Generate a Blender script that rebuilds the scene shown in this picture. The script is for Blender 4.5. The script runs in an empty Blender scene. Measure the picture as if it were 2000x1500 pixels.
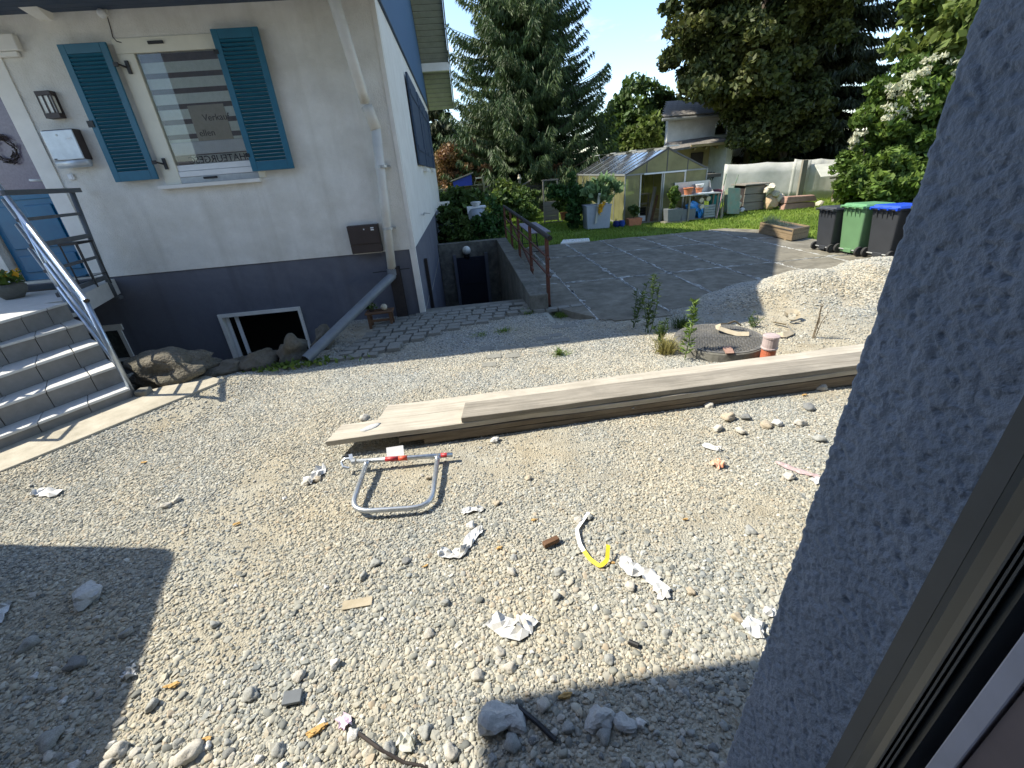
import bpy, bmesh, math, random
import numpy as np
from mathutils import Vector, Matrix, Quaternion, noise as mnoise

random.seed(7)
rng = np.random.default_rng(7)
SC = bpy.context.scene
COL = SC.collection

# ---------------------------------------------------------------- camera, world, sun
FPX, W0, H0 = 850.0, 2000.0, 1500.0
YAW, PITCH, ROLL = math.radians(4.37), math.radians(26.16), math.radians(-4.66)
CAM = np.array([0.0, 0.0, 2.25])
_f = np.array([math.sin(YAW) * math.cos(PITCH), math.cos(YAW) * math.cos(PITCH), -math.sin(PITCH)])
_r = np.array([math.cos(YAW), -math.sin(YAW), 0.0])
_u = np.cross(_r, _f)
_r, _u = math.cos(ROLL) * _r + math.sin(ROLL) * _u, -math.sin(ROLL) * _r + math.cos(ROLL) * _u
cam_d = bpy.data.cameras.new('camera')
cam = bpy.data.objects.new('camera', cam_d)
COL.objects.link(cam)
M = Matrix.Identity(4)
for i in range(3):
    M[i][0], M[i][1], M[i][2], M[i][3] = _r[i], _u[i], -_f[i], CAM[i]
cam.matrix_world = M
cam_d.sensor_width = 36.0
cam_d.lens = 36.0 * FPX / W0
cam_d.clip_start = 0.02
cam_d.clip_end = 500
SC.camera = cam

SX, SY = 0.85, -0.17                      # shadow offset on the ground per metre of height
SUN_TO = Vector((-SX, -SY, 1.0)).normalized()
world = bpy.data.worlds.new('World')
SC.world = world
world.use_nodes = True
wn, wl = world.node_tree.nodes, world.node_tree.links
wn.clear()
w_out = wn.new('ShaderNodeOutputWorld')
w_bg = wn.new('ShaderNodeBackground')
w_sky = wn.new('ShaderNodeTexSky')
w_sky.sky_type = 'NISHITA'
w_sky.sun_disc = False
w_sky.sun_elevation = math.asin(SUN_TO.z)
w_sky.sun_rotation = math.atan2(SUN_TO.x, SUN_TO.y)
w_sky.altitude = 300
w_sky.air_density = 1.0
w_sky.dust_density = 0.4
w_sky.ozone_density = 1.6
w_bg.inputs[1].default_value = 0.145
# thin summer clouds, low in the sky all round
w_tc = wn.new('ShaderNodeTexCoord')
w_map = wn.new('ShaderNodeMapping')
w_map.inputs['Scale'].default_value = (1.0, 1.0, 3.2)
w_no = wn.new('ShaderNodeTexNoise')
w_no.inputs['Scale'].default_value = 2.6
w_no.inputs['Detail'].default_value = 8
w_no.inputs['Roughness'].default_value = 0.6
w_rp = wn.new('ShaderNodeValToRGB')
w_rp.color_ramp.elements[0].position = 0.54
w_rp.color_ramp.elements[0].color = (0, 0, 0, 1)
w_rp.color_ramp.elements[1].position = 0.78
w_rp.color_ramp.elements[1].color = (0.6, 0.6, 0.6, 1)
w_mix = wn.new('ShaderNodeMix')
w_mix.data_type = 'RGBA'
w_mix.inputs['B'].default_value = (7.5, 7.8, 8.2, 1)
wl.new(w_tc.outputs['Generated'], w_map.inputs['Vector'])
wl.new(w_map.outputs[0], w_no.inputs['Vector'])
wl.new(w_no.outputs[0], w_rp.inputs[0])
wl.new(w_rp.outputs[0], w_mix.inputs['Factor'])
wl.new(w_sky.outputs[0], w_mix.inputs['A'])
wl.new(w_mix.outputs['Result'], w_bg.inputs[0])
wl.new(w_bg.outputs[0], w_out.inputs[0])

sun_d = bpy.data.lights.new('sun', 'SUN')
sun_d.energy = 3.8
sun_d.angle = math.radians(0.53)
sun_d.color = (1.0, 0.93, 0.79)
sun = bpy.data.objects.new('sun', sun_d)
COL.objects.link(sun)
sun.rotation_euler = (-SUN_TO).to_track_quat('-Z', 'Y').to_euler()
sun.location = (-10, 4, 14)

vs = SC.view_settings
vs.view_transform = 'Standard'
vs.look = 'None'
vs.gamma = 1
vs.use_curve_mapping = False
vs.exposure = 1.18

# ---------------------------------------------------------------- photo rays -> real surfaces
def _ray(x, y):
    return (x - 1000) / FPX * _r - (y - 750) / FPX * _u + _f
def G(x, y, z=0.0):
    d = _ray(x, y); return CAM + d * ((z - CAM[2]) / d[2])
def FY(x, y, Y):
    d = _ray(x, y); return CAM + d * ((Y - CAM[1]) / d[1])
def FX(x, y, X):
    d = _ray(x, y); return CAM + d * ((X - CAM[0]) / d[0])

# ---------------------------------------------------------------- materials
def S(r, g, b):
    f = lambda c: (c / 255 / 12.92) if c / 255 <= 0.04045 else ((c / 255 + 0.055) / 1.055) ** 2.4
    return (f(r), f(g), f(b))
def L4(c, k=1.0):
    return (min(c[0] * k, 1), min(c[1] * k, 1), min(c[2] * k, 1), 1)
def mat(name, c1, c2=None, rough=0.75, scale=8, bump=0.0, bscale=80, bdist=0.01, metal=0.0, spec=0.5, stretch=(1, 1, 1),
        stain=None, samt=0.5, sscale=1.3, streak=None, island=0.0, trans=0.0, var=0.12, rot=(0, 0, 0), bstretch=None, coat=0.0):
    m = bpy.data.materials.new(name)
    m.use_nodes = True
    n, l = m.node_tree.nodes, m.node_tree.links
    b = n['Principled BSDF']
    out = n['Material Output']
    b.inputs['Roughness'].default_value = rough
    b.inputs['Metallic'].default_value = metal
    b.inputs['Specular IOR Level'].default_value = spec
    if coat: b.inputs['Coat Weight'].default_value = coat
    tc = n.new('ShaderNodeTexCoord')
    mp = n.new('ShaderNodeMapping')
    mp.inputs['Scale'].default_value = stretch
    mp.inputs['Rotation'].default_value = rot
    l.new(tc.outputs['Object'], mp.inputs[0])
    no = n.new('ShaderNodeTexNoise')
    no.inputs['Scale'].default_value = scale
    no.inputs['Detail'].default_value = 7
    no.inputs['Roughness'].default_value = 0.62
    l.new(mp.outputs[0], no.inputs[0])
    rp = n.new('ShaderNodeValToRGB')
    rp.color_ramp.elements[0].position = 0.32
    rp.color_ramp.elements[1].position = 0.68
    if c2 is None:
        rp.color_ramp.elements[0].color = L4(c1, 1 - var)
        rp.color_ramp.elements[1].color = L4(c1, 1 + var)
    else:
        rp.color_ramp.elements[0].color = L4(c1)
        rp.color_ramp.elements[1].color = L4(c2)
    l.new(no.outputs[0], rp.inputs[0])
    col = rp.outputs[0]
    if stain:
        n2 = n.new('ShaderNodeTexNoise')
        n2.inputs['Scale'].default_value = sscale
        n2.inputs['Detail'].default_value = 9
        n2.inputs['Roughness'].default_value = 0.68
        l.new(tc.outputs['Object'], n2.inputs[0])
        r2 = n.new('ShaderNodeValToRGB')
        r2.color_ramp.elements[0].position = 0.45
        r2.color_ramp.elements[0].color = (0, 0, 0, 1)
        r2.color_ramp.elements[1].position = 0.72
        r2.color_ramp.elements[1].color = (samt, samt, samt, 1)
        l.new(n2.outputs[0], r2.inputs[0])
        mx = n.new('ShaderNodeMix'); mx.data_type = 'RGBA'
        mx.inputs['B'].default_value = L4(stain)
        l.new(r2.outputs[0], mx.inputs['Factor'])
        l.new(col, mx.inputs['A'])
        col = mx.outputs['Result']
    if streak:
        m4 = n.new('ShaderNodeMapping'); m4.inputs['Scale'].default_value = (5.5, 5.5, .35)
        l.new(tc.outputs['Object'], m4.inputs[0])
        n4 = n.new('ShaderNodeTexNoise'); n4.inputs['Scale'].default_value = 1.0; n4.inputs['Detail'].default_value = 6
        l.new(m4.outputs[0], n4.inputs[0])
        r4 = n.new('ShaderNodeValToRGB')
        r4.color_ramp.elements[0].position = .52; r4.color_ramp.elements[0].color = (0, 0, 0, 1)
        r4.color_ramp.elements[1].position = .75; r4.color_ramp.elements[1].color = (.36, .36, .36, 1)
        l.new(n4.outputs[0], r4.inputs[0])
        mx4 = n.new('ShaderNodeMix'); mx4.data_type = 'RGBA'; mx4.inputs['B'].default_value = L4(streak)
        l.new(r4.outputs[0], mx4.inputs['Factor']); l.new(col, mx4.inputs['A']); col = mx4.outputs['Result']
    if island:
        ge = n.new('ShaderNodeNewGeometry')
        hs = n.new('ShaderNodeHueSaturation')
        ma = n.new('ShaderNodeMapRange')
        ma.inputs['To Min'].default_value = 1 - island
        ma.inputs['To Max'].default_value = 1 + island
        l.new(ge.outputs['Random Per Island'], ma.inputs[0])
        l.new(ma.outputs[0], hs.inputs['Value'])
        l.new(col, hs.inputs['Color'])
        col = hs.outputs[0]
    l.new(col, b.inputs['Base Color'])
    if bump:
        n3 = n.new('ShaderNodeTexNoise')
        n3.inputs['Scale'].default_value = bscale
        n3.inputs['Detail'].default_value = 4
        src = tc.outputs['Object']
        if bstretch:
            mp2 = n.new('ShaderNodeMapping'); mp2.inputs['Scale'].default_value = bstretch
            l.new(src, mp2.inputs[0]); src = mp2.outputs[0]
        l.new(src, n3.inputs[0])
        bm = n.new('ShaderNodeBump')
        bm.inputs['Strength'].default_value = bump
        bm.inputs['Distance'].default_value = bdist
        l.new(n3.outputs[0], bm.inputs['Height'])
        l.new(bm.outputs[0], b.inputs['Normal'])
    if trans:
        t = n.new('ShaderNodeBsdfTranslucent')
        l.new(col, t.inputs[0])
        ms = n.new('ShaderNodeMixShader')
        ms.inputs[0].default_value = trans
        l.new(b.outputs[0], ms.inputs[1])
        l.new(t.outputs[0], ms.inputs[2])
        l.new(ms.outputs[0], out.inputs[0])
    return m
def glassmat(name, tint=(0.9, 0.95, 0.95), refl=1.5, rough=0.0, cloudy=0.0, ccol=(0.6, 0.6, 0.45)):
    m = bpy.data.materials.new(name); m.use_nodes = True
    n, l = m.node_tree.nodes, m.node_tree.links
    n.clear()
    out = n.new('ShaderNodeOutputMaterial')
    tr = n.new('ShaderNodeBsdfTransparent'); tr.inputs[0].default_value = (*tint, 1)
    gl = n.new('ShaderNodeBsdfGlossy'); gl.inputs['Roughness'].default_value = rough
    fr = n.new('ShaderNodeFresnel'); fr.inputs[0].default_value = refl
    mx = n.new('ShaderNodeMixShader')
    base = tr.outputs[0]
    if cloudy:
        df = n.new('ShaderNodeBsdfDiffuse')
        tl = n.new('ShaderNodeBsdfTranslucent')
        tc = n.new('ShaderNodeTexCoord')
        no = n.new('ShaderNodeTexNoise'); no.inputs['Scale'].default_value = 2.5; no.inputs['Detail'].default_value = 6
        rp = n.new('ShaderNodeValToRGB')
        rp.color_ramp.elements[0].position = .3; rp.color_ramp.elements[1].position = .7
        rp.color_ramp.elements[0].color = L4(ccol, .75); rp.color_ramp.elements[1].color = L4(ccol, 1.15)
        l.new(tc.outputs['Object'], no.inputs[0]); l.new(no.outputs[0], rp.inputs[0])
        l.new(rp.outputs[0], df.inputs[0]); l.new(rp.outputs[0], tl.inputs[0])
        a = n.new('ShaderNodeMixShader'); a.inputs[0].default_value = .45
        l.new(df.outputs[0], a.inputs[1]); l.new(tl.outputs[0], a.inputs[2])
        b = n.new('ShaderNodeMixShader'); b.inputs[0].default_value = cloudy
        l.new(tr.outputs[0], b.inputs[1]); l.new(a.outputs[0], b.inputs[2])
        base = b.outputs[0]
    l.new(fr.outputs[0], mx.inputs[0]); l.new(base, mx.inputs[1]); l.new(gl.outputs[0], mx.inputs[2])
    l.new(mx.outputs[0], out.inputs[0])
    return m

m_plaster = mat('wall_plaster', (.70, .68, .62), (.80, .78, .72), rough=.95, scale=3, bump=.8, bscale=48, bdist=.014, stain=(.56, .53, .45), samt=.6, sscale=1.4, spec=.2, streak=(.50, .47, .40))
m_trim = mat('white_trim', (.78, .76, .70), rough=.6, scale=4, var=.05, stain=(.5, .46, .38), samt=.3)
m_cream = mat('cream_frame', (.74, .71, .58), rough=.45, scale=5, var=.05)
m_plinth = mat('plinth_paint', (.125, .132, .16), (.155, .162, .19), rough=.8, scale=2.5, bump=.25, bscale=60, stain=(.07, .075, .10), samt=.5, sscale=1.2, spec=.3, streak=(.085, .085, .09))
m_shutter = mat('teal_paint', (.012, .115, .185), (.018, .14, .22), rough=.45, scale=6, stain=(.02, .10, .17), samt=.4)
m_navy = mat('navy_paint', (.03, .055, .10), rough=.6, scale=6)
m_door = mat('door_blue', (.004, .115, .235), (.006, .145, .28), rough=.35, scale=5)
m_siding = mat('siding_blue', (.04, .10, .20), (.05, .125, .24), rough=.6, scale=4, stretch=(1, 6, .4))
m_soffit = mat('soffit_grey', (.26, .27, .215), (.32, .33, .27), rough=.7, scale=5)
m_tile = mat('roof_tile', (.10, .075, .065), (.15, .12, .10), rough=.9, scale=6, bump=.6, bscale=14, bdist=.05)
m_zinc = mat('downpipe_white', (.58, .56, .50), (.66, .64, .58), rough=.55, scale=5, stain=(.46, .40, .28), samt=.4, sscale=1.6)
m_pvc = mat('grey_pvc', (.15, .17, .19), rough=.45, scale=8)
m_brown = mat('brown_metal', (.040, .028, .026), rough=.5, scale=5)
m_black = mat('black_metal', (.012, .012, .013), rough=.5, scale=5)
m_rust = mat('rusty_steel', (.10, .035, .022), (.16, .06, .035), rough=.85, scale=22, stain=(.05, .03, .03), samt=.7, sscale=6)
m_darksteel = mat('dark_steel', (.018, .015, .015), (.04, .03, .026), rough=.8, scale=14)
m_galv = mat('galvanised', (.40, .43, .46), (.55, .58, .60), rough=.38, metal=.75, scale=30)
m_steelrail = mat('rail_steel', (.34, .40, .48), (.44, .50, .57), rough=.33, metal=.8, scale=14)
m_guard = mat('guard_paint', (.085, .095, .105), rough=.5, scale=10)
m_concrete = mat('concrete', (.14, .127, .098), (.26, .24, .19), rough=.95, scale=4, bump=.5, bscale=40, stain=(.085, .078, .062), samt=.75, sscale=1.1, spec=.2)
m_lime = mat('lime_joint', (.62, .62, .58), (.16, .16, .15), rough=1, scale=9, spec=.1)
m_wallconc = mat('weathered_concrete', (.13, .125, .11), (.26, .25, .215), rough=.95, scale=7, bump=.5, bscale=30, stain=(.055, .06, .045), samt=.8, sscale=1.8, spec=.2)
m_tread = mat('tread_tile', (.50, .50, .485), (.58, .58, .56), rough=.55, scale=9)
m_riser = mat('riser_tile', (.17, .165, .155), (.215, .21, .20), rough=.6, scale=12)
m_grout = mat('grout', (.05, .05, .05), rough=.95)
m_paver = mat('concrete_paver', (.20, .195, .17), (.29, .285, .25), rough=.95, scale=13, bump=.5, bscale=50, spec=.2)
m_pathslab = mat('path_slab', (.36, .33, .26), (.46, .42, .34), rough=.95, scale=7, bump=.3, bscale=40, stain=(.2, .18, .13), samt=.7, sscale=2.2, stretch=(1, 1, 1))
m_rock = mat('boulder', (.10, .088, .065), (.20, .18, .145), rough=.95, scale=6, bump=.9, bscale=16, bdist=.03, stain=(.06, .065, .035), samt=.6, sscale=3)
m_sandstone = mat('sandstone', (.40, .28, .15), (.52, .40, .26), rough=.95, scale=6, bump=.7, bscale=20, bdist=.02)
m_redstone = mat('red_sandstone', (.28, .16, .12), (.38, .24, .18), rough=.95, scale=6, bump=.6, bscale=20, bdist=.02)
m_palestone = mat('pale_stone', (.45, .40, .30), (.60, .55, .44), rough=.95, scale=6, bump=.6, bscale=20, bdist=.02)
m_lump = mat('mortar_lump', (.46, .47, .46), (.62, .62, .60), rough=.95, scale=8, bump=.7, bscale=30)
def wood(name, a, b, along='x', st=None, sc=5, bump=.35):
    s = {'x': (.35, 7, 7), 'y': (7, .35, 7), 'z': (7, 7, .35)}[along]
    return mat(name, a, b, rough=.85, scale=sc, stretch=s, bump=bump, bscale=9, bstretch=tuple(k * 2 for k in s), bdist=.008, stain=st, samt=.55, sscale=2.5, spec=.25)
m_plankA = wood('plank_grey', (.20, .18, .145), (.34, .31, .26), st=(.13, .12, .10), sc=5)
m_plankB = wood('plank_pale', (.36, .325, .265), (.52, .48, .40), st=(.25, .22, .18), sc=5)
m_plankC = wood('plank_dark', (.13, .105, .075), (.24, .195, .14), st=(.07, .06, .05))
m_boxwood = wood('planter_wood', (.17, .125, .075), (.27, .20, .12), 'y')
m_greywood = wood('grey_wood', (.16, .145, .12), (.26, .24, .20), 'x')
m_greywoodz = wood('grey_wood_upright', (.18, .165, .13), (.29, .265, .215), 'z')
m_fence = wood('fence_wood', (.055, .05, .04), (.10, .092, .075), 'x')
m_brownwood = wood('brown_wood', (.11, .06, .035), (.19, .11, .065), 'x')
m_rough = mat('blue_rough_render', (.215, .255, .315), (.27, .31, .37), rough=.95, scale=7, bump=.8, bscale=150, bdist=.005, spec=.2, stain=(.20, .235, .28), samt=.5, sscale=4)
m_strip = mat('frame_bead', (.085, .092, .092), rough=.5)
m_framedark = mat('window_profile_dark', (.035, .045, .047), rough=.35)
m_framelight = mat('window_profile_light', (.40, .42, .50), rough=.4)
m_interior = mat('interior_wall', (.25, .2, .19), rough=.9)
m_paper = mat('paper_white', (.78, .79, .80), rough=.8, scale=9, var=.06)
m_scrap = mat('paper_scrap', (.50, .51, .51), (.66, .67, .68), rough=.85, scale=14, stain=(.46, .43, .36), samt=.6, sscale=9)
m_card = mat('cardboard', (.46, .40, .30), (.54, .47, .36), rough=.9, scale=12)
m_ink = mat('ink', (.02, .02, .02), rough=.8)
m_yellow = mat('yellow_strap', (.75, .58, .03), rough=.6)
m_orange = mat('orange_crumb', (.42, .25, .09), (.55, .36, .13), rough=.9, scale=20)
m_beltbeige = mat('belt_beige', (.34, .29, .20), (.44, .38, .28), rough=.9, scale=20)
m_redpaint = mat('red_paint', (.38, .03, .035), rough=.45, scale=20)
m_redtape = mat('red_tape', (.62, .09, .04), rough=.5, scale=30)
m_manhole = mat('manhole_plastic', (.075, .075, .073), (.14, .138, .13), rough=.85, scale=18, bump=.8, bscale=90, bdist=.01, stain=(.24, .22, .18), samt=.5, sscale=3)
m_orpipe = mat('orange_pvc', (.48, .14, .07), rough=.5, scale=10)
m_collar = mat('pipe_collar', (.36, .28, .27), (.48, .40, .38), rough=.6, scale=14)
m_bing = mat('bin_green', (.12, .235, .115), rough=.45, scale=4, var=.06)
m_bingl = mat('bin_green_lid', (.11, .27, .12), rough=.4, scale=4, var=.06)
m_bind = mat('bin_charcoal', (.034, .037, .043), rough=.5, scale=4, var=.1)
m_binb = mat('bin_blue_lid', (.01, .06, .48), rough=.4, scale=4, var=.06)
m_binol = mat('bin_olive_lid', (.04, .06, .045), rough=.5, scale=4)
m_tyre = mat('tyre', (.03, .03, .03), rough=.8)
m_aluframe = mat('greenhouse_frame', (.24, .25, .24), rough=.5, metal=.3)
m_alu = mat('aluminium', (.42, .43, .42), rough=.45, metal=.5, scale=14)
m_aludark = mat('aluminium_dark', (.07, .07, .07), rough=.5)
m_poly = glassmat('polycarbonate', (.80, .82, .70), 1.35, .15, .55, (.50, .49, .25))
m_polyroof = glassmat('polycarbonate_roof', (.7, .72, .68), 1.28, .2, .72, (.38, .38, .29))
m_glass = glassmat('window_glass', (.98, .99, .98), 1.5)
m_frost = mat('frosted_glass', (.16, .14, .19), (.22, .19, .25), rough=.25, scale=30)
m_lampglass = mat('lamp_glass', (.75, .74, .66), rough=.25)
m_blackglass = glassmat('cellar_glass', (.25, .27, .28), 1.5)
m_white = mat('white_plastic', (.72, .73, .72), rough=.45, var=.04)
m_offwhite = mat('tarp_white', (.70, .71, .66), (.82, .82, .77), rough=.7, scale=3, stain=(.50, .52, .42), samt=.4, sscale=2, trans=.5)
m_mailbox = mat('mailbox_silver', (.50, .55, .60), rough=.35, metal=.3)
m_greyplant = mat('planter_grey', (.30, .34, .40), (.37, .41, .46), rough=.6, scale=4)
m_slate = mat('planter_slate', (.12, .135, .15), rough=.6)
m_terra = mat('terracotta', (.42, .15, .07), (.52, .20, .10), rough=.85, scale=10)
m_bluetarp = mat('blue_plastic', (.02, .17, .50), (.04, .25, .60), rough=.35, scale=6)
m_darkblue = mat('dark_blue_glaze', (.01, .02, .14), rough=.25)
m_barrow = mat('barrow_green', (.13, .24, .17), (.22, .30, .22), rough=.6, scale=8, stain=(.28, .14, .07), samt=.6, sscale=4)
m_rustpan = mat('rust_pan', (.34, .14, .06), (.42, .2, .1), rough=.8, scale=10)
m_ash = mat('ash_wall', (.62, .61, .54), (.74, .73, .66), rough=.95, scale=2, stain=(.40, .38, .32), samt=.6)
m_oldroof = mat('old_roof', (.12, .11, .10), (.22, .205, .185), rough=.95, scale=7, bump=.8, bscale=9, bdist=.06)
m_yellowwood = wood('yellow_wood', (.30, .21, .09), (.42, .32, .16), 'y')
def leafm(name, a, b, isl=.4, tr=.28, sc=.6):
    return mat(name, a, b, rough=.6, scale=sc, island=isl, trans=tr, spec=.35)
m_spruce = leafm('spruce_needles', (.032, .060, .018), (.075, .115, .032), .45, .15)
m_spruce2 = leafm('spruce_needles_olive', (.032, .045, .017), (.065, .075, .030), .45, .12)
m_maple = leafm('maple_leaves', (.035, .055, .014), (.105, .110, .024), .5, .22)
m_hedge = leafm('hedge_leaves', (.055, .11, .018), (.13, .19, .03), .45, .3)
m_bright = leafm('bright_leaves', (.075, .12, .02), (.15, .19, .04), .45, .35)
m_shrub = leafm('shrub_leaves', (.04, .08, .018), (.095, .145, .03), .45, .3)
m_vine = leafm('vine_leaves', (.03, .085, .02), (.065, .14, .034), .45, .25)
m_zuc = leafm('courgette_leaves', (.14, .24, .09), (.24, .33, .16), .4, .35)
m_redleaf = leafm('red_maple_leaves', (.17, .06, .028), (.22, .16, .055), .45, .25, 1.2)
m_flower = leafm('white_blossom', (.50, .50, .34), (.66, .65, .50), .2, .3)
m_yflower = leafm('yellow_blossom', (.70, .34, .02), (.8, .5, .04), .2, .3)
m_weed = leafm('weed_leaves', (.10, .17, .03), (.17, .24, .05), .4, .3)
m_drygrass = leafm('dry_grass', (.24, .22, .07), (.34, .30, .11), .3, .3)
m_lav = leafm('lavender_leaves', (.09, .13, .09), (.14, .18, .12), .3, .2)
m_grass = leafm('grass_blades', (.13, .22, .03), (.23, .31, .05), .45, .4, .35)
m_lawnsoil = mat('lawn_turf', (.10, .17, .025), (.17, .23, .045), rough=1, scale=2.2, bump=.8, bscale=40, bdist=.03, stain=(.16, .14, .05), samt=.5, sscale=.8, spec=.1)
m_bark = mat('bark', (.05, .038, .028), (.10, .08, .06), rough=.95, scale=6, stretch=(4, 4, .6), bump=.7, bscale=18)
m_twig = mat('dry_twig', (.20, .16, .11), rough=.9)

# ---------------------------------------------------------------- mesh helpers
ORG = {}
def fast_mesh(name, v, f, smooth=False, attrs=None):
    v = np.asarray(v, np.float32).reshape(-1, 3)
    me = bpy.data.meshes.new(name)
    if isinstance(f, np.ndarray):
        k = f.shape[1]; nf = f.shape[0]
        me.vertices.add(len(v)); me.vertices.foreach_set('co', v.ravel())
        me.loops.add(nf * k); me.loops.foreach_set('vertex_index', f.astype(np.int32).ravel())
        me.polygons.add(nf)
        me.polygons.foreach_set('loop_start', np.arange(0, nf * k, k, dtype=np.int32))
        me.update(calc_edges=True)
        me.validate()
    else:
        me.from_pydata([tuple(map(float, p)) for p in v], [], f)
        me.update()
    if smooth:
        me.polygons.foreach_set('use_smooth', np.ones(len(me.polygons), dtype=bool))
    return me
class MB:
    def __init__(s): s.v = []; s.f = []
    def add(s, v, f):
        b = len(s.v)
        s.v += [tuple(map(float, p)) for p in v]
        s.f += [tuple(i + b for i in q) for q in f]
        return s
    def hexa(s, p):           # 8 corners: bottom 0-3 ccw, top 4-7
        return s.add(p, [(3, 2, 1, 0), (4, 5, 6, 7), (0, 1, 5, 4), (1, 2, 6, 5), (2, 3, 7, 6), (3, 0, 4, 7)])
    def box(s, a, b):
        x0, y0, z0 = a; x1, y1, z1 = b
        return s.hexa([(x0, y0, z0), (x1, y0, z0), (x1, y1, z0), (x0, y1, z0), (x0, y0, z1), (x1, y0, z1), (x1, y1, z1), (x0, y1, z1)])
    def rbox(s, c, size, R):
        h = np.array(size) / 2
        pts = [(-1, -1, -1), (1, -1, -1), (1, 1, -1), (-1, 1, -1), (-1, -1, 1), (1, -1, 1), (1, 1, 1), (-1, 1, 1)]
        R = np.array(R)
        return s.hexa([np.array(c) + R @ (np.array(p) * h) for p in pts])
    def beam(s, a, b, w, h, up=(0, 0, 1)):
        a = np.array(a, float); b = np.array(b, float); d = b - a; L = np.linalg.norm(d); d /= L
        up = np.array(up, float)
        if abs(d @ up) > .95: up = np.array([0, 1., 0])
        y = np.cross(up, d); y /= np.linalg.norm(y); z = np.cross(d, y)
        return s.rbox((a + b) / 2, (L, w, h), np.stack([d, y, z], 1))
    def prism(s, poly, z0, z1):
        n = len(poly)
        a = sum(poly[i][0] * poly[(i + 1) % n][1] - poly[(i + 1) % n][0] * poly[i][1] for i in range(n))
        if a < 0: poly = poly[::-1]
        zz0 = z0 if hasattr(z0, '__len__') else [z0] * n
        zz1 = z1 if hasattr(z1, '__len__') else [z1] * n
        v = [(p[0], p[1], zz0[i]) for i, p in enumerate(poly)] + [(p[0], p[1], zz1[i]) for i, p in enumerate(poly)]
        return s.add(v, [tuple(range(n - 1, -1, -1)), tuple(range(n, 2 * n))] + [(i, (i + 1) % n, n + (i + 1) % n, n + i) for i in range(n)])
    def tube(s, pts, r, n=8, cap=True, flat=1.0):
        pts = [np.array(p, float) for p in pts]
        rr = r if hasattr(r, '__len__') else [r] * len(pts)
        b = len(s.v); ref = None
        for i, p in enumerate(pts):
            t = pts[min(i + 1, len(pts) - 1)] - pts[max(i - 1, 0)]
            t /= (np.linalg.norm(t) + 1e-9)
            if ref is None:
                ref = np.array([0, 0, 1.]) if abs(t[2]) < .9 else np.array([0, 1., 0])
            x = np.cross(ref, t); x /= (np.linalg.norm(x) + 1e-9); y = np.cross(t, x); ref = y
            for k in range(n):
                a = 2 * math.pi * k / n
                s.v.append(tuple(p + rr[i] * (math.cos(a) * x + flat * math.sin(a) * y)))
        for i in range(len(pts) - 1):
            for k in range(n):
                k2 = (k + 1) % n
                s.f.append((b + i * n + k, b + i * n + k2, b + (i + 1) * n + k2, b + (i + 1) * n + k))
        if cap:
            s.f.append(tuple(b + k for k in range(n - 1, -1, -1)))
            e = b + (len(pts) - 1) * n
            s.f.append(tuple(e + k for k in range(n)))
        return s
    def lathe(s, prof, c=(0, 0, 0), n=16):
        b = len(s.v)
        for r, z in prof:
            for k in range(n):
                a = 2 * math.pi * k / n
                s.v.append((c[0] + r * math.cos(a), c[1] + r * math.sin(a), c[2] + z))
        for i in range(len(prof) - 1):
            for k in range(n):
                k2 = (k + 1) % n
                s.f.append((b + i * n + k, b + i * n + k2, b + (i + 1) * n + k2, b + (i + 1) * n + k))
        s.f.append(tuple(b + k for k in range(n - 1, -1, -1)))
        e = b + (len(prof) - 1) * n
        s.f.append(tuple(e + k for k in range(n)))
        return s
    def ball(s, c, r, n=12):
        r3 = r if hasattr(r, '__len__') else (r, r, r)
        m = n // 2
        prof = [(max(math.sin(math.pi * i / m), .02), -math.cos(math.pi * i / m)) for i in range(m + 1)]
        b = len(s.v); s.lathe(prof, (0, 0, 0), n)
        for i in range(b, len(s.v)):
            p = s.v[i]; s.v[i] = (c[0] + p[0] * r3[0], c[1] + p[1] * r3[1], c[2] + p[2] * r3[2])
        return s
def place(o, parent, kind=None):
    COL.objects.link(o)
    if parent is not None: o.parent = parent
    if kind: o['kind'] = kind
    return o
def build(mb, name, m, parent=None, smooth=False, bevel=0.0, base=None, label=None, kind=None, local=False):
    """one mesh object; vertices are in world metres unless local"""
    org = np.zeros(3)
    if parent is not None: org = ORG.get(parent.name, np.zeros(3))
    elif base is not None: org = np.array(base, float)
    v = np.array(mb.v, float)
    if not local: v = v - org
    me = fast_mesh(name, v, mb.f, smooth)
    me.materials.append(m)
    o = bpy.data.objects.new(name, me)
    if parent is None and base is not None: o.location = base
    place(o, parent, kind)
    ORG[o.name] = org
    if label: o['label'] = label
    if bevel:
        b = o.modifiers.new('bevel', 'BEVEL'); b.width = bevel; b.segments = 2; b.limit_method = 'ANGLE'
    return o
def tag(o, label, cat, group=None):
    o['label'] = label; o['category'] = cat
    if group: o['group'] = group
    return o
def thing(name, label, cat, base=(0, 0, 0), group=None, rotz=0.0):
    o = bpy.data.objects.new(name, None)
    o.empty_display_size = .1
    o.location = base; o.rotation_euler = (0, 0, rotz)
    COL.objects.link(o)
    ORG[o.name] = np.array(base, float)
    return tag(o, label, cat, group)
def copy_tree(o, parent=None):
    c = o.copy(); COL.objects.link(c)
    if parent is not None: c.parent = parent
    for ch in list(o.children): copy_tree(ch, c)
    return c
def bx(name, m, a, b, parent, bevel=0.0, **k):
    return build(MB().box(a, b), name, m, parent, bevel=bevel, **k)
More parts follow.
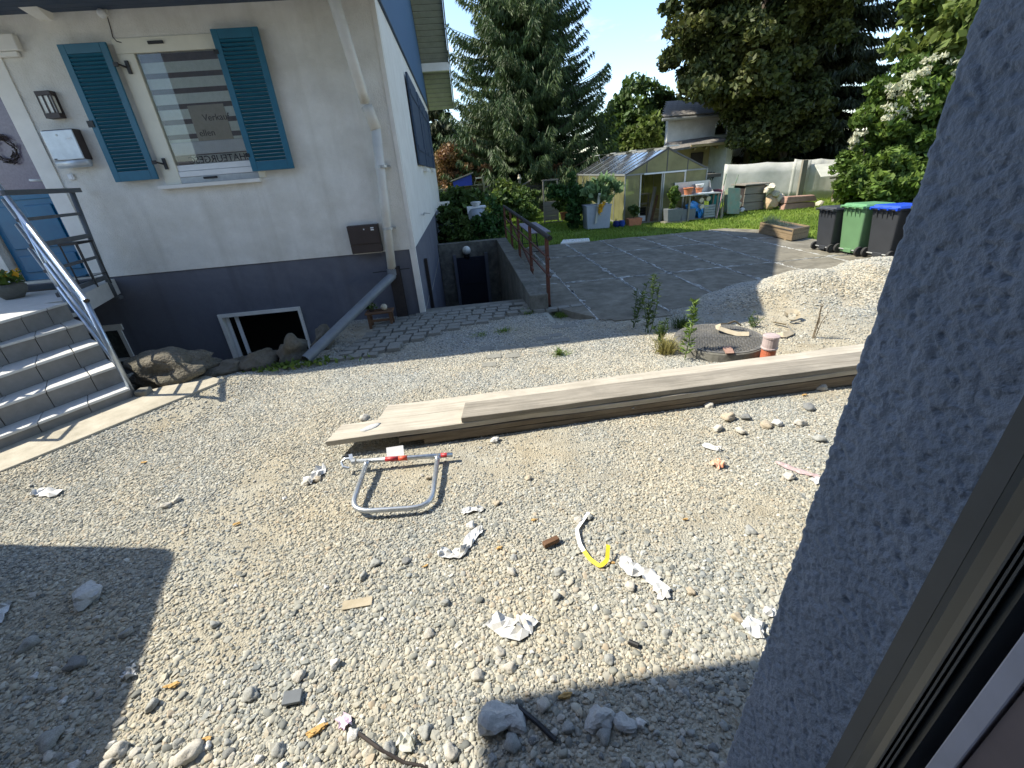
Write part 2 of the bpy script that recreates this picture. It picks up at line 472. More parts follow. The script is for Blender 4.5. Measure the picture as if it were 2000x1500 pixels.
def inst(name, me, parent, loc, rot=(0, 0, 0), sc=(1, 1, 1)):
    """a piece that shares mesh data; loc is world, parent unrotated"""
    o = bpy.data.objects.new(name, me)
    org = ORG.get(parent.name, np.zeros(3)) if parent else np.zeros(3)
    o.location = tuple(np.array(loc, float) - org); o.rotation_euler = rot; o.scale = sc
    COL.objects.link(o)
    if parent: o.parent = parent
    ORG[o.name] = np.array(loc, float)
    return o
def wall_holes(x0, x1, z0, z1, y0, y1, holes):
    """slab in the XZ plane with rectangular openings"""
    mb = MB()
    xs = sorted({x0, x1, *[h[0] for h in holes], *[h[1] for h in holes]})
    zs = sorted({z0, z1, *[h[2] for h in holes], *[h[3] for h in holes]})
    for i in range(len(xs) - 1):
        for j in range(len(zs) - 1):
            cx, cz = (xs[i] + xs[i + 1]) / 2, (zs[j] + zs[j + 1]) / 2
            if any(h[0] < cx < h[1] and h[2] < cz < h[3] for h in holes): continue
            mb.box((xs[i], y0, zs[j]), (xs[i + 1], y1, zs[j + 1]))
    return mb
# smooth value noise on numpy arrays
_tab = np.random.default_rng(3).random((64, 64))
def vnoise(x, y, sc, seed=0):
    x = np.asarray(x) * sc + seed * 7.31; y = np.asarray(y) * sc + seed * 3.17
    xi = np.floor(x).astype(int); yi = np.floor(y).astype(int)
    fx = x - xi; fy = y - yi
    fx = fx * fx * (3 - 2 * fx); fy = fy * fy * (3 - 2 * fy)
    t = lambda a, b: _tab[a % 64, b % 64]
    return (t(xi, yi) * (1 - fx) + t(xi + 1, yi) * fx) * (1 - fy) + (t(xi, yi + 1) * (1 - fx) + t(xi + 1, yi + 1) * fx) * fy
def fbm(x, y, sc, seed=0, o=4):
    a = 0; k = .5
    for i in range(o):
        a = a + k * vnoise(x, y, sc * 2 ** i, seed + i * 5); k *= .5
    return a / (1 - .5 ** o)
def sstep(a, b, x):
    t = np.clip((x - a) / (b - a), 0, 1); return t * t * (3 - 2 * t)
def rock_mesh(name, seed, sub=2, rough=.35, flat=.7, m=None, smooth=True):
    bm = bmesh.new(); bmesh.ops.create_icosphere(bm, subdivisions=sub, radius=1.0)
    r = np.random.default_rng(seed)
    ds = r.normal(size=(14, 3)); ds /= np.linalg.norm(ds, axis=1)[:, None]
    cut = r.uniform(.62, .95, 14)
    ph = r.uniform(0, 6, 3)
    for v in bm.verts:
        p = np.array(v.co)
        k = np.max(ds @ p / cut)           # facet planes
        p = p / max(k, .9)
        p = p * (1 + rough * .3 * math.sin(3 * p[0] + ph[0]) * math.sin(4 * p[1] + ph[1]) + rough * .12 * math.sin(9 * p[2] + ph[2]) + rough * .35 * (mnoise.noise(Vector(p * 2.3 + ph)) + .5 * mnoise.noise(Vector(p * 5.0 + ph))))
        v.co = (p[0], p[1] * .85, p[2] * flat)
    me = bpy.data.meshes.new(name); bm.to_mesh(me); bm.free()
    if smooth: me.polygons.foreach_set('use_smooth', np.ones(len(me.polygons), bool))
    if m: me.materials.append(m)
    return me
def leaves(pts, size, seed, elong=1.7, up=None, dirs=None, jit=.35):
    """rhombic leaf quads at pts; returns (verts, quads)"""
    r = np.random.default_rng(seed)
    pts = np.asarray(pts, float); n = len(pts)
    if dirs is None:
        a = r.normal(size=(n, 3))
        if up is not None: a = a + np.array(up)
    else:
        a = np.asarray(dirs) + jit * r.normal(size=(n, 3))
    a /= np.linalg.norm(a, axis=1)[:, None] + 1e-9
    b = np.cross(a, r.normal(size=(n, 3))); b /= np.linalg.norm(b, axis=1)[:, None] + 1e-9
    s = (size * r.uniform(.6, 1.35, n))[:, None] if np.isscalar(size) else np.asarray(size)[:, None]
    A = a * s * elong * .5; B = b * s * .5
    mid = pts - .1 * A
    v = np.stack([pts - A, mid + B, pts + A, mid - B], 1).reshape(-1, 3)
    return v, np.arange(4 * n).reshape(-1, 4)
def leaf_obj(name, v, f, m, parent=None, base=None, kind=None):
    org = ORG.get(parent.name, np.zeros(3)) if parent is not None else (np.array(base, float) if base is not None else np.zeros(3))
    me = fast_mesh(name, v - org, f); me.materials.append(m)
    o = bpy.data.objects.new(name, me)
    if parent is None and base is not None: o.location = base
    place(o, parent, kind); ORG[o.name] = org
    return o
def cloud(center, radii, nclump, nleaf, cr, seed, shell=.55, flatb=None):
    r = np.random.default_rng(seed)
    d = r.normal(size=(nclump, 3)); d /= np.linalg.norm(d, axis=1)[:, None]
    rad = shell + (1 - shell) * r.random(nclump) ** .6
    rad *= .82 + .36 * r.random(nclump)
    c = np.array(center) + d * rad[:, None] * np.array(radii)
    k = r.integers(int(nleaf * .5), int(nleaf * 1.5), nclump)
    idx = np.repeat(np.arange(nclump), k)
    p = r.normal(size=(len(idx), 3)); p /= np.linalg.norm(p, axis=1)[:, None] + 1e-9
    p *= (r.random(len(idx)) ** .5)[:, None]
    crs = cr * r.uniform(.6, 1.3, nclump)
    return c[idx] + p * crs[idx][:, None] * np.array([1, 1, .7])
def tree(name, label, base, height, crown_c, crown_r, m, seed, nclump=90, nleaf=130, cr=.8, size=.2, trunk_r=.2, group=None, shell=.5, up=(0, 0, .5), extra=()):
    t = thing(name, label, 'tree', base, group)
    b = np.array(base); tp = np.array(crown_c) + np.array([0, 0, crown_r[2] * .4])
    mb = MB().tube([b, b * .6 + tp * .4 + np.array([.1, 0, 0]), tp], [trunk_r, trunk_r * .75, trunk_r * .25], 9)
    r = np.random.default_rng(seed + 50)
    for i in range(9):
        k = r.uniform(.35, .8); s0 = b * (1 - k) + tp * k
        d = r.normal(size=3); d[2] = abs(d[2]) * .6; d /= np.linalg.norm(d)
        e = np.array(crown_c) + d * np.array(crown_r) * .8
        mb.tube([s0, (s0 + e) / 2 + np.array([0, 0, .15]), e], [trunk_r * .4, trunk_r * .25, .02], 6)
    build(mb, 'trunk', m_bark, t, smooth=True)
    p = cloud(crown_c, crown_r, nclump, nleaf, cr, seed, shell)
    for c_, r_2, nc_ in extra: p = np.concatenate([p, cloud(c_, r_2, nc_, nleaf, cr * .8, seed + nc_, .2)])
    v, f = leaves(p, size, seed + 1, up=up)
    leaf_obj('crown', v, f, m, t)
    return t

# ================================================================ GROUND
HX0, HX1, HY0, HY1 = -0.88, 1.0, 7.97, 14.42           # cellar stairwell opening
HW_Y, HW_X = 7.87, -0.88                                # neighbour house: front wall plane, side wall plane
MOUND = [((4.05, 6.35), .12, .5), ((4.7, 6.45), .30, .75), ((5.5, 6.4), .46, 1.0), ((6.4, 6.2), .60, 1.15), ((7.5, 5.9), .70, 1.5), ((5.2, 5.5), .16, .8)]
def hz(x, y):
    x = np.asarray(x, float); y = np.asarray(y, float)
    z = (fbm(x, y, .9, 1) - .5) * .05
    yard = (1 - sstep(7.3, 8.0, y)) * sstep(-9, -7, x)
    z = z * yard
    m = np.zeros_like(x)
    for (c, h, r) in MOUND:
        d2 = ((x - c[0]) ** 2 + ((y - c[1]) * 1.25) ** 2) / r ** 2
        m = np.maximum(m, h * np.exp(-d2 * .9))
    z = z + m * (1 + .35 * (fbm(x, y, 2.2, 9) - .5))
    # gravel banked up against the walkway edge
    pa, pb = G(-160, 985, .1), G(440, 741, .1)
    t_ = np.clip(((x - pa[0]) * (pb[0] - pa[0]) + (y - pa[1]) * (pb[1] - pa[1])) / ((pb[0] - pa[0]) ** 2 + (pb[1] - pa[1]) ** 2), 0, 1)
    dd = np.hypot(x - pa[0] - t_ * (pb[0] - pa[0]), y - pa[1] - t_ * (pb[1] - pa[1]))
    z = z + .075 * np.exp(-(dd / .45) ** 2)
    # light well in front of the cellar windows
    w = sstep(-6.9, -6.5, x) * (1 - sstep(-2.75, -2.3, x)) * sstep(6.35, 6.8, y) * (1 - sstep(8.3, 8.4, y))
    z = z * (1 - w) - .75 * w
    # under slab and lawn
    under = (sstep(6.55, 6.7, y) * sstep(1.2, 1.4, x) * (1 - sstep(9.0, 9.4, x)) + sstep(9.5, 10, y)) > .5
    z = np.where(under & (m < .05), -.09, z)
    return z
gx = np.unique(np.concatenate([np.linspace(-260, -14, 18), np.arange(-14, -7, .5), np.arange(-7, -.9, .07), [-.88], np.arange(-.81, .98, .07), [1.0], np.arange(1.07, 9.6, .07), np.arange(9.6, 30, .8), np.linspace(30, 260, 18)]))
gy = np.unique(np.concatenate([np.linspace(-120, -4, 14), np.arange(-4, .3, .5), np.arange(.3, 7.9, .07), [7.97], np.arange(8.04, 9.5, .1), np.arange(9.6, 14.4, .3), [14.42], np.arange(14.7, 34, .8), np.linspace(34, 380, 22)]))
XX, YY = np.meshgrid(gx, gy)
ZZ = hz(XX, YY)
nx, ny = len(gx), len(gy)
ii = (np.arange(ny - 1)[:, None] * nx + np.arange(nx - 1)[None, :]).ravel()
quads = np.stack([ii, ii + 1, ii + nx + 1, ii + nx], 1)
cx = ((gx[:-1] + gx[1:]) / 2)[None, :].repeat(ny - 1, 0).ravel(); cy = ((gy[:-1] + gy[1:]) / 2)[:, None].repeat(nx - 1, 1).ravel()
hole = (cx > HX0) & (cx < HX1) & (cy > HY0) & (cy < HY1)
V = np.stack([XX.ravel(), YY.ravel(), ZZ.ravel()], 1)
gme = fast_mesh('gravel_ground', V, quads[~hole], True)

def dust_of(x, y):
    c0_ = G(130, 1250)
    d = .95 * sstep(.50, .68, fbm(x, y, .75, 21, 5)) * (1 - .8 * np.exp(-(((x - c0_[0]) / .8) ** 2 + ((y - c0_[1]) / .7) ** 2)))
    for (px, py, rx, ry, k) in [(1380, 1040, .75, .34, 1.0), (1250, 1000, .5, .25, .7), (470, 1255, .16, .12, 1.15), (620, 1000, .5, .18, .8), (430, 1110, .5, .12, .8), (100, 1180, .6, .25, .45),
                                (1080, 690, .8, .17, .8), (640, 1185, .3, .15, .7), (820, 960, .45, .3, .7), (1050, 900, .9, .25, .75), (1400, 900, .6, .2, .6), (1200, 1130, .2, .1, .4), (1350, 1470, .6, .2, 1.0), (1150, 930, .7, .22, .9), (1480, 1000, .4, .3, 1.0), (900, 900, .5, .16, .7), (1300, 860, .8, .14, .8), (560, 1050, .4, .16, .7), (1560, 640, .35, .16, .6)]:
        c = G(px, py)
        d = np.maximum(d, k * np.exp(-(((x - c[0]) / rx) ** 2 + ((y - c[1]) / ry) ** 2)) * (.7 + .6 * fbm(x, y, 3, 31)))
    return np.clip(d, 0, 1)
DUST = dust_of(XX, YY)
a = gme.attributes.new('dust', 'FLOAT', 'POINT')
a.data.foreach_set('value', DUST.ravel().astype(np.float32))

def ground_material():
    m = bpy.data.materials.new('gravel_soil'); m.use_nodes = True
    n, l = m.node_tree.nodes, m.node_tree.links
    b = n['Principled BSDF']; b.inputs['Roughness'].default_value = .95; b.inputs['Specular IOR Level'].default_value = .15
    tc = n.new('ShaderNodeTexCoord')
    def vor(sc):
        v = n.new('ShaderNodeTexVoronoi'); v.inputs['Scale'].default_value = sc; l.new(tc.outputs['Object'], v.inputs['Vector']); return v
    def noi(sc, d=6):
        v = n.new('ShaderNodeTexNoise'); v.inputs['Scale'].default_value = sc; v.inputs['Detail'].default_value = d; v.inputs['Roughness'].default_value = .65
        l.new(tc.outputs['Object'], v.inputs[0]); return v
    v1 = vor(75)
    rp = n.new('ShaderNodeValToRGB'); cr = rp.color_ramp
    cr.elements[0].color = (.34, .325, .285, 1); cr.elements[1].color = (.52, .495, .43, 1)
    e = cr.elements.new(.5); e.color = (.42, .40, .35, 1)
    sp = n.new('ShaderNodeSeparateColor'); l.new(v1.outputs['Color'], sp.inputs[0]); l.new(sp.outputs[0], rp.inputs[0])
    n1 = noi(5, 9)
    r1 = n.new('ShaderNodeValToRGB')
    r1.color_ramp.elements[0].position = .3; r1.color_ramp.elements[1].position = .72
    r1.color_ramp.elements[0].color = (.30, .265, .205, 1); r1.color_ramp.elements[1].color = (.47, .44, .37, 1)
    l.new(n1.outputs[0], r1.inputs[0])
    at = n.new('ShaderNodeAttribute'); at.attribute_name = 'dust'
    n2 = noi(24, 5)
    ad = n.new('ShaderNodeMath'); ad.operation = 'ADD'
    sb = n.new('ShaderNodeMath'); sb.operation = 'MULTIPLY_ADD'; sb.inputs[1].default_value = .9; sb.inputs[2].default_value = -.35
    l.new(n2.outputs[0], sb.inputs[0]); l.new(at.outputs['Fac'], ad.inputs[0]); l.new(sb.outputs[0], ad.inputs[1])
    mx = n.new('ShaderNodeMix'); mx.data_type = 'RGBA'; mx.clamp_factor = True
    l.new(ad.outputs[0], mx.inputs['Factor']); l.new(rp.outputs[0], mx.inputs['A']); l.new(r1.outputs[0], mx.inputs['B'])
    n5 = noi(.9, 5)
    r5 = n.new('ShaderNodeValToRGB'); r5.color_ramp.elements[0].position = .36; r5.color_ramp.elements[1].position = .64
    r5.color_ramp.elements[0].color = (.86, .90, .92, 1); r5.color_ramp.elements[1].color = (1.0, .965, .87, 1)
    l.new(n5.outputs[0], r5.inputs[0])
    mu = n.new('ShaderNodeMix'); mu.data_type = 'RGBA'; mu.blend_type = 'MULTIPLY'; mu.inputs['Factor'].default_value = 1
    l.new(mx.outputs['Result'], mu.inputs['A']); l.new(r5.outputs[0], mu.inputs['B'])
    l.new(mu.outputs['Result'], b.inputs['Base Color'])
    bm = n.new('ShaderNodeBump'); bm.inputs['Strength'].default_value = .7; bm.inputs['Distance'].default_value = .012
    hm = n.new('ShaderNodeMath'); hm.operation = 'MULTIPLY_ADD'; hm.inputs[1].default_value = -1.2
    l.new(v1.outputs['Distance'], hm.inputs[0]); l.new(n2.outputs[0], hm.inputs[2])
    l.new(hm.outputs[0], bm.inputs['Height']); l.new(bm.outputs[0], b.inputs['Normal'])
    return m
m_ground = ground_material()
gme.materials.append(m_ground)
ground = bpy.data.objects.new('gravel_ground', gme)
place(ground, None, 'structure'); ORG['gravel_ground'] = np.zeros(3)

# ---- pebbles, scattered as geometry-node instances on the yard
def pebble_material():
    m = bpy.data.materials.new('pebble'); m.use_nodes = True
    n, l = m.node_tree.nodes, m.node_tree.links
    b = n['Principled BSDF']; b.inputs['Roughness'].default_value = .85; b.inputs['Specular IOR Level'].default_value = .25
    oi = n.new('ShaderNodeObjectInfo')
    rp = n.new('ShaderNodeValToRGB'); cr = rp.color_ramp; cr.interpolation = 'LINEAR'
    pal = [(0, (.14, .145, .14)), (.08, (.22, .225, .215)), (.25, (.32, .315, .28)), (.45, (.43, .405, .345)), (.62, (.37, .36, .325)), (.78, (.50, .475, .41)), (.9, (.40, .335, .26)), (.94, (.28, .29, .285)), (1, (.60, .585, .54))]
    cr.elements[0].position = 0; cr.elements[0].color = (*pal[0][1], 1)
    cr.elements[1].position = 1; cr.elements[1].color = (*pal[-1][1], 1)
    for p, c in pal[1:-1]:
        e = cr.elements.new(p); e.color = (*c, 1)
    l.new(oi.outputs['Random'], rp.inputs[0])
    tc = n.new('ShaderNodeTexCoord'); no = n.new('ShaderNodeTexNoise'); no.inputs['Scale'].default_value = 3; no.inputs['Detail'].default_value = 5
    l.new(tc.outputs['Object'], no.inputs[0])
    hs = n.new('ShaderNodeHueSaturation'); mr = n.new('ShaderNodeMapRange'); mr.inputs['To Min'].default_value = .8; mr.inputs['To Max'].default_value = 1.2
    l.new(no.outputs[0], mr.inputs[0]); l.new(mr.outputs[0], hs.inputs['Value']); l.new(rp.outputs[0], hs.inputs['Color'])
    n2 = n.new('ShaderNodeTexNoise'); n2.inputs['Scale'].default_value = .9; n2.inputs['Detail'].default_value = 5
    l.new(oi.outputs['Location'], n2.inputs[0])
    r2 = n.new('ShaderNodeValToRGB'); r2.color_ramp.elements[0].position = .36; r2.color_ramp.elements[1].position = .64
    r2.color_ramp.elements[0].color = (.86, .90, .92, 1); r2.color_ramp.elements[1].color = (1.0, .965, .87, 1)
    l.new(n2.outputs[0], r2.inputs[0])
    mu = n.new('ShaderNodeMix'); mu.data_type = 'RGBA'; mu.blend_type = 'MULTIPLY'; mu.inputs['Factor'].default_value = 1
    l.new(hs.outputs[0], mu.inputs['A']); l.new(r2.outputs[0], mu.inputs['B'])
    l.new(mu.outputs['Result'], b.inputs['Base Color'])
    return m
m_pebble = pebble_material()
def pebble_tree(name, smin, smax, power, seed):
    ng = bpy.data.node_groups.new(name, 'GeometryNodeTree')
    ng.interface.new_socket('Geometry', in_out='INPUT', socket_type='NodeSocketGeometry')
    ng.interface.new_socket('Geometry', in_out='OUTPUT', socket_type='NodeSocketGeometry')
    n, l = ng.nodes, ng.links
    gi, go = n.new('NodeGroupInput'), n.new('NodeGroupOutput')
    dp = n.new('GeometryNodeDistributePointsOnFaces'); dp.distribute_method = 'RANDOM'; dp.inputs['Seed'].default_value = seed
    na = n.new('GeometryNodeInputNamedAttribute'); na.data_type = 'FLOAT'; na.inputs['Name'].default_value = 'dens'
    l.new(gi.outputs[0], dp.inputs['Mesh']); l.new(na.outputs['Attribute'], dp.inputs['Density'])
    jn = n.new('GeometryNodeJoinGeometry')
    for k in range(5):
        ico = n.new('GeometryNodeMeshIcoSphere'); ico.inputs['Radius'].default_value = .5; ico.inputs['Subdivisions'].default_value = 2 if k % 2 == 0 else 1
        sp = n.new('GeometryNodeSetPosition')
        pos = n.new('GeometryNodeInputPosition')
        no = n.new('ShaderNodeTexNoise'); no.inputs['Scale'].default_value = 1.6; no.inputs['Detail'].default_value = 1.0
        va = n.new('ShaderNodeVectorMath'); va.operation = 'ADD'; va.inputs[1].default_value = (k * 13.7, k * 5.1, k * 2.3)
        l.new(pos.outputs[0], va.inputs[0]); l.new(va.outputs[0], no.inputs['Vector'])
        vs_ = n.new('ShaderNodeVectorMath'); vs_.operation = 'SUBTRACT'; vs_.inputs[1].default_value = (.5, .5, .5)
        l.new(no.outputs['Color'], vs_.inputs[0])
        vm = n.new('ShaderNodeVectorMath'); vm.operation = 'SCALE'; vm.inputs['Scale'].default_value = .62 if k % 2 == 0 else .85
        l.new(vs_.outputs[0], vm.inputs[0]); l.new(vm.outputs[0], sp.inputs['Offset'])
        l.new(ico.outputs['Mesh'], sp.inputs['Geometry'])
        tf = n.new('GeometryNodeTransform'); tf.inputs['Scale'].default_value = (1.15, .75 + .06 * k, .48 + .05 * (k % 3))
        l.new(sp.outputs[0], tf.inputs[0])
        sm = n.new('GeometryNodeSetShadeSmooth'); l.new(tf.outputs[0], sm.inputs[0]); sm.inputs['Shade Smooth'].default_value = (k % 2 == 0)
        mt = n.new('GeometryNodeSetMaterial'); mt.inputs['Material'].default_value = m_pebble
        l.new(sm.outputs[0], mt.inputs[0])
        g2 = n.new('GeometryNodeGeometryToInstance'); l.new(mt.outputs[0], g2.inputs[0]); l.new(g2.outputs[0], jn.inputs[0])
    ip = n.new('GeometryNodeInstanceOnPoints'); ip.inputs['Pick Instance'].default_value = True
    l.new(dp.outputs['Points'], ip.inputs['Points']); l.new(jn.outputs[0], ip.inputs['Instance'])
    rv = n.new('FunctionNodeRandomValue'); rv.data_type = 'FLOAT_VECTOR'
    rv.inputs[0].default_value = (-.45, -.45, 0); rv.inputs[1].default_value = (.45, .45, 6.283)
    l.new(rv.outputs[0], ip.inputs['Rotation'])
    r2 = n.new('FunctionNodeRandomValue'); r2.data_type = 'FLOAT'; r2.inputs['Seed'].default_value = 11
    pw = n.new('ShaderNodeMath'); pw.operation = 'POWER'; pw.inputs[1].default_value = power
    ma = n.new('ShaderNodeMath'); ma.operation = 'MULTIPLY_ADD'; ma.inputs[1].default_value = smax - smin; ma.inputs[2].default_value = smin
    l.new(r2.outputs[1], pw.inputs[0]); l.new(pw.outputs[0], ma.inputs[0])
    ns = n.new('GeometryNodeInputNamedAttribute'); ns.data_type = 'FLOAT'; ns.inputs['Name'].default_value = 'psize'
    mm = n.new('ShaderNodeMath'); mm.operation = 'MULTIPLY'
    l.new(ma.outputs[0], mm.inputs[0]); l.new(ns.outputs['Attribute'], mm.inputs[1])
    l.new(mm.outputs[0], ip.inputs['Scale'])
    ri = n.new('FunctionNodeRandomValue'); ri.data_type = 'INT'; ri.inputs['Min'].default_value = 0; ri.inputs['Max'].default_value = 4; ri.inputs['Seed'].default_value = 5
    l.new(ri.outputs[2], ip.inputs['Instance Index'])
    l.new(ip.outputs[0], go.inputs[0])
    return ng
def in_poly(x, y, poly):
    c = np.zeros(np.shape(x), bool); n = len(poly); j = n - 1
    for i in range(n):
        xi, yi = poly[i][:2]; xj, yj = poly[j][:2]
        with np.errstate(divide='ignore', invalid='ignore'):
            c ^= ((yi > y) != (yj > y)) & (x < (xj - xi) * (y - yi) / (yj - yi + 1e-12) + xi)
        j = i
    return c
ZPA = .10
PATH = [G(-160, 985, ZPA)[:2], G(440, 741, ZPA)[:2], G(402, 733, ZPA)[:2], G(258, 770, ZPA)[:2], G(0, 852, ZPA)[:2], G(-160, 905, ZPA)[:2]]
mi = np.where((gx > -5.6) & (gx < 9.2))[0]; mj = np.where((gy > .6) & (gy < 8.0))[0]
PX, PY = np.meshgrid(gx[mi], gy[mj]); PZ = hz(PX, PY)
D = dust_of(PX, PY)
# seen from the camera (with a margin for a step to the side)
vec = np.stack([PX - CAM[0], PY - CAM[1], PZ - CAM[2]], -1)
dep = vec @ _f; su = vec @ _r / np.maximum(dep, .05); sv = vec @ _u / np.maximum(dep, .05)
vis = ((dep > .2) & (abs(su) < 1.42) & (abs(sv) < 1.12)).astype(float)
keep = vis.copy()
keep[in_poly(PX, PY, PATH)] = 0
keep[(PX < -2.5) & (PY > 6.5)] = 0
keep[(PX < -4.2 - (PY - 5.4) * .9) & (PY > 4.6) & (PX < -4.1)] *= .2
slab = (PX > 1.2) & (PX < 9.2) & (PY > 6.6)
keep[slab & (PZ < .03)] = 0
keep[(np.hypot(PX - 3.10, PY - 4.98) < .5)] *= .04
keep[(PX > HX0 - .1) & (PX < 1.35) & (PY > 7.85)] = 0
keep[(PX > -2.0) & (PX < -.2) & (PY > 5.95) & (PY < 7.9)] *= .22
keep[(PX >= -.2) & (PX < 1.35) & (PY > 7.1) & (PY < 7.9)] *= .22
clus = fbm(PX, PY, 1.7, 55)
near = 1 - sstep(1.6, 3.3, PY)
far = sstep(3.6, 5.0, PY)
left = 1 - sstep(-2.5, -.5, PX)
pxy = dict()
def pebbles(name, dens, psize, smin, smax, power, seed):
    n1, n2 = PX.shape[1], PX.shape[0]
    v = np.stack([PX.ravel(), PY.ravel(), PZ.ravel() + .002], 1)
    i0 = (np.arange(n2 - 1)[:, None] * n1 + np.arange(n1 - 1)[None, :]).ravel()
    q = np.stack([i0, i0 + 1, i0 + n1 + 1, i0 + n1], 1)
    dq = dens.ravel()[q].max(1) > 0
    me = fast_mesh(name, v, q[dq])
    for nm, arr in (('dens', dens), ('psize', psize)):
        at = me.attributes.new(nm, 'FLOAT', 'POINT'); at.data.foreach_set('value', arr.ravel().astype(np.float32))
    o = bpy.data.objects.new(name, me); place(o, None, 'stuff')
    tag(o, {'gravel': 'fine grey and beige gravel covering the yard', 'pebbles': 'rounded river pebbles lying loose over the gravel yard'}[name], 'gravel')
    md = o.modifiers.new('scatter', 'NODES'); md.node_group = pebble_tree(name + '_scatter', smin, smax, power, seed)
    return o
mound = sstep(.05, .15, PZ)
dens_f = keep * (9500 * (1 - .95 * D) * (.55 + .9 * clus) + 2500 * far * (1 - D))
pebbles('gravel', dens_f, .9 + .2 * far + .2 * mound + .12 * left, .006, .030, 2.3, 1)
dens_b = keep * (1 - .93 * D) * (900 * near * (.35 + 1.3 * clus) + 150 * (1 - near) * sstep(.4, .62, clus) + 260 * far * left + 900 * mound * (.35 + sstep(.35, .6, fbm(PX, PY, 1.1, 77))) + 170 * far)
pebbles('pebbles', dens_b, 1 - .34 * sstep(1.6, 3.0, PY) + .5 * mound, .014, .050, 2.5, 2)

# ---- the larger stones one can pick out, children of the ground
stone_mats = [mat('stone_%s' % k, c, rough=.9, scale=9, var=.22, bump=.4, bscale=60) for k, c in dict(grey=(.33, .335, .315), pale=(.48, .455, .40), dark=(.20, .205, .20), tan=(.42, .36, .27), white=(.62, .61, .58)).items()]
stone_meshes = [rock_mesh('stone', 300 + k, 3, .5, .6, stone_mats[k % 5]) for k in range(15)]
def stone_at(px, py, wpx, k, flat=1.0, rz=None, sink=.35):
    p = G(px, py); p = G(px, py, float(hz(p[0], p[1])))
    dist = np.linalg.norm(p - CAM); r = min(wpx, 22 + .45 * max(wpx - 22, 0)) / FPX * dist / 2 * .86
    inst('stone', stone_meshes[k], ground, (p[0], p[1], p[2] + r * .6 * flat * (1 - sink)), (random.uniform(-.3, .3), random.uniform(-.3, .3), random.uniform(0, 6.28) if rz is None else rz), (r, r, r * flat))
for (px, py, w, k) in [(713, 819, 24, 1), (772, 886, 30, 4), (967, 862, 24, 9), (1032, 937, 20, 3), (838, 935, 16, 8), (795, 1098, 20, 2), (732, 1103, 24, 10), (710, 1128, 26, 0), (1003, 1092, 18, 5), (1150, 1012, 20, 5), (1130, 1020, 22, 6), (1087, 1168, 28, 0),
                       (998, 1118, 26, 11), (1230, 1148, 26, 6), (1350, 1158, 24, 3), (975, 1275, 26, 1), (998, 1305, 32, 11), (935, 1322, 34, 6), (920, 1030, 26, 4), (1090, 1120, 28, 0), (1348, 785, 24, 6), (1385, 795, 20, 1),
                       (1420, 820, 40, 8), (1455, 818, 22, 2), (1495, 835, 34, 3), (1518, 830, 26, 9), (1400, 840, 24, 6), (1445, 845, 26, 1), (1600, 760, 26, 6), (1560, 830, 26, 11), (1580, 800, 22, 2), (1600, 860, 28, 5), (1440, 1210, 28, 8), (1465, 1040, 22, 10), (1300, 1240, 22, 0),
                       (178, 1172, 40, 5), (420, 1222, 20, 0), (585, 1325, 26, 6), (655, 1300, 26, 4), (545, 1470, 34, 0), (370, 1478, 62, 1), (235, 1468, 36, 11), (690, 1440, 30, 9), (1170, 1410, 46, 9), (1220, 1420, 34, 5), (1110, 1425, 36, 0),
                       (1000, 1455, 46, 5), (1250, 1415, 22, 9), (1180, 1440, 34, 10), (300, 1380, 30, 0), (490, 1360, 36, 5), (100, 1450, 40, 10), (150, 1300, 30, 2), (60, 1260, 34, 10), (250, 1240, 26, 0), (830, 1430, 34, 10), (880, 1470, 40, 1), (760, 1470, 44, 0), (1060, 1380, 36, 6),
                       (325, 990, 18, 1), (345, 980, 16, 6), (600, 945, 22, 1), (620, 940, 20, 3), (970, 985, 18, 8), (1290, 900, 14, 1), (1540, 935, 24, 6), (870, 1180, 26, 0), (840, 1240, 24, 6), (1190, 1290, 26, 5), (1270, 1190, 22, 1)]:
    stone_at(px, py, w, k)
r_ = np.random.default_rng(12)
for i in range(200):
    px, py = r_.uniform(30, 1500), 1500 - 620 * r_.random() ** 2.1
    if px > 1480 - (py - 1000) * .1: continue
    stone_at(px, py, r_.uniform(9, 20) * (.5 + .5 * (py - 880) / 620), int(r_.choice([0, 5, 10, 1, 6, 11, 4, 3, 7, 0, 1])), r_.uniform(.7, 1.1), sink=.5)

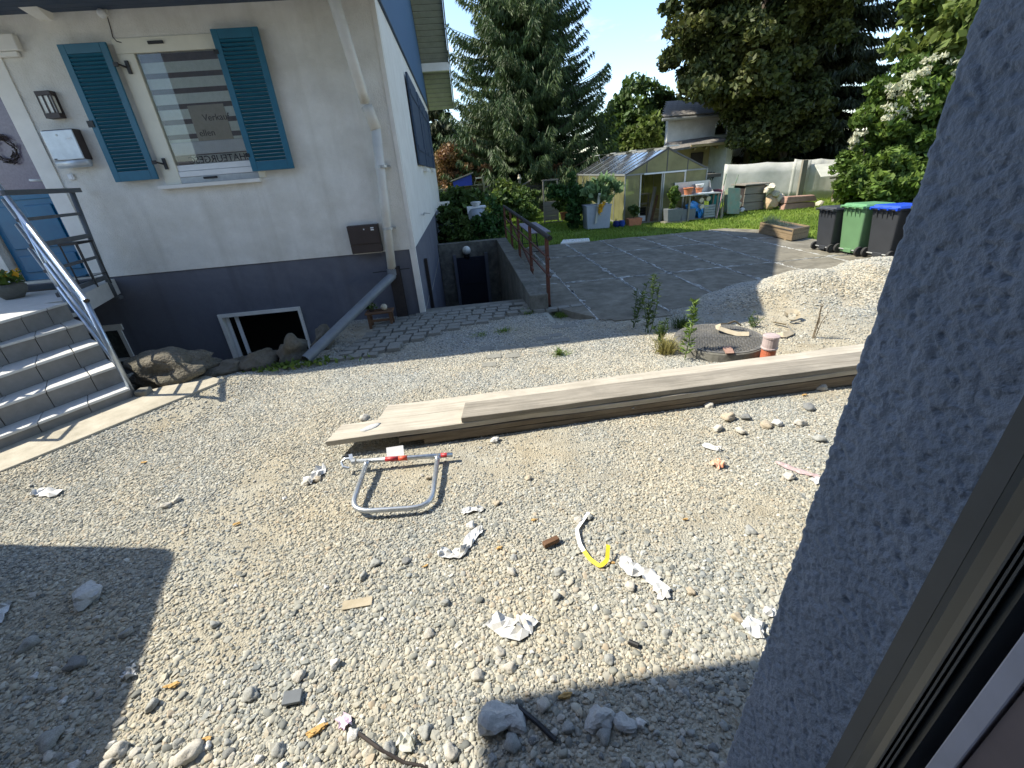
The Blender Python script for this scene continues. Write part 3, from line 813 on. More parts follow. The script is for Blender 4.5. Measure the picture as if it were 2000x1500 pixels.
# ---- lawn, slab, pavers, path
lawn = build(MB().prism([(1.0, 10.2), (9.05, 10.2), (40, 9.0), (60, 40), (60, 80), (-60, 80), (-60, 30), (-20, 21), (-.95, 14.6), (1.0, 14.6)], -.2, -.012), 'lawn', m_lawnsoil, kind='structure')
slab_root = bpy.data.objects.new('concrete_slab', None); place(slab_root, None, 'structure'); ORG['concrete_slab'] = np.zeros(3)
cxs = [1.37, 1.95, 3.13, 4.27, 5.50, 6.62, 7.90, 9.2]; cys = [6.42, 9.05, 11.95, 14.2]
for i in range(7):
    for j in range(3):
        x0, x1, y0, y1 = cxs[i] + .014, cxs[i + 1] - .014, cys[j] + .014, cys[j + 1] - .014
        dz = random.uniform(-.010, .010)
        poly = [(x0, y0), (x1, y0), (x1, y1), (x0, y1)]
        if j == 0 and i == 0: poly = [(x0, 7.42), (x1, 6.55), (x1, y1), (x0, y1)]
        if j == 0 and i == 1: poly = [(x0, 6.52), (x0 + .25, 6.36), (x1, 6.33), (x1, y1), (x0, y1)]
        if j == 0 and i == 2: poly = [(x0, 6.36), (x1, 6.6), (x1, y1), (x0, y1)]
        if j == 0 and i < 4:
            q = [poly[0]]
            for a_, b_ in zip(poly[:-3], poly[1:-2]):
                for k in range(1, 9): q.append((a_[0] + (b_[0] - a_[0]) * k / 8 + random.uniform(-.012, .012) * (k < 8), a_[1] + (b_[1] - a_[1]) * k / 8 + random.uniform(-.03, .03) * (k < 8)))
            poly = q + list(poly[-2:])
        if j == 2 and i == 0: poly = [(x0, y0), (x1, y0), (x1, 14.05), (x0, 13.8)]
        if j == 2 and i == 6: poly = [(x0, y0), (x1, y0), (x1, 13.2), (x0 + .5, y1), (x0, y1)]
        build(MB().prism(poly, -.1, .018 + dz), 'panel', m_concrete, slab_root, bevel=.006)
jm = MB()
for x in cxs[1:-1]: jm.box((x - .022, 6.5, -.05), (x + .022, 14.15, .013))
for y in cys[1:-1]: jm.box((1.4, y - .022, -.05), (9.15, y + .022, .0125))
build(jm, 'joint_filling', m_lime, slab_root)
# lime bloom squeezed out along the joints
r_ = np.random.default_rng(4)
jm = MB()
def bloom(a, b, n):
    for k in range(n):
        t = r_.random(); p = np.array(a) * (1 - t) + np.array(b) * t
        d = np.array(b) - np.array(a); d = d / np.linalg.norm(d); nn = np.array([-d[1], d[0]])
        L = r_.uniform(.05, .35); w = .006 + .05 * r_.random() ** 2.5; p = p + nn * r_.normal() * .022
        jm.prism([p - d * L / 2, p + nn * w - d * L * .1, p + d * L / 2, p - nn * w], .016, .0262)
for x in cxs[1:-1]: bloom((x, 6.6), (x, 14.0), 60)
for y in cys[1:-1]: bloom((1.5, y), (9.0, y), 50)
build(jm, 'lime_bloom', m_lime, slab_root, kind='stuff')
build(MB().prism([G(1095, 478)[:2], G(1100, 471)[:2], G(1150, 468)[:2], G(1152, 473)[:2]], 0, .05), 'loose_flagstone', m_trim, slab_root)

paved = bpy.data.objects.new('paved_path', None); place(paved, None, 'structure'); ORG['paved_path'] = np.zeros(3)
pmesh = [fast_mesh('paver', np.array([(-.5, -.5, -.5), (.5, -.5, -.5), (.5, .5, -.5), (-.5, .5, -.5), (-.47, -.46, .5), (.46, -.47, .5), (.47, .46, .5), (-.46, .47, .5)]), [(4, 5, 6, 7), (0, 1, 5, 4), (1, 2, 6, 5), (2, 3, 7, 6), (3, 0, 4, 7)])]
pmesh[0].materials.append(m_paver)
rows = [(690, 705, 3), (697, 692, 4), (705, 680, 4), (712, 668, 5)]
r_ = np.random.default_rng(8)
wp, dp_ = .225, .165
for j in range(12):
    y = 5.98 + j * dp_
    xl = -1.98 + .05 * j + (.03 if j % 2 else 0)
    nmax = [3, 4, 4, 5, 7, 8, 9, 10, 16, 15, 13, 11][j]
    for i in range(nmax):
        x = xl + i * wp
        if j >= 9 and x > 1.15: continue
        if y > 7.65 and x < -1.0: continue
        if j >= 10 and (x < -1.35): continue
        if r_.random() < .04: continue
        inst('paver', pmesh[0], paved, (x + r_.normal() * .006, y + r_.normal() * .006, .016 + r_.normal() * .004), (r_.normal() * .015, r_.normal() * .015, r_.normal() * .03), (.205 * r_.uniform(.93, 1.03), .145 * r_.uniform(.93, 1.03), .05))
for (px, py) in [(950, 682), (985, 681), (1012, 680), (1045, 676), (1075, 668), (1085, 656), (1060, 662), (1100, 665), (965, 697), (1000, 695), (955, 713), (1090, 640), (1115, 637)]:
    p = G(px, py)
    inst('paver', pmesh[0], paved, (p[0], p[1], -.012 + float(hz(p[0], p[1]))), (0, 0, r_.normal() * .05), (.2, .145, .05))
path = build(MB().prism([tuple(p) for p in PATH], -.12, ZPA), 'walkway', m_pathslab, kind='structure', bevel=.008)

# ================================================================ NEIGHBOUR HOUSE
HB = (-5.5, HW_Y, 0)
house = thing('house', 'white plastered house with teal louvred shutters and dark plinth', 'house', HB)
ZP = 1.155                                             # plinth top
WX0, WX1, WZ0, WZ1 = -4.43, -2.95, 2.42, 4.22          # main window opening
DX0, DX1 = -7.25, -6.12                                # door opening
build(wall_holes(-13, HW_X, ZP, 4.62, HW_Y, HW_Y + .3, [(WX0, WX1, WZ0, WZ1), (DX0, DX1, ZP, 4.0)]), 'wall', m_plaster, house)
CW = (-4.43, -3.03, -.46, .36)
CW2 = (-7.0, -6.06, -.46, .34)
build(wall_holes(-13, HW_X - .02, -.9, ZP - .004, HW_Y + .02, HW_Y + .3, [CW, CW2]), 'plinth', m_plinth, house)
# side (gable) wall, rake and roof
YB = 20.2; TS = .75; YE0, YE1 = 6.62, 21.3; ZE = 4.70
YR = (YE0 + YE1) / 2; ZR = ZE + TS * (YR - YE0)
def zroof(y): return ZE + TS * (min(y, 2 * YR - y) - YE0)
build(MB().box((HW_X - .3, HW_Y + .302, ZP), (HW_X, YB, 4.68)), 'wall', m_trim, house)
build(MB().box((HW_X - .3, HW_Y + .305, -2.2), (HW_X - .012, YB, ZP - .006)), 'plinth', m_plinth, house)
mb = MB()
for x in (HW_X - .25, HW_X + .025):
    pass
prof = [(HW_Y + .03, 4.66), (YB - .03, 4.66), (YB - .03, zroof(YB) - .12), (YR, ZR - .12), (HW_Y + .03, zroof(HW_Y) - .12)]
v = [(HW_X - .2, y, z) for y, z in prof] + [(HW_X + .028, y, z) for y, z in prof]
mb.add(v, [(4, 3, 2, 1, 0), (5, 6, 7, 8, 9)] + [(i, (i + 1) % 5, 5 + (i + 1) % 5, 5 + i) for i in range(5)])
build(mb, 'gable_siding', m_siding, house)
bx('siding_drip_edge', m_navy, (HW_X - .01, HW_Y + .02, 4.625), (HW_X + .04, YB, 4.66), house)
RX1 = .14
for (ya, yb) in ((YE0, YR), (YE1, YR)):
    mb = MB()
    za, zb = ZE, ZR
    v = [(-13, ya, za), (RX1, ya, za), (RX1, yb, zb), (-13, yb, zb)]
    mb.hexa(v + [(p[0], p[1], p[2] + .16) for p in v])
    build(mb, 'roof', m_tile, house)
    # rake board along the verge
    mb = MB().beam((RX1 + .03, ya, za + .02), (RX1 + .03, yb, zb + .02), .04, .26)
    build(mb, 'verge_board', m_soffit, house)
    # soffit boards under the verge overhang
    n = 44
    for k in range(n):
        t0 = k / n; t1 = (k + 1) / n - .004
        a = np.array([0, ya + (yb - ya) * t0, za + (zb - za) * t0 - .03]); b = np.array([0, ya + (yb - ya) * t1, za + (zb - za) * t1 - .03])
        mb = MB().hexa([(HW_X + .03, a[1], a[2]), (RX1, a[1], a[2]), (RX1, b[1], b[2]), (HW_X + .03, b[1], b[2]), (HW_X + .03, a[1], a[2] + .02), (RX1, a[1], a[2] + .02), (RX1, b[1], b[2] + .02), (HW_X + .03, b[1], b[2] + .02)])
        build(mb, 'soffit_board', m_soffit, house)
for y in (19.6, 8.4):
    bx('purlin', m_trim, (HW_X - .1, y - .09, zroof(y) - .30), (RX1 - .02, y + .09, zroof(y) - .045), house, .01)
for k in range(9):                                      # boarded soffit under the front eave
    y0 = YE0 + k * (HW_Y - YE0) / 9
    bx('eave_board', m_navy, (-13, y0, 4.525), (RX1 - .05, y0 + (HW_Y - YE0) / 9 - .006, 4.54), house)
bx('eave_fascia', m_navy, (-13, YE0 - .03, 4.50), (RX1, YE0 - .002, 4.80), house)
for x in (-5.12, -8.9):
    mb = MB().hexa([(x - .07, HW_Y, 4.45), (x + .07, HW_Y, 4.45), (x + .07, HW_Y - .06, 4.45), (x - .07, HW_Y - .06, 4.45), (x - .11, HW_Y, 4.523), (x + .11, HW_Y, 4.523), (x + .11, 7.62, 4.523), (x - .11, 7.62, 4.523)])
    build(mb, 'eave_bracket', m_trim, house)
build(MB().tube([(-13, YE0 - .11, 4.72), (.1, YE0 - .11, 4.72)], .07, 10), 'gutter', m_zinc, house, smooth=True)
bx('corner_trim', m_trim, (HW_X - .09, HW_Y - .014, .0), (HW_X + .014, HW_Y + .06, ZP), house)
bx('corner_trim', m_trim, (HW_X - .045, HW_Y - .012, ZP + .003), (HW_X + .016, HW_Y + .05, 4.6), house)
bx('side_wall_base', m_plinth, (-13, HW_Y + .31, -2.2), (-12.7, YB, 4.6), house)
bx('rear_wall', m_plaster, (-12.69, YB - .3, -2.2), (HW_X - .31, YB - .002, 4.6), house)
# downpipe with its bends
a = FY(640, -40, 7.05); b = FY(715, 205, 7.74); c = FY(742, 290, 7.74); d = FY(766, 531, 7.74)
mb = MB().tube([a, a * .15 + b * .85, b * .97 + a * .03], .075, 12).tube([b + (b - a) * .012, b + np.array([.03, 0, -.1]), c + np.array([-.005, 0, .25])], .082, 12)
dp1 = build(mb, 'downpipe', m_zinc, house, smooth=True)
build(MB().tube([c + np.array([-.005, 0, .3]), d], .072, 12), 'downpipe', m_zinc, house, smooth=True)
for yy in (322, 440):
    p = c + (d - c) * ((yy - 290) / (531 - 290.))
    build(MB().lathe([(.083, -.018), (.083, .018)], p, 14).box((p[0] - .01, p[1] + .05, p[2] - .015), (p[0] + .12, HW_Y + .005, p[2] + .015)), 'pipe_bracket', m_alu, dp1)
e = G(597, 703, .085)
pv = build(MB().tube([d + np.array([0, 0, .06]), d + np.array([0, 0, -.06]), d + (e - d) * .1 + np.array([0, 0, -.05]), e], .074, 14, cap=False), 'drain_hose_pipe', m_pvc, house, smooth=True, label='grey plastic pipe slanting from the downpipe to the gravel')
build(MB().lathe([(.084, -.05), (.084, .05)], d + np.array([0, 0, 0]), 14), 'pipe_clamp', m_pvc, pv)
build(MB().tube([e, e + (d - e) * .03], .068, 14), 'pipe_mouth', m_black, pv)
build(MB().tube([d + np.array([-.32, -.02, .02]), d + np.array([.3, .02, .03])], .008, 6), 'tie_wire', m_black, pv)

# ---- main window
win = bx('window', m_cream, (WX0, HW_Y - .012, WZ1 - .17), (WX1, HW_Y + .10, WZ1), house, .006)
def wchild(name, m, a, b, bev=.004, p=None): return bx(name, m, a, b, p or win, bev)
wchild('window_frame', m_cream, (WX0, HW_Y - .012, WZ0 + .002), (WX0 + .225, HW_Y + .10, WZ1 - .172))
wchild('window_frame', m_cream, (WX1 - .1, HW_Y - .012, WZ0 + .002), (WX1, HW_Y + .10, WZ1 - .172))
wchild('window_frame', m_white, (WX0 + .227, HW_Y + .01, WZ0 + .17), (WX1 - .102, HW_Y + .10, WZ0 + .25))
wchild('window_frame', m_white, (WX0 + .227, HW_Y - .005, WZ0 + .09), (WX1 - .102, HW_Y + .10, WZ0 + .166))
wchild('window_frame', m_alu, (WX0 + .227, HW_Y - .012, WZ0 + .002), (WX1 - .102, HW_Y + .10, WZ0 + .086))
wchild('sill', m_trim, (WX0 - .10, HW_Y - .085, WZ0 - .055), (WX1 - .08, HW_Y + .0, WZ0 - .001))
wchild('latch', m_black, (-3.86, HW_Y - .035, WZ0 + .045), (-3.66, HW_Y - .014, WZ0 + .075))
wchild('latch', m_black, (-3.97, HW_Y - .035, WZ1 - .085), (-3.77, HW_Y - .014, WZ1 - .05))
GX0, GX1, GZ0, GZ1 = WX0 + .225, WX1 - .1, WZ0 + .25, WZ1 - .17
wchild('pane', m_glass, (GX0, HW_Y + .022, GZ0), (GX1, HW_Y + .027, GZ1), 0)
m_blind = mat('blind_fabric', (.80, .83, .72), (.90, .92, .82), rough=.9, scale=20)
z = GZ1 - .10
for k in range(9):
    if z - .125 < GZ0 + .1: break
    wchild('blind_band', m_blind, (GX0 - .03, HW_Y + .066, z - .125), (GX1 + .05, HW_Y + .069, z), 0); z -= .188
wchild('paper_roll', m_paper, (GX0 + .02, HW_Y + .034, GZ0 + .13), (GX1, HW_Y + .06, GZ0 + .30), .012)
wchild('cardboard_sign', m_card, (-3.78, HW_Y + .050, GZ0 + .302), (-3.28, HW_Y + .056, GZ0 + .75), 0)
bx('room_back', m_interior, (WX0 - .4, HW_Y + .9, WZ0 - .3), (WX1 + .4, HW_Y + .95, WZ1 + .3), house)
def text_mesh(name, body, size, m, parent, loc, rot, mirror=False, extr=.002, align='LEFT'):
    cu = bpy.data.curves.new(name, 'FONT'); cu.body = body; cu.size = size; cu.extrude = extr; cu.align_x = align
    tmp = bpy.data.objects.new(name + '_tmp', cu); COL.objects.link(tmp)
    bpy.context.view_layer.update()
    dg = bpy.context.evaluated_depsgraph_get()
    me = bpy.data.meshes.new_from_object(tmp.evaluated_get(dg))
    bpy.data.objects.remove(tmp)
    vs_ = np.array([v.co[:] for v in me.vertices])
    if mirror: vs_[:, 0] *= -1
    R = np.array(rot.to_matrix()); vs_ = vs_ @ R.T + np.array(loc) - ORG[parent.name]
    for v, c in zip(me.vertices, vs_): v.co = c
    me.materials.clear(); me.materials.append(m)
    o = bpy.data.objects.new(name, me); place(o, parent); ORG[o.name] = ORG[parent.name]
    return o
from mathutils import Euler
R_FRONT = Euler((math.pi / 2, 0, 0))
text_mesh('poster_lettering', 'CHATEURGESC', .135, m_ink, win, (GX1 - .03, HW_Y + .034, GZ0 + .012), R_FRONT, mirror=True)
text_mesh('handwriting', 'Verkauf', .12, mat('pencil', (.12, .10, .07)), win, (-3.62, HW_Y + .048, GZ0 + .55), R_FRONT)
text_mesh('handwriting', 'ellen', .12, bpy.data.materials['pencil'], win, (-3.74, HW_Y + .048, GZ0 + .36), R_FRONT)
wchild('poster', m_offwhite, (GX0 + .25, HW_Y + .038, GZ0 + .002), (GX1, HW_Y + .042, GZ0 + .118), 0)
# ---- shutters
def shutter(x0, x1, z0, z1, hinge_side, y=HW_Y - .07):
    w = .085; t = .035
    sh = bx('shutter', m_shutter, (x0, y - t, z0), (x0 + w, y, z1), house, .004)
    for a, b in (((x1 - w, z0), (x1, z1)), ((x0 + w, z0), (x1 - w, z0 + .13)), ((x0 + w, z1 - .11), (x1 - w, z1))):
        bx('shutter_frame', m_shutter, (a[0] + .0008, y - t + .0008, a[1]), (b[0] - .0008, y - .0008, b[1]), sh, .004)
    n = 31; zz0 = z0 + .13; dz = (z1 - .11 - zz0) / n
    R = np.array(Euler((math.radians(-38), 0, 0)).to_matrix())
    sl = fast_mesh('slat', np.array(MB().rbox((0, 0, 0), (x1 - x0 - 2 * w + .01, .05, .008), R).v), MB().box((0, 0, 0), (1, 1, 1)).f)
    sl.materials.append(m_shutter)
    for k in range(n):
        inst('slat', sl, sh, ((x0 + x1) / 2, y - t / 2, zz0 + dz * (k + .5)))
    xh = x1 if hinge_side > 0 else x0
    for zh in (z0 + .22, z1 - .25):
        mb = MB().box((xh - .03 * (hinge_side < 0), y - t - .008, zh - .025), (xh + .03 + .03 * (hinge_side > 0), y - t + .006, zh + .025))
        if hinge_side > 0: mb.tube([(xh + .06, y - .04, zh), (xh + .12, HW_Y - .03, zh - .03)], .012, 6).box((xh + .11, HW_Y - .04, zh - .10), (xh + .15, HW_Y - .013, zh + .05))
        build(mb, 'hinge', m_black, sh)
    return sh
s1 = shutter(-5.07, -4.46, 2.51, 4.17, 1)
build(MB().box((-5.10, HW_Y - .12, 3.22), (-5.02, HW_Y - .10, 3.30)).tube([(-5.06, HW_Y - .11, 3.26), (-5.06, HW_Y, 3.26)], .012, 6), 'shutter_stay', m_black, s1)
shutter(-3.09, -2.47, 2.51, 4.24, -1)
# gable-side shutters, folded open
for (pa, pb, pt, pbm) in (((790, 142), (804, 149), 0, (816, 321)), ((809, 172), (814, 180), 0, (821, 322)), ((817, 195), (826, 204), 0, (838, 327)), ((829, 213), (833, 219), 0, (846, 329))):
    a = FX(*pa, HW_X + .02); b = FX(*pb, HW_X + .02)
    y0, y1 = a[1], max(b[1], a[1] + .5)
    sh = bx('shutter', m_navy, (HW_X + .03, y0, 2.50), (HW_X + .075, y1, 4.24), house, .006)
    bx('shutter_ledge', m_navy, (HW_X + .078, y0 + .06, 2.8), (HW_X + .09, y1 - .06, 2.9), sh)
    bx('shutter_ledge', m_navy, (HW_X + .078, y0 + .06, 3.85), (HW_X + .09, y1 - .06, 3.95), sh)
for y in (12.9, 16.5):
    w2 = bx('window', m_cream, (HW_X - .02, y - .0, 2.48), (HW_X + .02, y + 1.0, 4.2), house)
    bx('pane', m_blackglass, (HW_X + .021, y + .08, 2.56), (HW_X + .024, y + .92, 4.12), w2)
    bx('sill', m_trim, (HW_X - .01, y - .08, 2.38), (HW_X + .10, y + 1.08, 2.46), w2)
build(MB().tube([FX(828, 420, HW_X + .0), FX(828, 416, HW_X + .09), FX(840, 417, HW_X + .09)], .008, 6), 'wall_hook', m_alu, house)
# ---- door
dr = bx('door', m_door, (DX0 + .05, HW_Y + .12, 1.2), (DX1 - .035, HW_Y + .17, 2.46), house)
for (x0, x1, z0, z1) in ((DX0 + .15, -6.75, 1.68, 2.30), (-6.65, DX1 - .13, 1.68, 2.30), (DX0 + .15, DX1 - .13, 1.32, 1.58)):
    bx('door_panel', m_door, (x0, HW_Y + .095, z0), (x1, HW_Y + .119, z1), dr, .018)
bx('door_rail', m_door, (DX0 + .05, HW_Y + .10, 2.38), (DX1 - .035, HW_Y + .119, 2.46), dr, .008)
bx('door_glass', m_frost, (DX0 + .16, HW_Y + .13, 2.465), (DX1 - .10, HW_Y + .15, 3.95), dr)
bx('door_stile', m_door, (DX1 - .098, HW_Y + .11, 2.465), (DX1 - .035, HW_Y + .17, 3.98), dr)
bx('door_frame', mat('frame_navy', (.012, .03, .13), rough=.4), (DX1 - .034, HW_Y + .08, 1.16), (DX1 - .002, HW_Y + .2, 3.99), house)
hd = bx('door_plate', m_galv, (DX1 - .085, HW_Y + .10, 2.42), (DX1 - .05, HW_Y + .109, 2.72), dr)
build(MB().tube([(DX1 - .07, HW_Y + .1, 2.62), (DX1 - .07, HW_Y + .03, 2.62), (DX1 - .19, HW_Y + .02, 2.63)], .016, 8), 'handle', m_white, hd, smooth=True)
bx('door_surround', m_trim, (DX1 + .002, HW_Y - .022, ZP + .02), (-5.87, HW_Y - .001, 4.1), house, .006)
bx('door_lintel', m_trim, (-8, HW_Y - .09, 4.14), (-5.56, HW_Y - .001, 4.32), house, .012)
bx('door_lintel', m_trim, (-8, HW_Y - .06, 4.08), (-5.62, HW_Y - .001, 4.138), house, .01)
bx('threshold', m_alu, (DX0 + .02, HW_Y + .02, ZP - .001), (DX1 - .02, HW_Y + .2, 1.198), house)
# ---- cellar windows
cw = bx('cellar_window', m_trim, (CW[0], HW_Y - .012, CW[3] - .06), (CW[1], HW_Y + .15, CW[3]), house)
bx('window_frame', m_trim, (CW[0], HW_Y - .012, CW[2]), (CW[0] + .06, HW_Y + .15, CW[3] - .062), cw)
bx('window_frame', m_trim, (CW[1] - .05, HW_Y - .012, CW[2]), (CW[1], HW_Y + .15, CW[3] - .062), cw)
bx('sash', m_white, (CW[0] + .07, HW_Y + .06, CW[2]), (CW[0] + .13, HW_Y + .1, CW[3] - .064), cw)
bx('sash', m_white, (CW[0] + .23, HW_Y + .06, CW[2]), (CW[0] + .29, HW_Y + .1, CW[3] - .064), cw)
bx('pane', m_blackglass, (CW[0] + .13, HW_Y + .08, CW[2]), (CW[1] - .05, HW_Y + .085, CW[3] - .066), cw)
bx('cellar_back', m_black, (CW[0] - .1, HW_Y + .31, CW[2] - .1), (CW[1] + .1, HW_Y + .33, CW[3] + .1), house)
cw = bx('cellar_window', m_trim, (CW2[0], HW_Y - .006, CW2[3] - .07), (CW2[1] + .04, HW_Y + .1, CW2[3] + .03), house)
bx('window_frame', m_trim, (CW2[1] - .06, HW_Y - .006, CW2[2]), (CW2[1], HW_Y + .1, CW2[3] - .072), cw)
bx('window_frame', m_trim, (CW2[0], HW_Y + .02, -.30), (CW2[1] - .062, HW_Y + .1, -.25), cw)
bx('pane', mat('textured_glass', (.02, .03, .03), (.10, .11, .10), rough=.4, scale=22), (CW2[0], HW_Y + .06, CW2[2]), (CW2[1] - .062, HW_Y + .07, CW2[3] - .072), cw)
# ---- fittings on the wall
def P_(name, label, cat, base): return thing(name, label, cat, base)
t = P_('meter_box', 'brown metal meter box on the house wall beside the downpipe', 'meter box', (-1.64, HW_Y, 1.2))
bx('box_body', m_brown, (-1.90, HW_Y - .11, 1.175), (-1.40, HW_Y - .001, 1.615), t, .006)
bx('box_lid', m_brown, (-1.895, HW_Y - .125, 1.32), (-1.405, HW_Y - .111, 1.61), t, .005)
for z in (1.555, 1.525): bx('sticker', m_paper, (-1.52, HW_Y - .1275, z), (-1.47, HW_Y - .1255, z + .018), t)
bx('sticker', m_paper, (-1.64, HW_Y - .1275, 1.54), (-1.62, HW_Y - .1255, 1.56), t)
bx('bottom_flange', m_trim, (-1.88, HW_Y - .06, 1.157), (-1.42, HW_Y - .002, 1.173), t)
t = P_('wall_lantern', 'dark framed glass wall lantern above the mailbox', 'lamp', (-5.5, HW_Y, 3.5))
bx('back_plate', m_brown, (-5.60, HW_Y - .02, 3.36), (-5.41, HW_Y - .001, 3.68), t)
bx('lamp_glass', m_lampglass, (-5.585, HW_Y - .10, 3.42), (-5.425, HW_Y - .021, 3.63), t, .01)
bx('lamp_cap', m_brown, (-5.60, HW_Y - .115, 3.632), (-5.41, HW_Y - .021, 3.68), t)
bx('lamp_base', m_brown, (-5.60, HW_Y - .115, 3.36), (-5.41, HW_Y - .021, 3.418), t)
for x in (-5.6, -5.53, -5.46, -5.42): bx('lamp_bar', m_brown, (x, HW_Y - .113, 3.42), (x + .016, HW_Y - .101, 3.63), t)
t = P_('mailbox', 'silver grey metal mailbox with a rounded base beside the door', 'mailbox', (-5.5, HW_Y, 2.9))
bx('mailbox_body', m_brown, (-5.72, HW_Y - .15, 2.83), (-5.30, HW_Y - .001, 3.22), t, .015)
bx('mailbox_flap', m_mailbox, (-5.72, HW_Y - .168, 2.84), (-5.305, HW_Y - .151, 3.21), t, .01)
build(MB().tube([(-5.72, HW_Y - .10, 2.80), (-5.305, HW_Y - .10, 2.80)], .062, 14), 'newspaper_roll', m_mailbox, t, smooth=True)
build(MB().tube([(-5.53, HW_Y - .17, 3.15), (-5.53, HW_Y - .175, 3.15)], .014, 8), 'lock', m_alu, t)
bx('name_plate', m_paper, (-5.42, HW_Y - .1705, 3.09), (-5.36, HW_Y - .1685, 3.11), t)
bx('maker_plate', m_black, (-5.70, HW_Y - .1705, 2.85), (-5.66, HW_Y - .1685, 2.865), t)
t = P_('doorbell', 'small white doorbell button under the mailbox', 'doorbell', (-5.68, HW_Y, 2.6))
bx('bell_housing', m_white, (-5.74, HW_Y - .03, 2.59), (-5.66, HW_Y - .001, 2.67), t, .008)
bx('bell_button', m_paper, (-5.73, HW_Y - .036, 2.60), (-5.68, HW_Y - .031, 2.66), t, .004)
t = P_('motion_sensor', 'white motion sensor with a thin cable above the window', 'sensor', (-4.36, HW_Y, 4.5))
build(MB().box((-4.41, HW_Y - .03, 4.46), (-4.33, HW_Y - .001, 4.58)), 'sensor_base', m_trim, t, bevel=.01)
build(MB().ball((-4.38, HW_Y - .075, 4.47), .052, 12), 'sensor_head', m_white, t, smooth=True)
build(MB().tube([FY(210, 34, HW_Y - .02), FY(216, 55, HW_Y - .01), FY(220, 72, HW_Y - .01), FY(228, 81, HW_Y - .012), FY(237, 83, HW_Y - .015)], .006, 5), 'cable', m_brown, t)
t = P_('door_wreath', 'dark twig wreath hanging on the frosted door glass', 'wreath', (-6.5, HW_Y + .1, 3.05))
mb = MB(); r_ = np.random.default_rng(2)
for k in range(70):
    a0 = r_.uniform(0, 6.28); rr = .15 + r_.normal() * .025; a1 = a0 + r_.uniform(.3, .7)
    p = [(-6.5 + rr * math.cos(q), HW_Y + .09 + r_.normal() * .012, 3.05 + rr * math.sin(q)) for q in (a0, (a0 + a1) / 2, a1)]
    mb.tube(p, .008, 4)
build(mb, 'twigs', m_brown, t)

# ================================================================ FRONT STAIRS
NOSE = [((0, 627), (130, 590)), ((0, 674.5), (163, 628.6)), ((0, 733), (194, 669)), ((0, 792), (229, 713)), ((0, 852), (253, 757))]
RIS = .225
NL, NR = [], []
for k, (a, b) in enumerate(NOSE):
    z = RIS * (5 - k)
    l, r = G(*a, z), G(*b, z)
    NL.append(l + (l - r) * .55); NR.append(r)
st = thing('staircase', 'grey tiled outdoor staircase fanning down from the blue front door', 'stairs', (-5.4, 5.4, 0))
for k in range(5):
    l, r, z = NL[k], NR[k], RIS * (5 - k)
    d = (r - l)[:2]; L = np.linalg.norm(d); d /= L
    back = np.array([-d[1], d[0]])
    if k == 0: lb, rb = l[:2] + back * .35, r[:2] + back * .35
    else: lb, rb = NL[k - 1][:2] + back * .03, NR[k - 1][:2] + back * .03
    l2, r2 = l[:2], r[:2]
    build(MB().prism([l2 + back * .03, r2 + back * .03 - d * .01, rb - d * .01, lb], 0.0 if k == 4 else -.02, z - .032), 'step', m_grout, st)
    n = 4
    off = (.12, .38, .22, .3, .05)[k]
    cuts = [0.0] + [min(max((i + off) / n, 0), 1) for i in range(n)] + [1.0]
    for a, b in zip(cuts[:-1], cuts[1:]):
        if b - a < .03: continue
        e = .004 / L
        p0, p1 = l2 * (1 - a - e) + r2 * (a + e), l2 * (1 - b + e) + r2 * (b - e)
        q0, q1 = lb * (1 - a - e) + rb * (a + e), lb * (1 - b + e) + rb * (b - e)
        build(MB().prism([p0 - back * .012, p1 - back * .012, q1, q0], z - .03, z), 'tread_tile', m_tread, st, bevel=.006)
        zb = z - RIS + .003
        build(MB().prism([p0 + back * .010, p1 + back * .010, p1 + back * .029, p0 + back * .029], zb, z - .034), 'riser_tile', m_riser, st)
zl = RIS * 5
d = (NR[0] - NL[0])[:2]; d /= np.linalg.norm(d); back = np.array([-d[1], d[0]])
lp = [NL[0][:2] + back * .36, NR[0][:2] + back * .36 - d * .01, np.array([-5.33, 6.42]), np.array([-5.78, 7.86]), np.array([-9, 7.86]), np.array([-9, 5.2])]
build(MB().prism(lp, zl - .24, zl - .002), 'landing', m_tread, st)
build(MB().prism([(-9, 5.3), (-6.8, 5.9), (-6.8, 7.86), (-9, 7.86)], -.8, zl - .25), 'landing_wall', m_plinth, st)
bx('door_mat', m_black, (-7.2, 7.3, zl), (-6.1, 7.83, zl + .02), st)
bx('path_edge', m_wallconc, (NR[4][0] + .02, NR[4][1] - .02, -.1), (NR[4][0] + .16, NR[4][1] + .12, .17), st, .02)
# railing along the far edge of the stairs
rl = thing('stair_railing', 'galvanised tube railing sloping down the right edge of the front stairs', 'railing', NR[4])
top = NR[0] + np.array([-.02, .02, 0]); bot = NR[4] + np.array([-.02, .03, 0])
sl = top - bot
up = sl + np.array([0, 0, 0])
for k, h in enumerate((1.13, .80, .50, .2)):
    a = bot + np.array([0, 0, h]); b = top + np.array([0, 0, h])
    if h > 1:
        build(MB().tube([a - sl * .06, b, b + sl * .55], .030, 12, cap=False), 'handrail', m_steelrail, rl, smooth=True)
        build(MB().tube([a - sl * .055, a - sl * .03], .024, 12), 'tube_mouth', m_black, rl)
    else:
        build(MB().tube([a, b, b + sl * .5], .020, 10), 'rail', m_steelrail, rl, smooth=True)
build(MB().tube([bot + np.array([0, 0, -.2]), bot + np.array([0, 0, 1.12])], .030, 12), 'post', m_steelrail, rl, smooth=True)
build(MB().tube([top + np.array([0, 0, -.15]), top + np.array([0, 0, 1.12])], .026, 12), 'post', m_steelrail, rl, smooth=True)
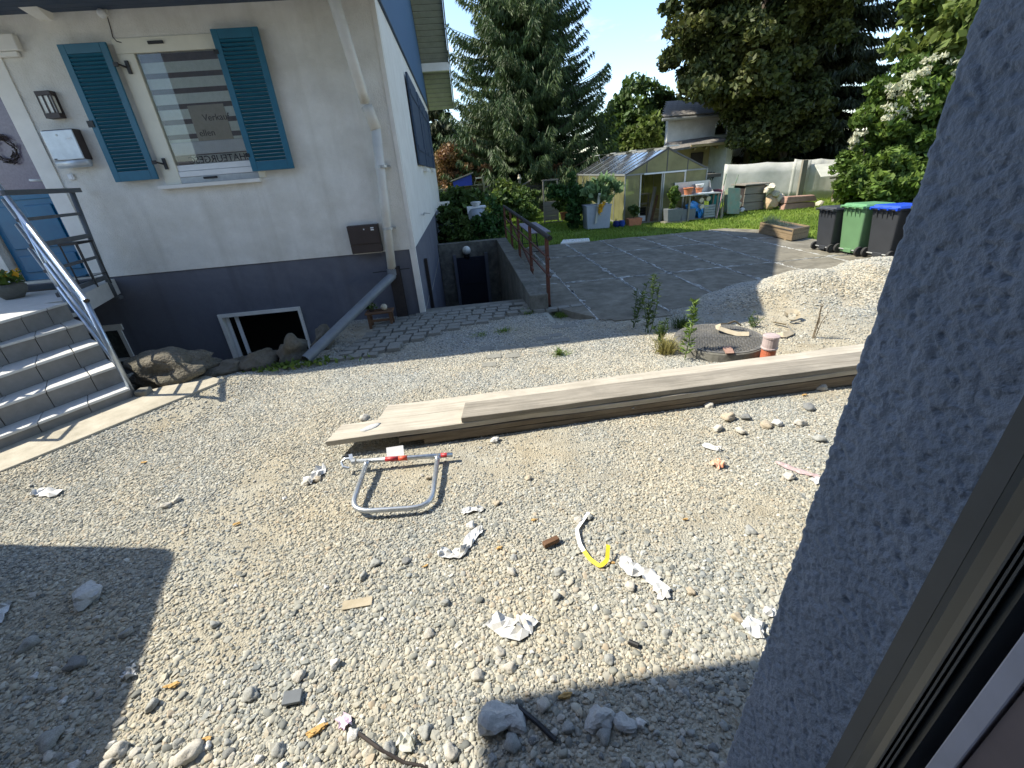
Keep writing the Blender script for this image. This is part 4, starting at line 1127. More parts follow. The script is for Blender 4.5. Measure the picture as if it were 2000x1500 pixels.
# railing on the near edge, just left of the picture: its shadow bars fall over treads and path
rl2 = thing('stair_railing', 'tube railing on the near edge of the front stairs, just outside the picture', 'railing', (-5.55, 4.5, 0))
b0 = np.array([-5.27, 4.46, .10])
for h in (1.05, .82, .60, .38):
    build(MB().tube([b0 + np.array([0, 0, h]), b0 + sl * 1.2 + np.array([0, 0, h])], .022, 8), 'rail', m_steelrail, rl2, smooth=True)
for k in (0, .45, .9):
    build(MB().tube([b0 + sl * k, b0 + sl * k + np.array([0, 0, 1.05])], .026, 8), 'post', m_steelrail, rl2, smooth=True)
# guard with horizontal bars on the landing
gd = thing('landing_guard', 'dark grey guard rail with horizontal bars at the end of the door landing', 'guard rail', (-5.7, 7.6, 1.1))
GYY = 7.6
pt, pm = FY(139, 372, GYY), FY(207, 541, GYY)
pb = FY(226, 580, GYY)
build(MB().tube([pt, pm, pb], .034, 8), 'post', m_guard, gd, smooth=True)
for k in range(5):
    q = pt + (pm - pt) * k / 4
    e = np.array([-5.44, 6.35, q[2]])
    s = q + (np.array([0, .16, 0]) if k == 0 else np.zeros(3))
    build(MB().beam(s, e, .05 if k in (0, 2, 4) else .04, .06 if k in (0, 2, 4) else .04), 'bar', m_guard, gd, smooth=False, bevel=.005)
build(MB().box((pb[0] - .06, GYY - .03, pb[2] - .04), (pb[0] + .07, GYY + .06, pb[2] + .01)), 'foot_bracket', m_guard, gd)
t = thing('plant_stand', 'small black glass-topped metal stand behind the landing guard', 'stand', (-5.3, 7.0, zl))
sy = 7.3
a, b = FY(128, 474, sy), FY(165, 470, sy)
build(MB().box((a[0], sy - .15, a[2] - .03), (b[0], sy + .15, a[2])), 'top_frame', m_black, t)
for x in (a[0] + .015, b[0] - .015):
    for y in (sy - .14, sy + .14): build(MB().tube([(x, y, a[2] - .03), (x, y, zl)], .011, 6), 'leg', m_black, t)
bx('glass_shelf', m_blackglass, (a[0], sy - .14, zl + .16), (b[0], sy + .14, zl + .17), t)
t = thing('flower_pot', 'pale stone pot with yellow flowers beside the front door', 'flower pot', (-6.9, 6.9, zl))
c = FY(8, 545, 6.9); c[2] = zl
build(MB().lathe([(.10, 0), (.17, .08), (.19, .16), (.15, .20)], c, 14), 'pot', m_wallconc, t, smooth=True)
v, f = leaves(np.array(c) + np.array([0, 0, .28]) + rng.normal(size=(160, 3)) * np.array([.1, .1, .06]), .06, 3, up=(0, 0, 1))
leaf_obj('leaves', v, f, m_weed, t)
v, f = leaves(np.array(c) + np.array([0, 0, .33]) + rng.normal(size=(60, 3)) * np.array([.1, .1, .03]), .05, 4, up=(0, 0, 1))
leaf_obj('blossoms', v, f, m_yflower, t)

# boulders along the light well
for i, (px, py, w, h, yy, lab, cut) in enumerate([
    (328, 735, 128, 70, 5.95, 'large dark boulder at the foot of the front stairs', 11),
    (392, 722, 66, 52, 6.35, 'low brown boulder touching the end of the walkway', 12),
    (448, 722, 90, 34, 6.3, 'flat half buried stone at the left of the cellar window', 13),
    (512, 706, 66, 48, 6.35, 'squat grey boulder below the middle of the cellar window', 14),
    (573, 690, 66, 58, 6.35, 'tall brown boulder below the right edge of the cellar window', 15),
    (632, 662, 62, 52, 6.75, 'mossy boulder half hidden behind the slanting grey pipe', 16)]):
    p = G(px, py + h * .3, 0.0)
    dist = np.linalg.norm(p - CAM)
    rx, rz = w / FPX * dist / 2, h / FPX * dist / 2
    me = rock_mesh('boulder', cut, 4, .55, .9, m_rock)
    o = inst('boulder', me, None, (p[0], p[1] + rx * .35, rz * .45 - .03), (0, 0, .3 * i), (rx * 1.05, rx * .75, rz * 1.15))
    tag(o, lab, 'boulder', 'boulders along the light well')
v, f = leaves(np.array(G(560, 720)) + rng.normal(size=(240, 3)) * np.array([.45, .06, .0]) + np.array([0, 0, .03]) + rng.random((240, 1)) * np.array([0, 0, .05]), .045, 9, up=(0, 0, .8))
tag(leaf_obj('weed_patch', v, f, m_weed, base=G(560, 720), kind='stuff'), 'low green weeds along the boulders below the cellar window', 'weeds')
t = thing('glass_float', 'lump of pale green glass leaning on the large dark boulder', 'glass', G(330, 752))
me = rock_mesh('glass_lump', 77, 2, .3, 1.2, mat('green_glass', (.10, .18, .17), rough=.12, scale=6))
inst('glass_lump', me, t, G(330, 750, .07), (0, 0, 0), (.075, .05, .075))

# ================================================================ CELLAR STAIRWELL
cs = thing('cellar_stairwell', 'sunken concrete cellar entrance beside the house wall', 'stairwell', (0, 8, 0))
build(MB().box((.98, 7.28, -2.3), (1.30, HY1, .30)), 'parapet', m_wallconc, cs, bevel=.015)
build(MB().box((HW_X, HY1 - .02, -2.3), (1.31, HY1 + .25, .30)), 'rear_wall', m_wallconc, cs, bevel=.01)
build(MB().box((HW_X, HY0 - .25, -.2), (.975, HY0 + .12, .035)), 'threshold', m_wallconc, cs, bevel=.012)
for k in range(10):
    build(MB().box((HW_X + .001, HY0 + .10 + k * .28, -2.3), (.978, HY0 + .10 + (k + 1) * .28 + .01, -.2 * (k + 1))), 'step', m_wallconc, cs)
build(MB().box((HW_X, HY0 + 2.9, -2.4), (.98, HY1, -2.1)), 'floor', m_wallconc, cs)
m_cdoor = mat('cellar_door_paint', (.008, .011, .024), rough=.6)
cd = build(MB().box((-.35, HY1 - .08, -2.1), (.55, HY1 - .022, -.15)), 'cellar_door', m_cdoor, cs, bevel=.01)
bx('door_panel', m_cdoor, (-.25, HY1 - .095, -1.0), (.45, HY1 - .081, -.25), cd, .006)
bx('door_casing', m_plinth, (-.45, HY1 - .10, -2.1), (-.352, HY1 - .022, -.06), cs)
bx('door_casing', m_plinth, (.552, HY1 - .10, -2.1), (.65, HY1 - .022, -.06), cs)
bx('dark_wall_post', m_darksteel, (HW_X + .002, 9.2, -1.9), (HW_X + .06, 9.32, .75), cs)  # dark steel upright against the side wall
t = thing('ball_lamp', 'white globe lamp on the rear wall of the cellar stairwell', 'lamp', FY(911, 489, HY1 - .12))
c = FY(911, 489, HY1 - .12)
build(MB().ball(c, .135, 16), 'globe', m_lampglass, t, smooth=True)
build(MB().tube([c + np.array([0, .0, -.12]), c + np.array([0, .08, -.2])], .09, 12), 'lamp_socket', m_black, t)
# rusty railing
rr = thing('rusty_railing', 'rusty steel railing along the parapet of the cellar stairs', 'railing', (1.36, 7.6, 0))
for (px, py) in [(1067, 460), (1034, 440), (1011, 425), (996, 413), (984, 402)]:
    p = FX(px, py, 1.36)
    build(MB().box((1.33, p[1] - .03, -.05), (1.39, p[1] + .03, 1.17)), 'post', m_rust, rr, bevel=.004)
y0, y1 = FX(1071, 458, 1.36)[1] - .12, FX(984, 402, 1.36)[1]
build(MB().tube([(1.36, y0, 1.21), (1.36, y1, 1.21)], .042, 12, cap=False), 'handrail', m_darksteel, rr, smooth=True)
build(MB().tube([(1.36, y0 + .005, 1.21), (1.36, y0 + .02, 1.21)], .036, 12), 'tube_mouth', m_black, rr)
for z in (.86, .56): build(MB().box((1.345, y0 + .1, z - .015), (1.375, y1, z + .015)), 'rail', m_rust, rr)
build(MB().beam((1.36, 9.3, .3), (1.36, 13.4, .95), .03, .05), 'brace', m_rust, rr)
# beer table behind the railing
t = thing('trestle_table', 'folding trestle table with a grey top behind the rusty railing', 'table', (2.1, 13, 0))
build(MB().box((1.66, 11.7, .72), (2.22, 14.1, .75)), 'table_top', wood('table_grey', (.24, .21, .23), (.31, .28, .30), 'y'), t, bevel=.008)
for y in (12.1, 13.7):
    for x in (1.72, 2.16): build(MB().box((x - .015, y - .015, 0), (x + .015, y + .015, .72)), 'leg', m_black, t)
    build(MB().tube([(1.72, y, .2), (2.16, y, .2)], .012, 6), 'stretcher', m_black, t)
    build(MB().tube([(1.95, y, .2), (1.95, y + (.45 if y < 13 else -.45), .7)], .012, 6), 'strut', m_black, t)
t = thing('garden_chair', 'slatted beige garden chair beyond the house corner', 'chair', (-.45, 17.5, 0))
for k in range(6): bx('slat', m_trim, (-.86 + k * .07, 17.5, .55), (-.82 + k * .07, 17.53, 1.35), t)
bx('seat', m_trim, (-.88, 17.1, .45), (-.42, 17.55, .49), t)
for x in (-.86, -.46):
    for y in (17.12, 17.5): bx('leg', m_trim, (x, y, 0), (x + .04, y + .04, .45), t)
bx('rail', m_trim, (-.88, 17.495, 1.3), (-.42, 17.535, 1.38), t)
# steel beam, stool
t = thing('steel_beam', 'upright rusty dark steel beam at the house corner', 'beam', (-1.27, 7.78, 0))
mbb = MB().box((-1.36, 7.70, -.15), (-1.18, 7.72, .90)).box((-1.36, 7.83, -.15), (-1.18, 7.85, .90)).box((-1.29, 7.721, -.15), (-1.25, 7.829, .90))
build(mbb, 'beam_profile', m_darksteel, t)
t = thing('stool', 'small brown wooden stool under the slanting grey pipe', 'stool', (-1.55, 7.42, 0))
bx('seat', m_brownwood, (-1.82, 7.30, .235), (-1.36, 7.56, .265), t, .006)
for x in (-1.79, -1.43):
    for y in (7.32, 7.50): bx('leg', m_brownwood, (x, y, -.02), (x + .04, y + .04, .235), t)
bx('stretcher', m_brownwood, (-1.78, 7.33, .10), (-1.40, 7.35, .14), t)
t = thing('stone_ball', 'pale stone ball resting on the small wooden stool', 'ball', (-1.50, 7.42, .265))
build(MB().ball((-1.50, 7.42, .32), .056, 14), 'ball', m_palestone, t, smooth=True)
t = thing('flower_pot', 'tiny pot of white flowers on the small wooden stool', 'flower pot', (-1.72, 7.42, .265))
build(MB().lathe([(.035, 0), (.05, .06)], (-1.72, 7.42, .266), 10), 'pot', m_brown, t)
v, f = leaves(np.array([-1.72, 7.42, .36]) + rng.normal(size=(90, 3)) * np.array([.05, .05, .025]), .035, 5); leaf_obj('leaves', v, f, m_shrub, t)
v, f = leaves(np.array([-1.72, 7.42, .385]) + rng.normal(size=(26, 3)) * np.array([.045, .045, .02]), .03, 6); leaf_obj('blossoms', v, f, m_flower, t)

# ================================================================ THINGS ON THE GRAVEL
# scaffold boards
PD = np.array([math.cos(math.radians(1.6)), math.sin(math.radians(1.6)), 0]); PN = np.array([-PD[1], PD[0], 0])
def plank(label, s0, s1, o0, o1, z0, z1, m, skew=0.0, tip=0.0, notch=0):
    base = PD * s0 + PN * o0 + np.array([0, 0, z0])
    t = thing('scaffold_board', label, 'board', base, 'scaffold boards in the stack')
    mb = MB()
    n = 14; w = o1 - o0
    rgn = np.random.default_rng(int(s0 * 100) + 999)
    secs = []
    for i in range(n + 1):
        s = s0 + (s1 - s0) * i / n
        wob = .004 * rgn.normal(); dz = tip * (1 - i / n) + .003 * rgn.normal()
        e = skew if i == 0 else 0
        P = lambda o, z, ss=s: tuple(PD * ss + PN * (o + wob) + np.array([0, 0, z + dz]))
        secs.append([P(o0, z0), P(o1, z0, s + e), P(o1, z1, s + e), P(o0, z1)])
    v = [p for q in secs for p in q]
    fs = [(3, 2, 1, 0), tuple(4 * n + k for k in range(4))]
    for i in range(n):
        for k in range(4): fs.append((4 * i + k, 4 * i + (k + 1) % 4, 4 * (i + 1) + (k + 1) % 4, 4 * (i + 1) + k))
    mb.add(v, fs)
    build(mb, 'board', m, t, bevel=.005)
    return t
OFF = 3.50
plank('lowest dark scaffold board of the stack, front edge showing', -.50, 5.6, OFF + .004, OFF + .29, .012, .065, m_plankC)
plank('second scaffold board from the bottom, dark edge with a rounded left end', -.72, 5.5, OFF + .000, OFF + .29, .069, .122, m_plankC)
plank('rear lowest scaffold board hidden under the pale boards', -.4, 5.2, OFF + .31, OFF + .58, .02, .121, m_plankC)
pk = plank('pale scaffold board sticking out farthest to the left', -1.36, 5.2, OFF + .004, OFF + .28, .126, .178, m_plankB, .09, .006)
plank('pale scaffold board at the back of the stack', -.93, 4.85, OFF + .286, OFF + .565, .125, .179, m_plankB, .06)
plank('weathered grey scaffold board lying on top of the stack', -.13, 5.8, OFF + .006, OFF + .296, .182, .236, m_plankA, .05)
build(MB().lathe([(.013, 0), (.013, .003)], tuple(PD * 1.52 + PN * (OFF - .003) + np.array([0, 0, .10])), 8), 'bolt_head', m_alu, pk)
c = PD * (-.98) + PN * (OFF + .15) + np.array([0, 0, .186])
for s0, dx in ((0, 0), (2, 1.35)):
    pass
o = inst('cement_crust', rock_mesh('cement_crust', 61, 2, .6, .12, m_lump), pk, c, (0, 0, .4), (.10, .06, .06))

# scaffold guard frame
def rounded(pts, rad, n=6):
    out = [np.array(pts[0], float)]
    for i in range(1, len(pts) - 1):
        p, a, b = (np.array(q, float) for q in (pts[i], pts[i - 1], pts[i + 1]))
        u = (a - p) / np.linalg.norm(a - p); w = (b - p) / np.linalg.norm(b - p)
        s, e = p + u * rad, p + w * rad
        for k in range(n + 1):
            q = k / n
            out.append((1 - q) ** 2 * s + 2 * q * (1 - q) * p + q * q * e)
    out.append(np.array(pts[-1], float)); return out
fr = thing('scaffold_guard_frame', 'galvanised scaffold guard frame with red paint lying on the gravel', 'frame', G(780, 940))
tA, tB = G(697, 901, .10), G(884, 888, .06)
tj1, tj2 = G(717, 902, .098), G(855, 891, .066)
bl, brr = G(683, 1000, .085), G(842, 990, .05)
build(MB().tube([tA, tB], .0205, 12), 'top_tube', m_galv, fr, smooth=True)
build(MB().tube(rounded([tj1, bl, brr, tj2], .16), .0205, 12), 'loop_tube', m_galv, fr, smooth=True)
dT = (tB - tA) / np.linalg.norm(tB - tA)
def on_top(px): 
    return tA + (tB - tA) * (px - 697) / (884 - 697)
build(MB().tube([on_top(752), on_top(778)], .0212, 12), 'red_paint', m_redpaint, fr, smooth=True)
build(MB().tube([on_top(778), on_top(795)], .0225, 12), 'red_tape', m_redtape, fr, smooth=True)
build(MB().tube([on_top(861), on_top(872), on_top(884)], [.0212, .0212, .012], 12), 'red_end', m_redpaint, fr, smooth=True)
hk = tA
mb = MB().tube([hk - dT * .01, hk - dT * .04], .030, 10).beam(hk - dT * .04 + np.array([0, 0, .01]), hk - dT * .055 + np.array([.0, .05, .04]), .03, .02)
mb.tube([hk - dT * .05 + np.array([0, .02, .02]), hk - dT * .10 + np.array([0, .02, .02]), hk - dT * .13 + np.array([0, -.0, 0]), hk - dT * .11 + np.array([0, -.04, -.02]), hk - dT * .06 + np.array([0, -.05, -.03])], .012, 8)
build(mb, 'claw', m_galv, fr, smooth=False)
for j in (tj1, tj2):
    build(MB().tube([j + np.array([0, 0, .0]), j + (bl - tj1) * .09], .0225, 10).lathe([(.006, .018), (.006, .024)], j + (bl - tj1) * .06, 8), 'joint', m_galv, fr, smooth=True)
t = thing('paper_note', 'stiff pale card standing under the top tube of the guard frame', 'card', G(772, 888))
build(MB().rbox(G(772, 884, .06), (.15, .004, .11), np.array(Euler((math.radians(-40), 0, .05)).to_matrix())), 'card', m_paper, t)

# scraps of paper and tape
def scrap(label, pix, m, width=.05, seed=0, cat='paper scrap', h=.04, name='paper_scrap', group='scraps of white paper'):
    """crumpled strip following a pixel path on the ground"""
    r = np.random.default_rng(seed)
    pts = [G(*p) for p in pix]
    fine = []
    for a, b in zip(pts[:-1], pts[1:]):
        for k in range(4): fine.append(a + (b - a) * k / 4)
    fine.append(pts[-1]); n = len(fine); V_, F_ = [], []
    for i, p in enumerate(fine):
        d = fine[min(i + 1, n - 1)] - fine[max(i - 1, 0)]; d /= np.linalg.norm(d) + 1e-9
        nn = np.array([-d[1], d[0], 0])
        w = width * r.uniform(.65, 1.25) * (.55 if i in (0, n - 1) else 1)
        z0 = .012 + float(hz(p[0], p[1]))
        for k in range(5):
            q = p + nn * w * (k / 4 - .5) * 1.0 + r.normal(size=3) * width * .07
            V_.append((q[0], q[1], z0 + abs(r.normal()) * h * (.2 if k in (0, 4) else .45)))
    for i in range(n - 1):
        for k in range(4): F_.append((5 * i + k, 5 * i + k + 1, 5 * i + k + 6, 5 * i + k + 5))
    o = build(MB().add(V_, F_), name, m, base=pts[0])
    md = o.modifiers.new('thickness', 'SOLIDIFY'); md.thickness = .0015
    tag(o, label, cat, group)
    return o
scrap('crumpled white paper scrap on the left of the yard by the walkway', [(62, 970), (85, 962), (118, 966)], m_scrap, .10, 1, h=.05)
scrap('torn white paper scrap just left of the guard frame', [(596, 944), (615, 935), (632, 914)], m_scrap, .12, 2, h=.05)
scrap('thin folded white scrap below the guard frame', [(902, 1000), (920, 998), (945, 997)], m_scrap, .055, 3, h=.03)
scrap('curved white paper ribbon in the middle of the yard', [(860, 1080), (880, 1089), (905, 1082), (920, 1055), (940, 1035)], m_scrap, .075, 4)
scrap('white paper rag nearest the bottom of the yard', [(958, 1212), (985, 1225), (1010, 1240), (1022, 1225), (1040, 1212)], m_scrap, .115, 5, h=.05)
scrap('long pale torn strip beside the yellow strap', [(1210, 1092), (1235, 1112), (1265, 1125), (1290, 1150), (1298, 1172)], m_scrap, .085, 6)
scrap('pale crumpled leaf of paper by the dark blue wall', [(1462, 1240), (1476, 1228), (1490, 1236)], m_scrap, .12, 7, h=.05)
scrap('small white scrap touching the dark blue wall', [(1490, 1202), (1512, 1196)], m_scrap, .05, 8)
scrap('white scrap lying at the right below the boards', [(1372, 872), (1395, 880), (1408, 883)], m_scrap, .06, 9)
scrap('white shred against the wall beside the striped band', [(1588, 938), (1604, 948)], m_scrap, .09, 10)
scrap('white paper shred at the left edge inside the shadow', [(-6, 1222), (10, 1190), (14, 1180)], m_scrap, .07, 11)
scrap('white paper shred in the shadow at lower left', [(248, 1328), (258, 1312), (266, 1308)], m_scrap, .08, 12)
scrap('pinkish scrap among pebbles near the bottom', [(668, 1405), (682, 1425)], mat('pink_paper', (.62, .50, .60), rough=.8), .06, 13)
scrap('plaster mesh shred among stones at the bottom', [(785, 1440), (800, 1455), (812, 1452)], m_offwhite, .07, 14)
scrap('orange and white crumpled wrapper on the right', [(1392, 916), (1402, 910), (1412, 916)], mat('wrapper', (.75, .66, .52), (.72, .18, .05), rough=.6, scale=14), .08, 15, cat='wrapper', h=.07, name='wrapper', group='wrappers')
scrap('pale striped packing band near the dark blue wall', [(1515, 905), (1545, 918), (1580, 930), (1600, 935)], mat('striped_band', (.34, .22, .23), (.55, .46, .44), rough=.8, scale=60, stretch=(3, .2, .2)), .05, 16, cat='band', h=.012, name='packing_band', group='bands')
def ribbon(name, label, cat, pts, w, m, m2=None, split=None, parent=None):
    mb = MB(); pts = rounded(pts, .02, 4)
    V_ = []
    for i, p in enumerate(pts):
        d = pts[min(i + 1, len(pts) - 1)] - pts[max(i - 1, 0)]; d /= np.linalg.norm(d) + 1e-9
        nn = np.cross(d, np.array([0, 0, 1.])); nn /= np.linalg.norm(nn) + 1e-9
        nn = nn * .95 + np.array([0, 0, -.3 if 'half' in name else .6])
        V_ += [tuple(p - nn * w / 2), tuple(p + nn * w / 2)]
    F_ = [(2 * i, 2 * i + 1, 2 * i + 3, 2 * i + 2) for i in range(len(pts) - 1)]
    mb.add(V_, F_)
    if parent is not None: o = build(mb, name, m, parent)
    else:
        o = build(mb, name, m, base=pts[0]); tag(o, label, cat)
    md = o.modifiers.new('thickness', 'SOLIDIFY'); md.thickness = .002
    return o
t = thing('plastic_strap', 'plastic strap, half white half yellow, curling on the gravel', 'strap', G(1140, 1050))
ribbon('white_half', '', '', [G(1150, 1000, .02), G(1126, 1034, .02), G(1132, 1062, .02), G(1140, 1076, .02)], .026, m_paper, parent=t)
ribbon('yellow_half', '', '', [G(1138, 1072, .02), G(1152, 1092, .02), G(1172, 1106, .02), G(1186, 1094, .03), G(1188, 1064, .07)], .026, m_yellow, parent=t)
o = build(MB().rbox(G(1076, 1058, .025), (.115, .04, .035), np.array(Euler((0, 0, .35)).to_matrix())), 'wood_offcut', m_brownwood, base=G(1076, 1060), bevel=.006); tag(o, 'short brown wood offcut left of the plastic strap', 'wood')
o = build(MB().rbox(G(698, 1178, .012), (.17, .06, .006), np.array(Euler((0, .03, .06)).to_matrix())), 'cardboard_strip', m_beltbeige, base=G(698, 1178)); tag(o, 'flat strip of corrugated cardboard on the gravel', 'cardboard')
o = build(MB().rbox(G(571, 1362, .03), (.085, .06, .02), np.array(Euler((.1, .1, .1)).to_matrix())), 'slate_chip', m_slate, base=G(571, 1362), bevel=.003); tag(o, 'square dark slate chip among the pebbles', 'slate')
crumbs = [(618, 1430, 22, .35, 'long orange foam crumb near the bottom'), (1103, 1364, 18, 0, 'orange foam crumb at the edge of the near shadow'), (407, 1445, 10, 0, 'orange foam crumb at lower left'), (462, 1025, 10, .3, 'yellow foam crumb on the left of the yard'), (1195, 1100, 9, 0, 'orange crumb at the tip of the plastic strap'),
          (1043, 1017, 9, 0, 'small yellow crumb above the wood offcut'), (975, 1072, 10, .2, 'yellow crumb beside the curved white ribbon'), (832, 1108, 8, .5, 'yellow crumb left of the curved white ribbon'), (1338, 1017, 8, 0, 'yellow crumb on the pale dusty patch'), (337, 1342, 13, .2, 'orange crumb beside the left shadow edge'), (282, 905, 7, 0, 'orange crumb near the walkway'), (1570, 775, 8, 0, 'yellow crumb under the board stack at the wall')]
for i, (px, py, w, rz, lab) in enumerate(crumbs):
    p = G(px, py); p[2] = float(hz(p[0], p[1])); dd = np.linalg.norm(p - CAM); r = w / FPX * dd * .62
    o = inst('foam_crumb', rock_mesh('foam_crumb', 500 + i, 3, 1.1, .45, m_orange, smooth=False), None, (p[0], p[1], p[2] + .015), (0, 0, rz), (r, r * .5, r * .5))
    tag(o, lab, 'crumb', 'orange foam crumbs')
for (px, py, w, k, lab) in [(966, 1408, 62, 3, 'largest pale mortar lump in the shadow at the bottom'), (1003, 1413, 40, 5, 'flat mortar lump beside the largest one'), (1170, 1408, 46, 7, 'wedge shaped mortar lump in the near shadow'), (1222, 1418, 34, 9, 'pointed mortar lump at the right of the near shadow'), (176, 1170, 42, 11, 'pale grey lump lying in the left shadow')]:
    p = G(px, py); dd = np.linalg.norm(p - CAM); r = w / FPX * dd / 2
    o = inst('mortar_lump', rock_mesh('mortar_lump', 700 + k, 3, .5, .55, m_lump, smooth=False), None, (p[0], p[1], r * .35), (0, 0, k), (r, r, r)); tag(o, lab, 'mortar lump', 'mortar lumps')
o = build(MB().tube([G(1008, 1378, .02), G(1050, 1412, .03), G(1085, 1446, .02)], .012, 6), 'cable_offcut', m_black, base=G(1008, 1378)); tag(o, 'black cable offcut lying in the near shadow', 'cable')
o = build(MB().tube([G(700, 1432, .02), G(740, 1462, .04), G(790, 1490, .01), G(850, 1500, .0)], .008, 6), 'hose_offcut', m_darksteel, base=G(700, 1432)); tag(o, 'thin dark hose offcut at the bottom edge', 'hose')
o = build(MB().lathe([(.014, 0), (.014, .05)], (0, 0, 0), 10), 'screw_plug', m_black, base=G(1228, 1258), local=True); o.rotation_euler = (1.5, .3, .9); o.location.z = .02; tag(o, 'black ribbed wall plug on the pebbles', 'wall plug')

# manhole, pipe, straps, weeds
mhc = np.array([3.10, 4.98, 0])
t = thing('manhole_cover', 'round dark manhole cover on a raised collar in the gravel', 'manhole', mhc)
build(MB().lathe([(.56, -.1), (.55, .10), (.545, .11)], mhc, 48), 'collar', m_wallconc, t)
for s in (0, 1):
    n = 24; pts = [(mhc[0] + .53 * math.cos(math.pi * k / n + s * math.pi - .35), mhc[1] + .53 * math.sin(math.pi * k / n + s * math.pi - .35)) for k in range(n + 1)]
    build(MB().prism(pts, .1105, .125 - .004 * s), 'lid_half', m_manhole, t, bevel=.004)
tre = MB()
for i in range(-14, 15):
    for j in range(-14, 15):
        x, y = mhc[0] + i * .034 + (.017 if j % 2 else 0), mhc[1] + j * .034
        if math.hypot(x - mhc[0], y - mhc[1]) < .49: tre.rbox((x, y, .127), (.026, .009, .006), np.array(Euler((0, 0, .8 if (i + j) % 2 else -.8)).to_matrix()))
build(tre, 'tread_pattern', m_manhole, t, kind='stuff')
t = thing('clay_fragment', 'flat reddish tile fragment lying on the manhole cover', 'fragment', G(1424, 690, .13))
build(MB().prism([G(1411, 680, .13)[:2], G(1428, 677, .13)[:2], G(1434, 691, .13)[:2], G(1418, 692, .13)[:2]], .131, .143), 'fragment', m_redstone, t)
t = thing('pipe_stub', 'orange drain pipe stub with a greyish collar beside the manhole', 'pipe', G(1498, 712))
pc = G(1497, 706)
build(MB().lathe([(.078, -.05), (.078, .17)], pc, 20), 'pipe', m_orpipe, t, smooth=False)
build(MB().lathe([(.086, .165), (.090, .172), (.090, .185), (.083, .19), (.083, .30), (.09, .305), (.09, .325), (.08, .33)], pc, 20), 'collar', m_collar, t)
build(MB().lathe([(.07, .331), (.05, .333)], pc, 16), 'cap', m_collar, t)
def zg(p): return float(hz(p[0], p[1]))
def GP(px, py, dz=0.0):
    p = G(px, py)
    for _ in range(3): p = G(px, py, zg(p) + dz)
    return p
ribbon('webbing_belt', 'beige webbing belt looped over the edge of the manhole cover', 'belt', [G(1463, 652, .16), G(1440, 652, .15), G(1418, 646, .17), G(1403, 640, .2), G(1402, 633, .21), G(1422, 632, .21), G(1436, 627, .26), G(1448, 636, .2)], .06, m_beltbeige)
ribbon('webbing_belt', 'beige webbing belt curled in a loop on the gravel mound', 'belt', [GP(1510, 629, .04), GP(1538, 634, .05), GP(1548, 648, .05), GP(1530, 655, .05), GP(1516, 652, .03)], .06, m_beltbeige)
ribbon('webbing_belt', 'upright ring of beige webbing on the gravel mound', 'belt', [GP(1558, 622, .05), GP(1560, 612, .09), GP(1550, 606, .12), GP(1536, 610, .13), GP(1535, 619, .08), GP(1545, 626, .05), GP(1557, 624, .05)], .055, m_beltbeige)
r_ = np.random.default_rng(31)
def weed(label, px, py, h, n, m, spread=.06, lean=(0, 0), leafn=60, ls=.05, seed=1, bl=0):
    b = GP(px, py); r = np.random.default_rng(seed)
    t = thing('weed', label, 'weed', b, 'weeds round the manhole')
    mb = MB(); pts = []; dirs = []
    for k in range(n):
        hh = h * r.uniform(.6, 1.0) if k else h
        e = b + np.array([lean[0] * h + r.normal() * spread * hh, lean[1] * h + r.normal() * spread * hh, hh])
        mid = (b + e) / 2 + np.array([r.normal() * .02, 0, 0]); s = b + np.array([r.normal() * .02, r.normal() * .02, -.02])
        mb.tube([s, mid, e], [.006, .005, .002], 5)
        for q in range(leafn):
            u = r.uniform(.06, 1) ** .8
            c = (1 - u) ** 2 * s + 2 * u * (1 - u) * mid + u * u * e
            dd = r.normal(size=3); dd[2] = .35 + .3 * abs(dd[2]); dd /= np.linalg.norm(dd)
            L = ls * (1.25 - .7 * u) * r.uniform(.7, 1.3)
            pts.append(c + dd * L * .8); dirs.append(dd)
    build(mb, 'stem', m, t)
    v, f = leaves(pts, ls * .26, seed, elong=5.2, dirs=dirs, jit=.2)
    leaf_obj('leaves', v, f, m, t)
    return t
weed('tall light green fleabane standing in front of the manhole', 1342, 704, .74, 1, m_weed, .01, (.04, .05), 170, .07, 1)
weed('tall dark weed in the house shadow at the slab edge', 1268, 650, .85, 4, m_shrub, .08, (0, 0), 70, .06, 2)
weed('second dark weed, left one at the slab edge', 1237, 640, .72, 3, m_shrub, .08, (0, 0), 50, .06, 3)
weed('low bushy weed behind the dry grass tuft', 1290, 670, .32, 9, m_shrub, .25, (0, 0), 28, .05, 4)
weed('spindly dry weed on the gravel mound', 1588, 660, .5, 4, m_twig, .12, (0, 0), 14, .03, 5)
weed('small weed at the foot of the gravel mound', 1470, 640, .2, 6, m_shrub, .4, (0, 0), 16, .04, 6)
weed('small weed on the sunlit gravel by the pavers', 1090, 694, .09, 8, m_weed, .5, (0, 0), 12, .035, 7)
def tuft(label, px, py, h, n, m, seed, spread=.35):
    b = GP(px, py); r = np.random.default_rng(seed); V_, F_ = [], []
    for k in range(n):
        s = b + np.array([r.normal() * .05, r.normal() * .05, -.01]); hh = h * r.uniform(.4, 1.1)
        d = np.array([r.normal() * spread, r.normal() * spread, 1.0]) * hh
        w = np.array([r.normal(), r.normal(), 0]); w = w / np.linalg.norm(w) * .005
        mid = s + d * .55; e = s + d + np.array([d[0] * .5, d[1] * .5, -.1 * hh])
        i = len(V_); V_ += [s - w, s + w, mid + w * .8, mid - w * .8, e]
        F_ += [(i, i + 1, i + 2, i + 3), (i + 3, i + 2, i + 4)]
    o = build(MB().add(V_, F_), 'grass_tuft', m, base=b); tag(o, label, 'grass tuft', 'grass tufts'); return o
tuft('dry yellowish grass tuft left of the manhole', 1300, 690, .26, 260, m_drygrass, 1)
tuft('green grass tuft in the shade at the slab edge', 1330, 640, .22, 160, m_shrub, 2)
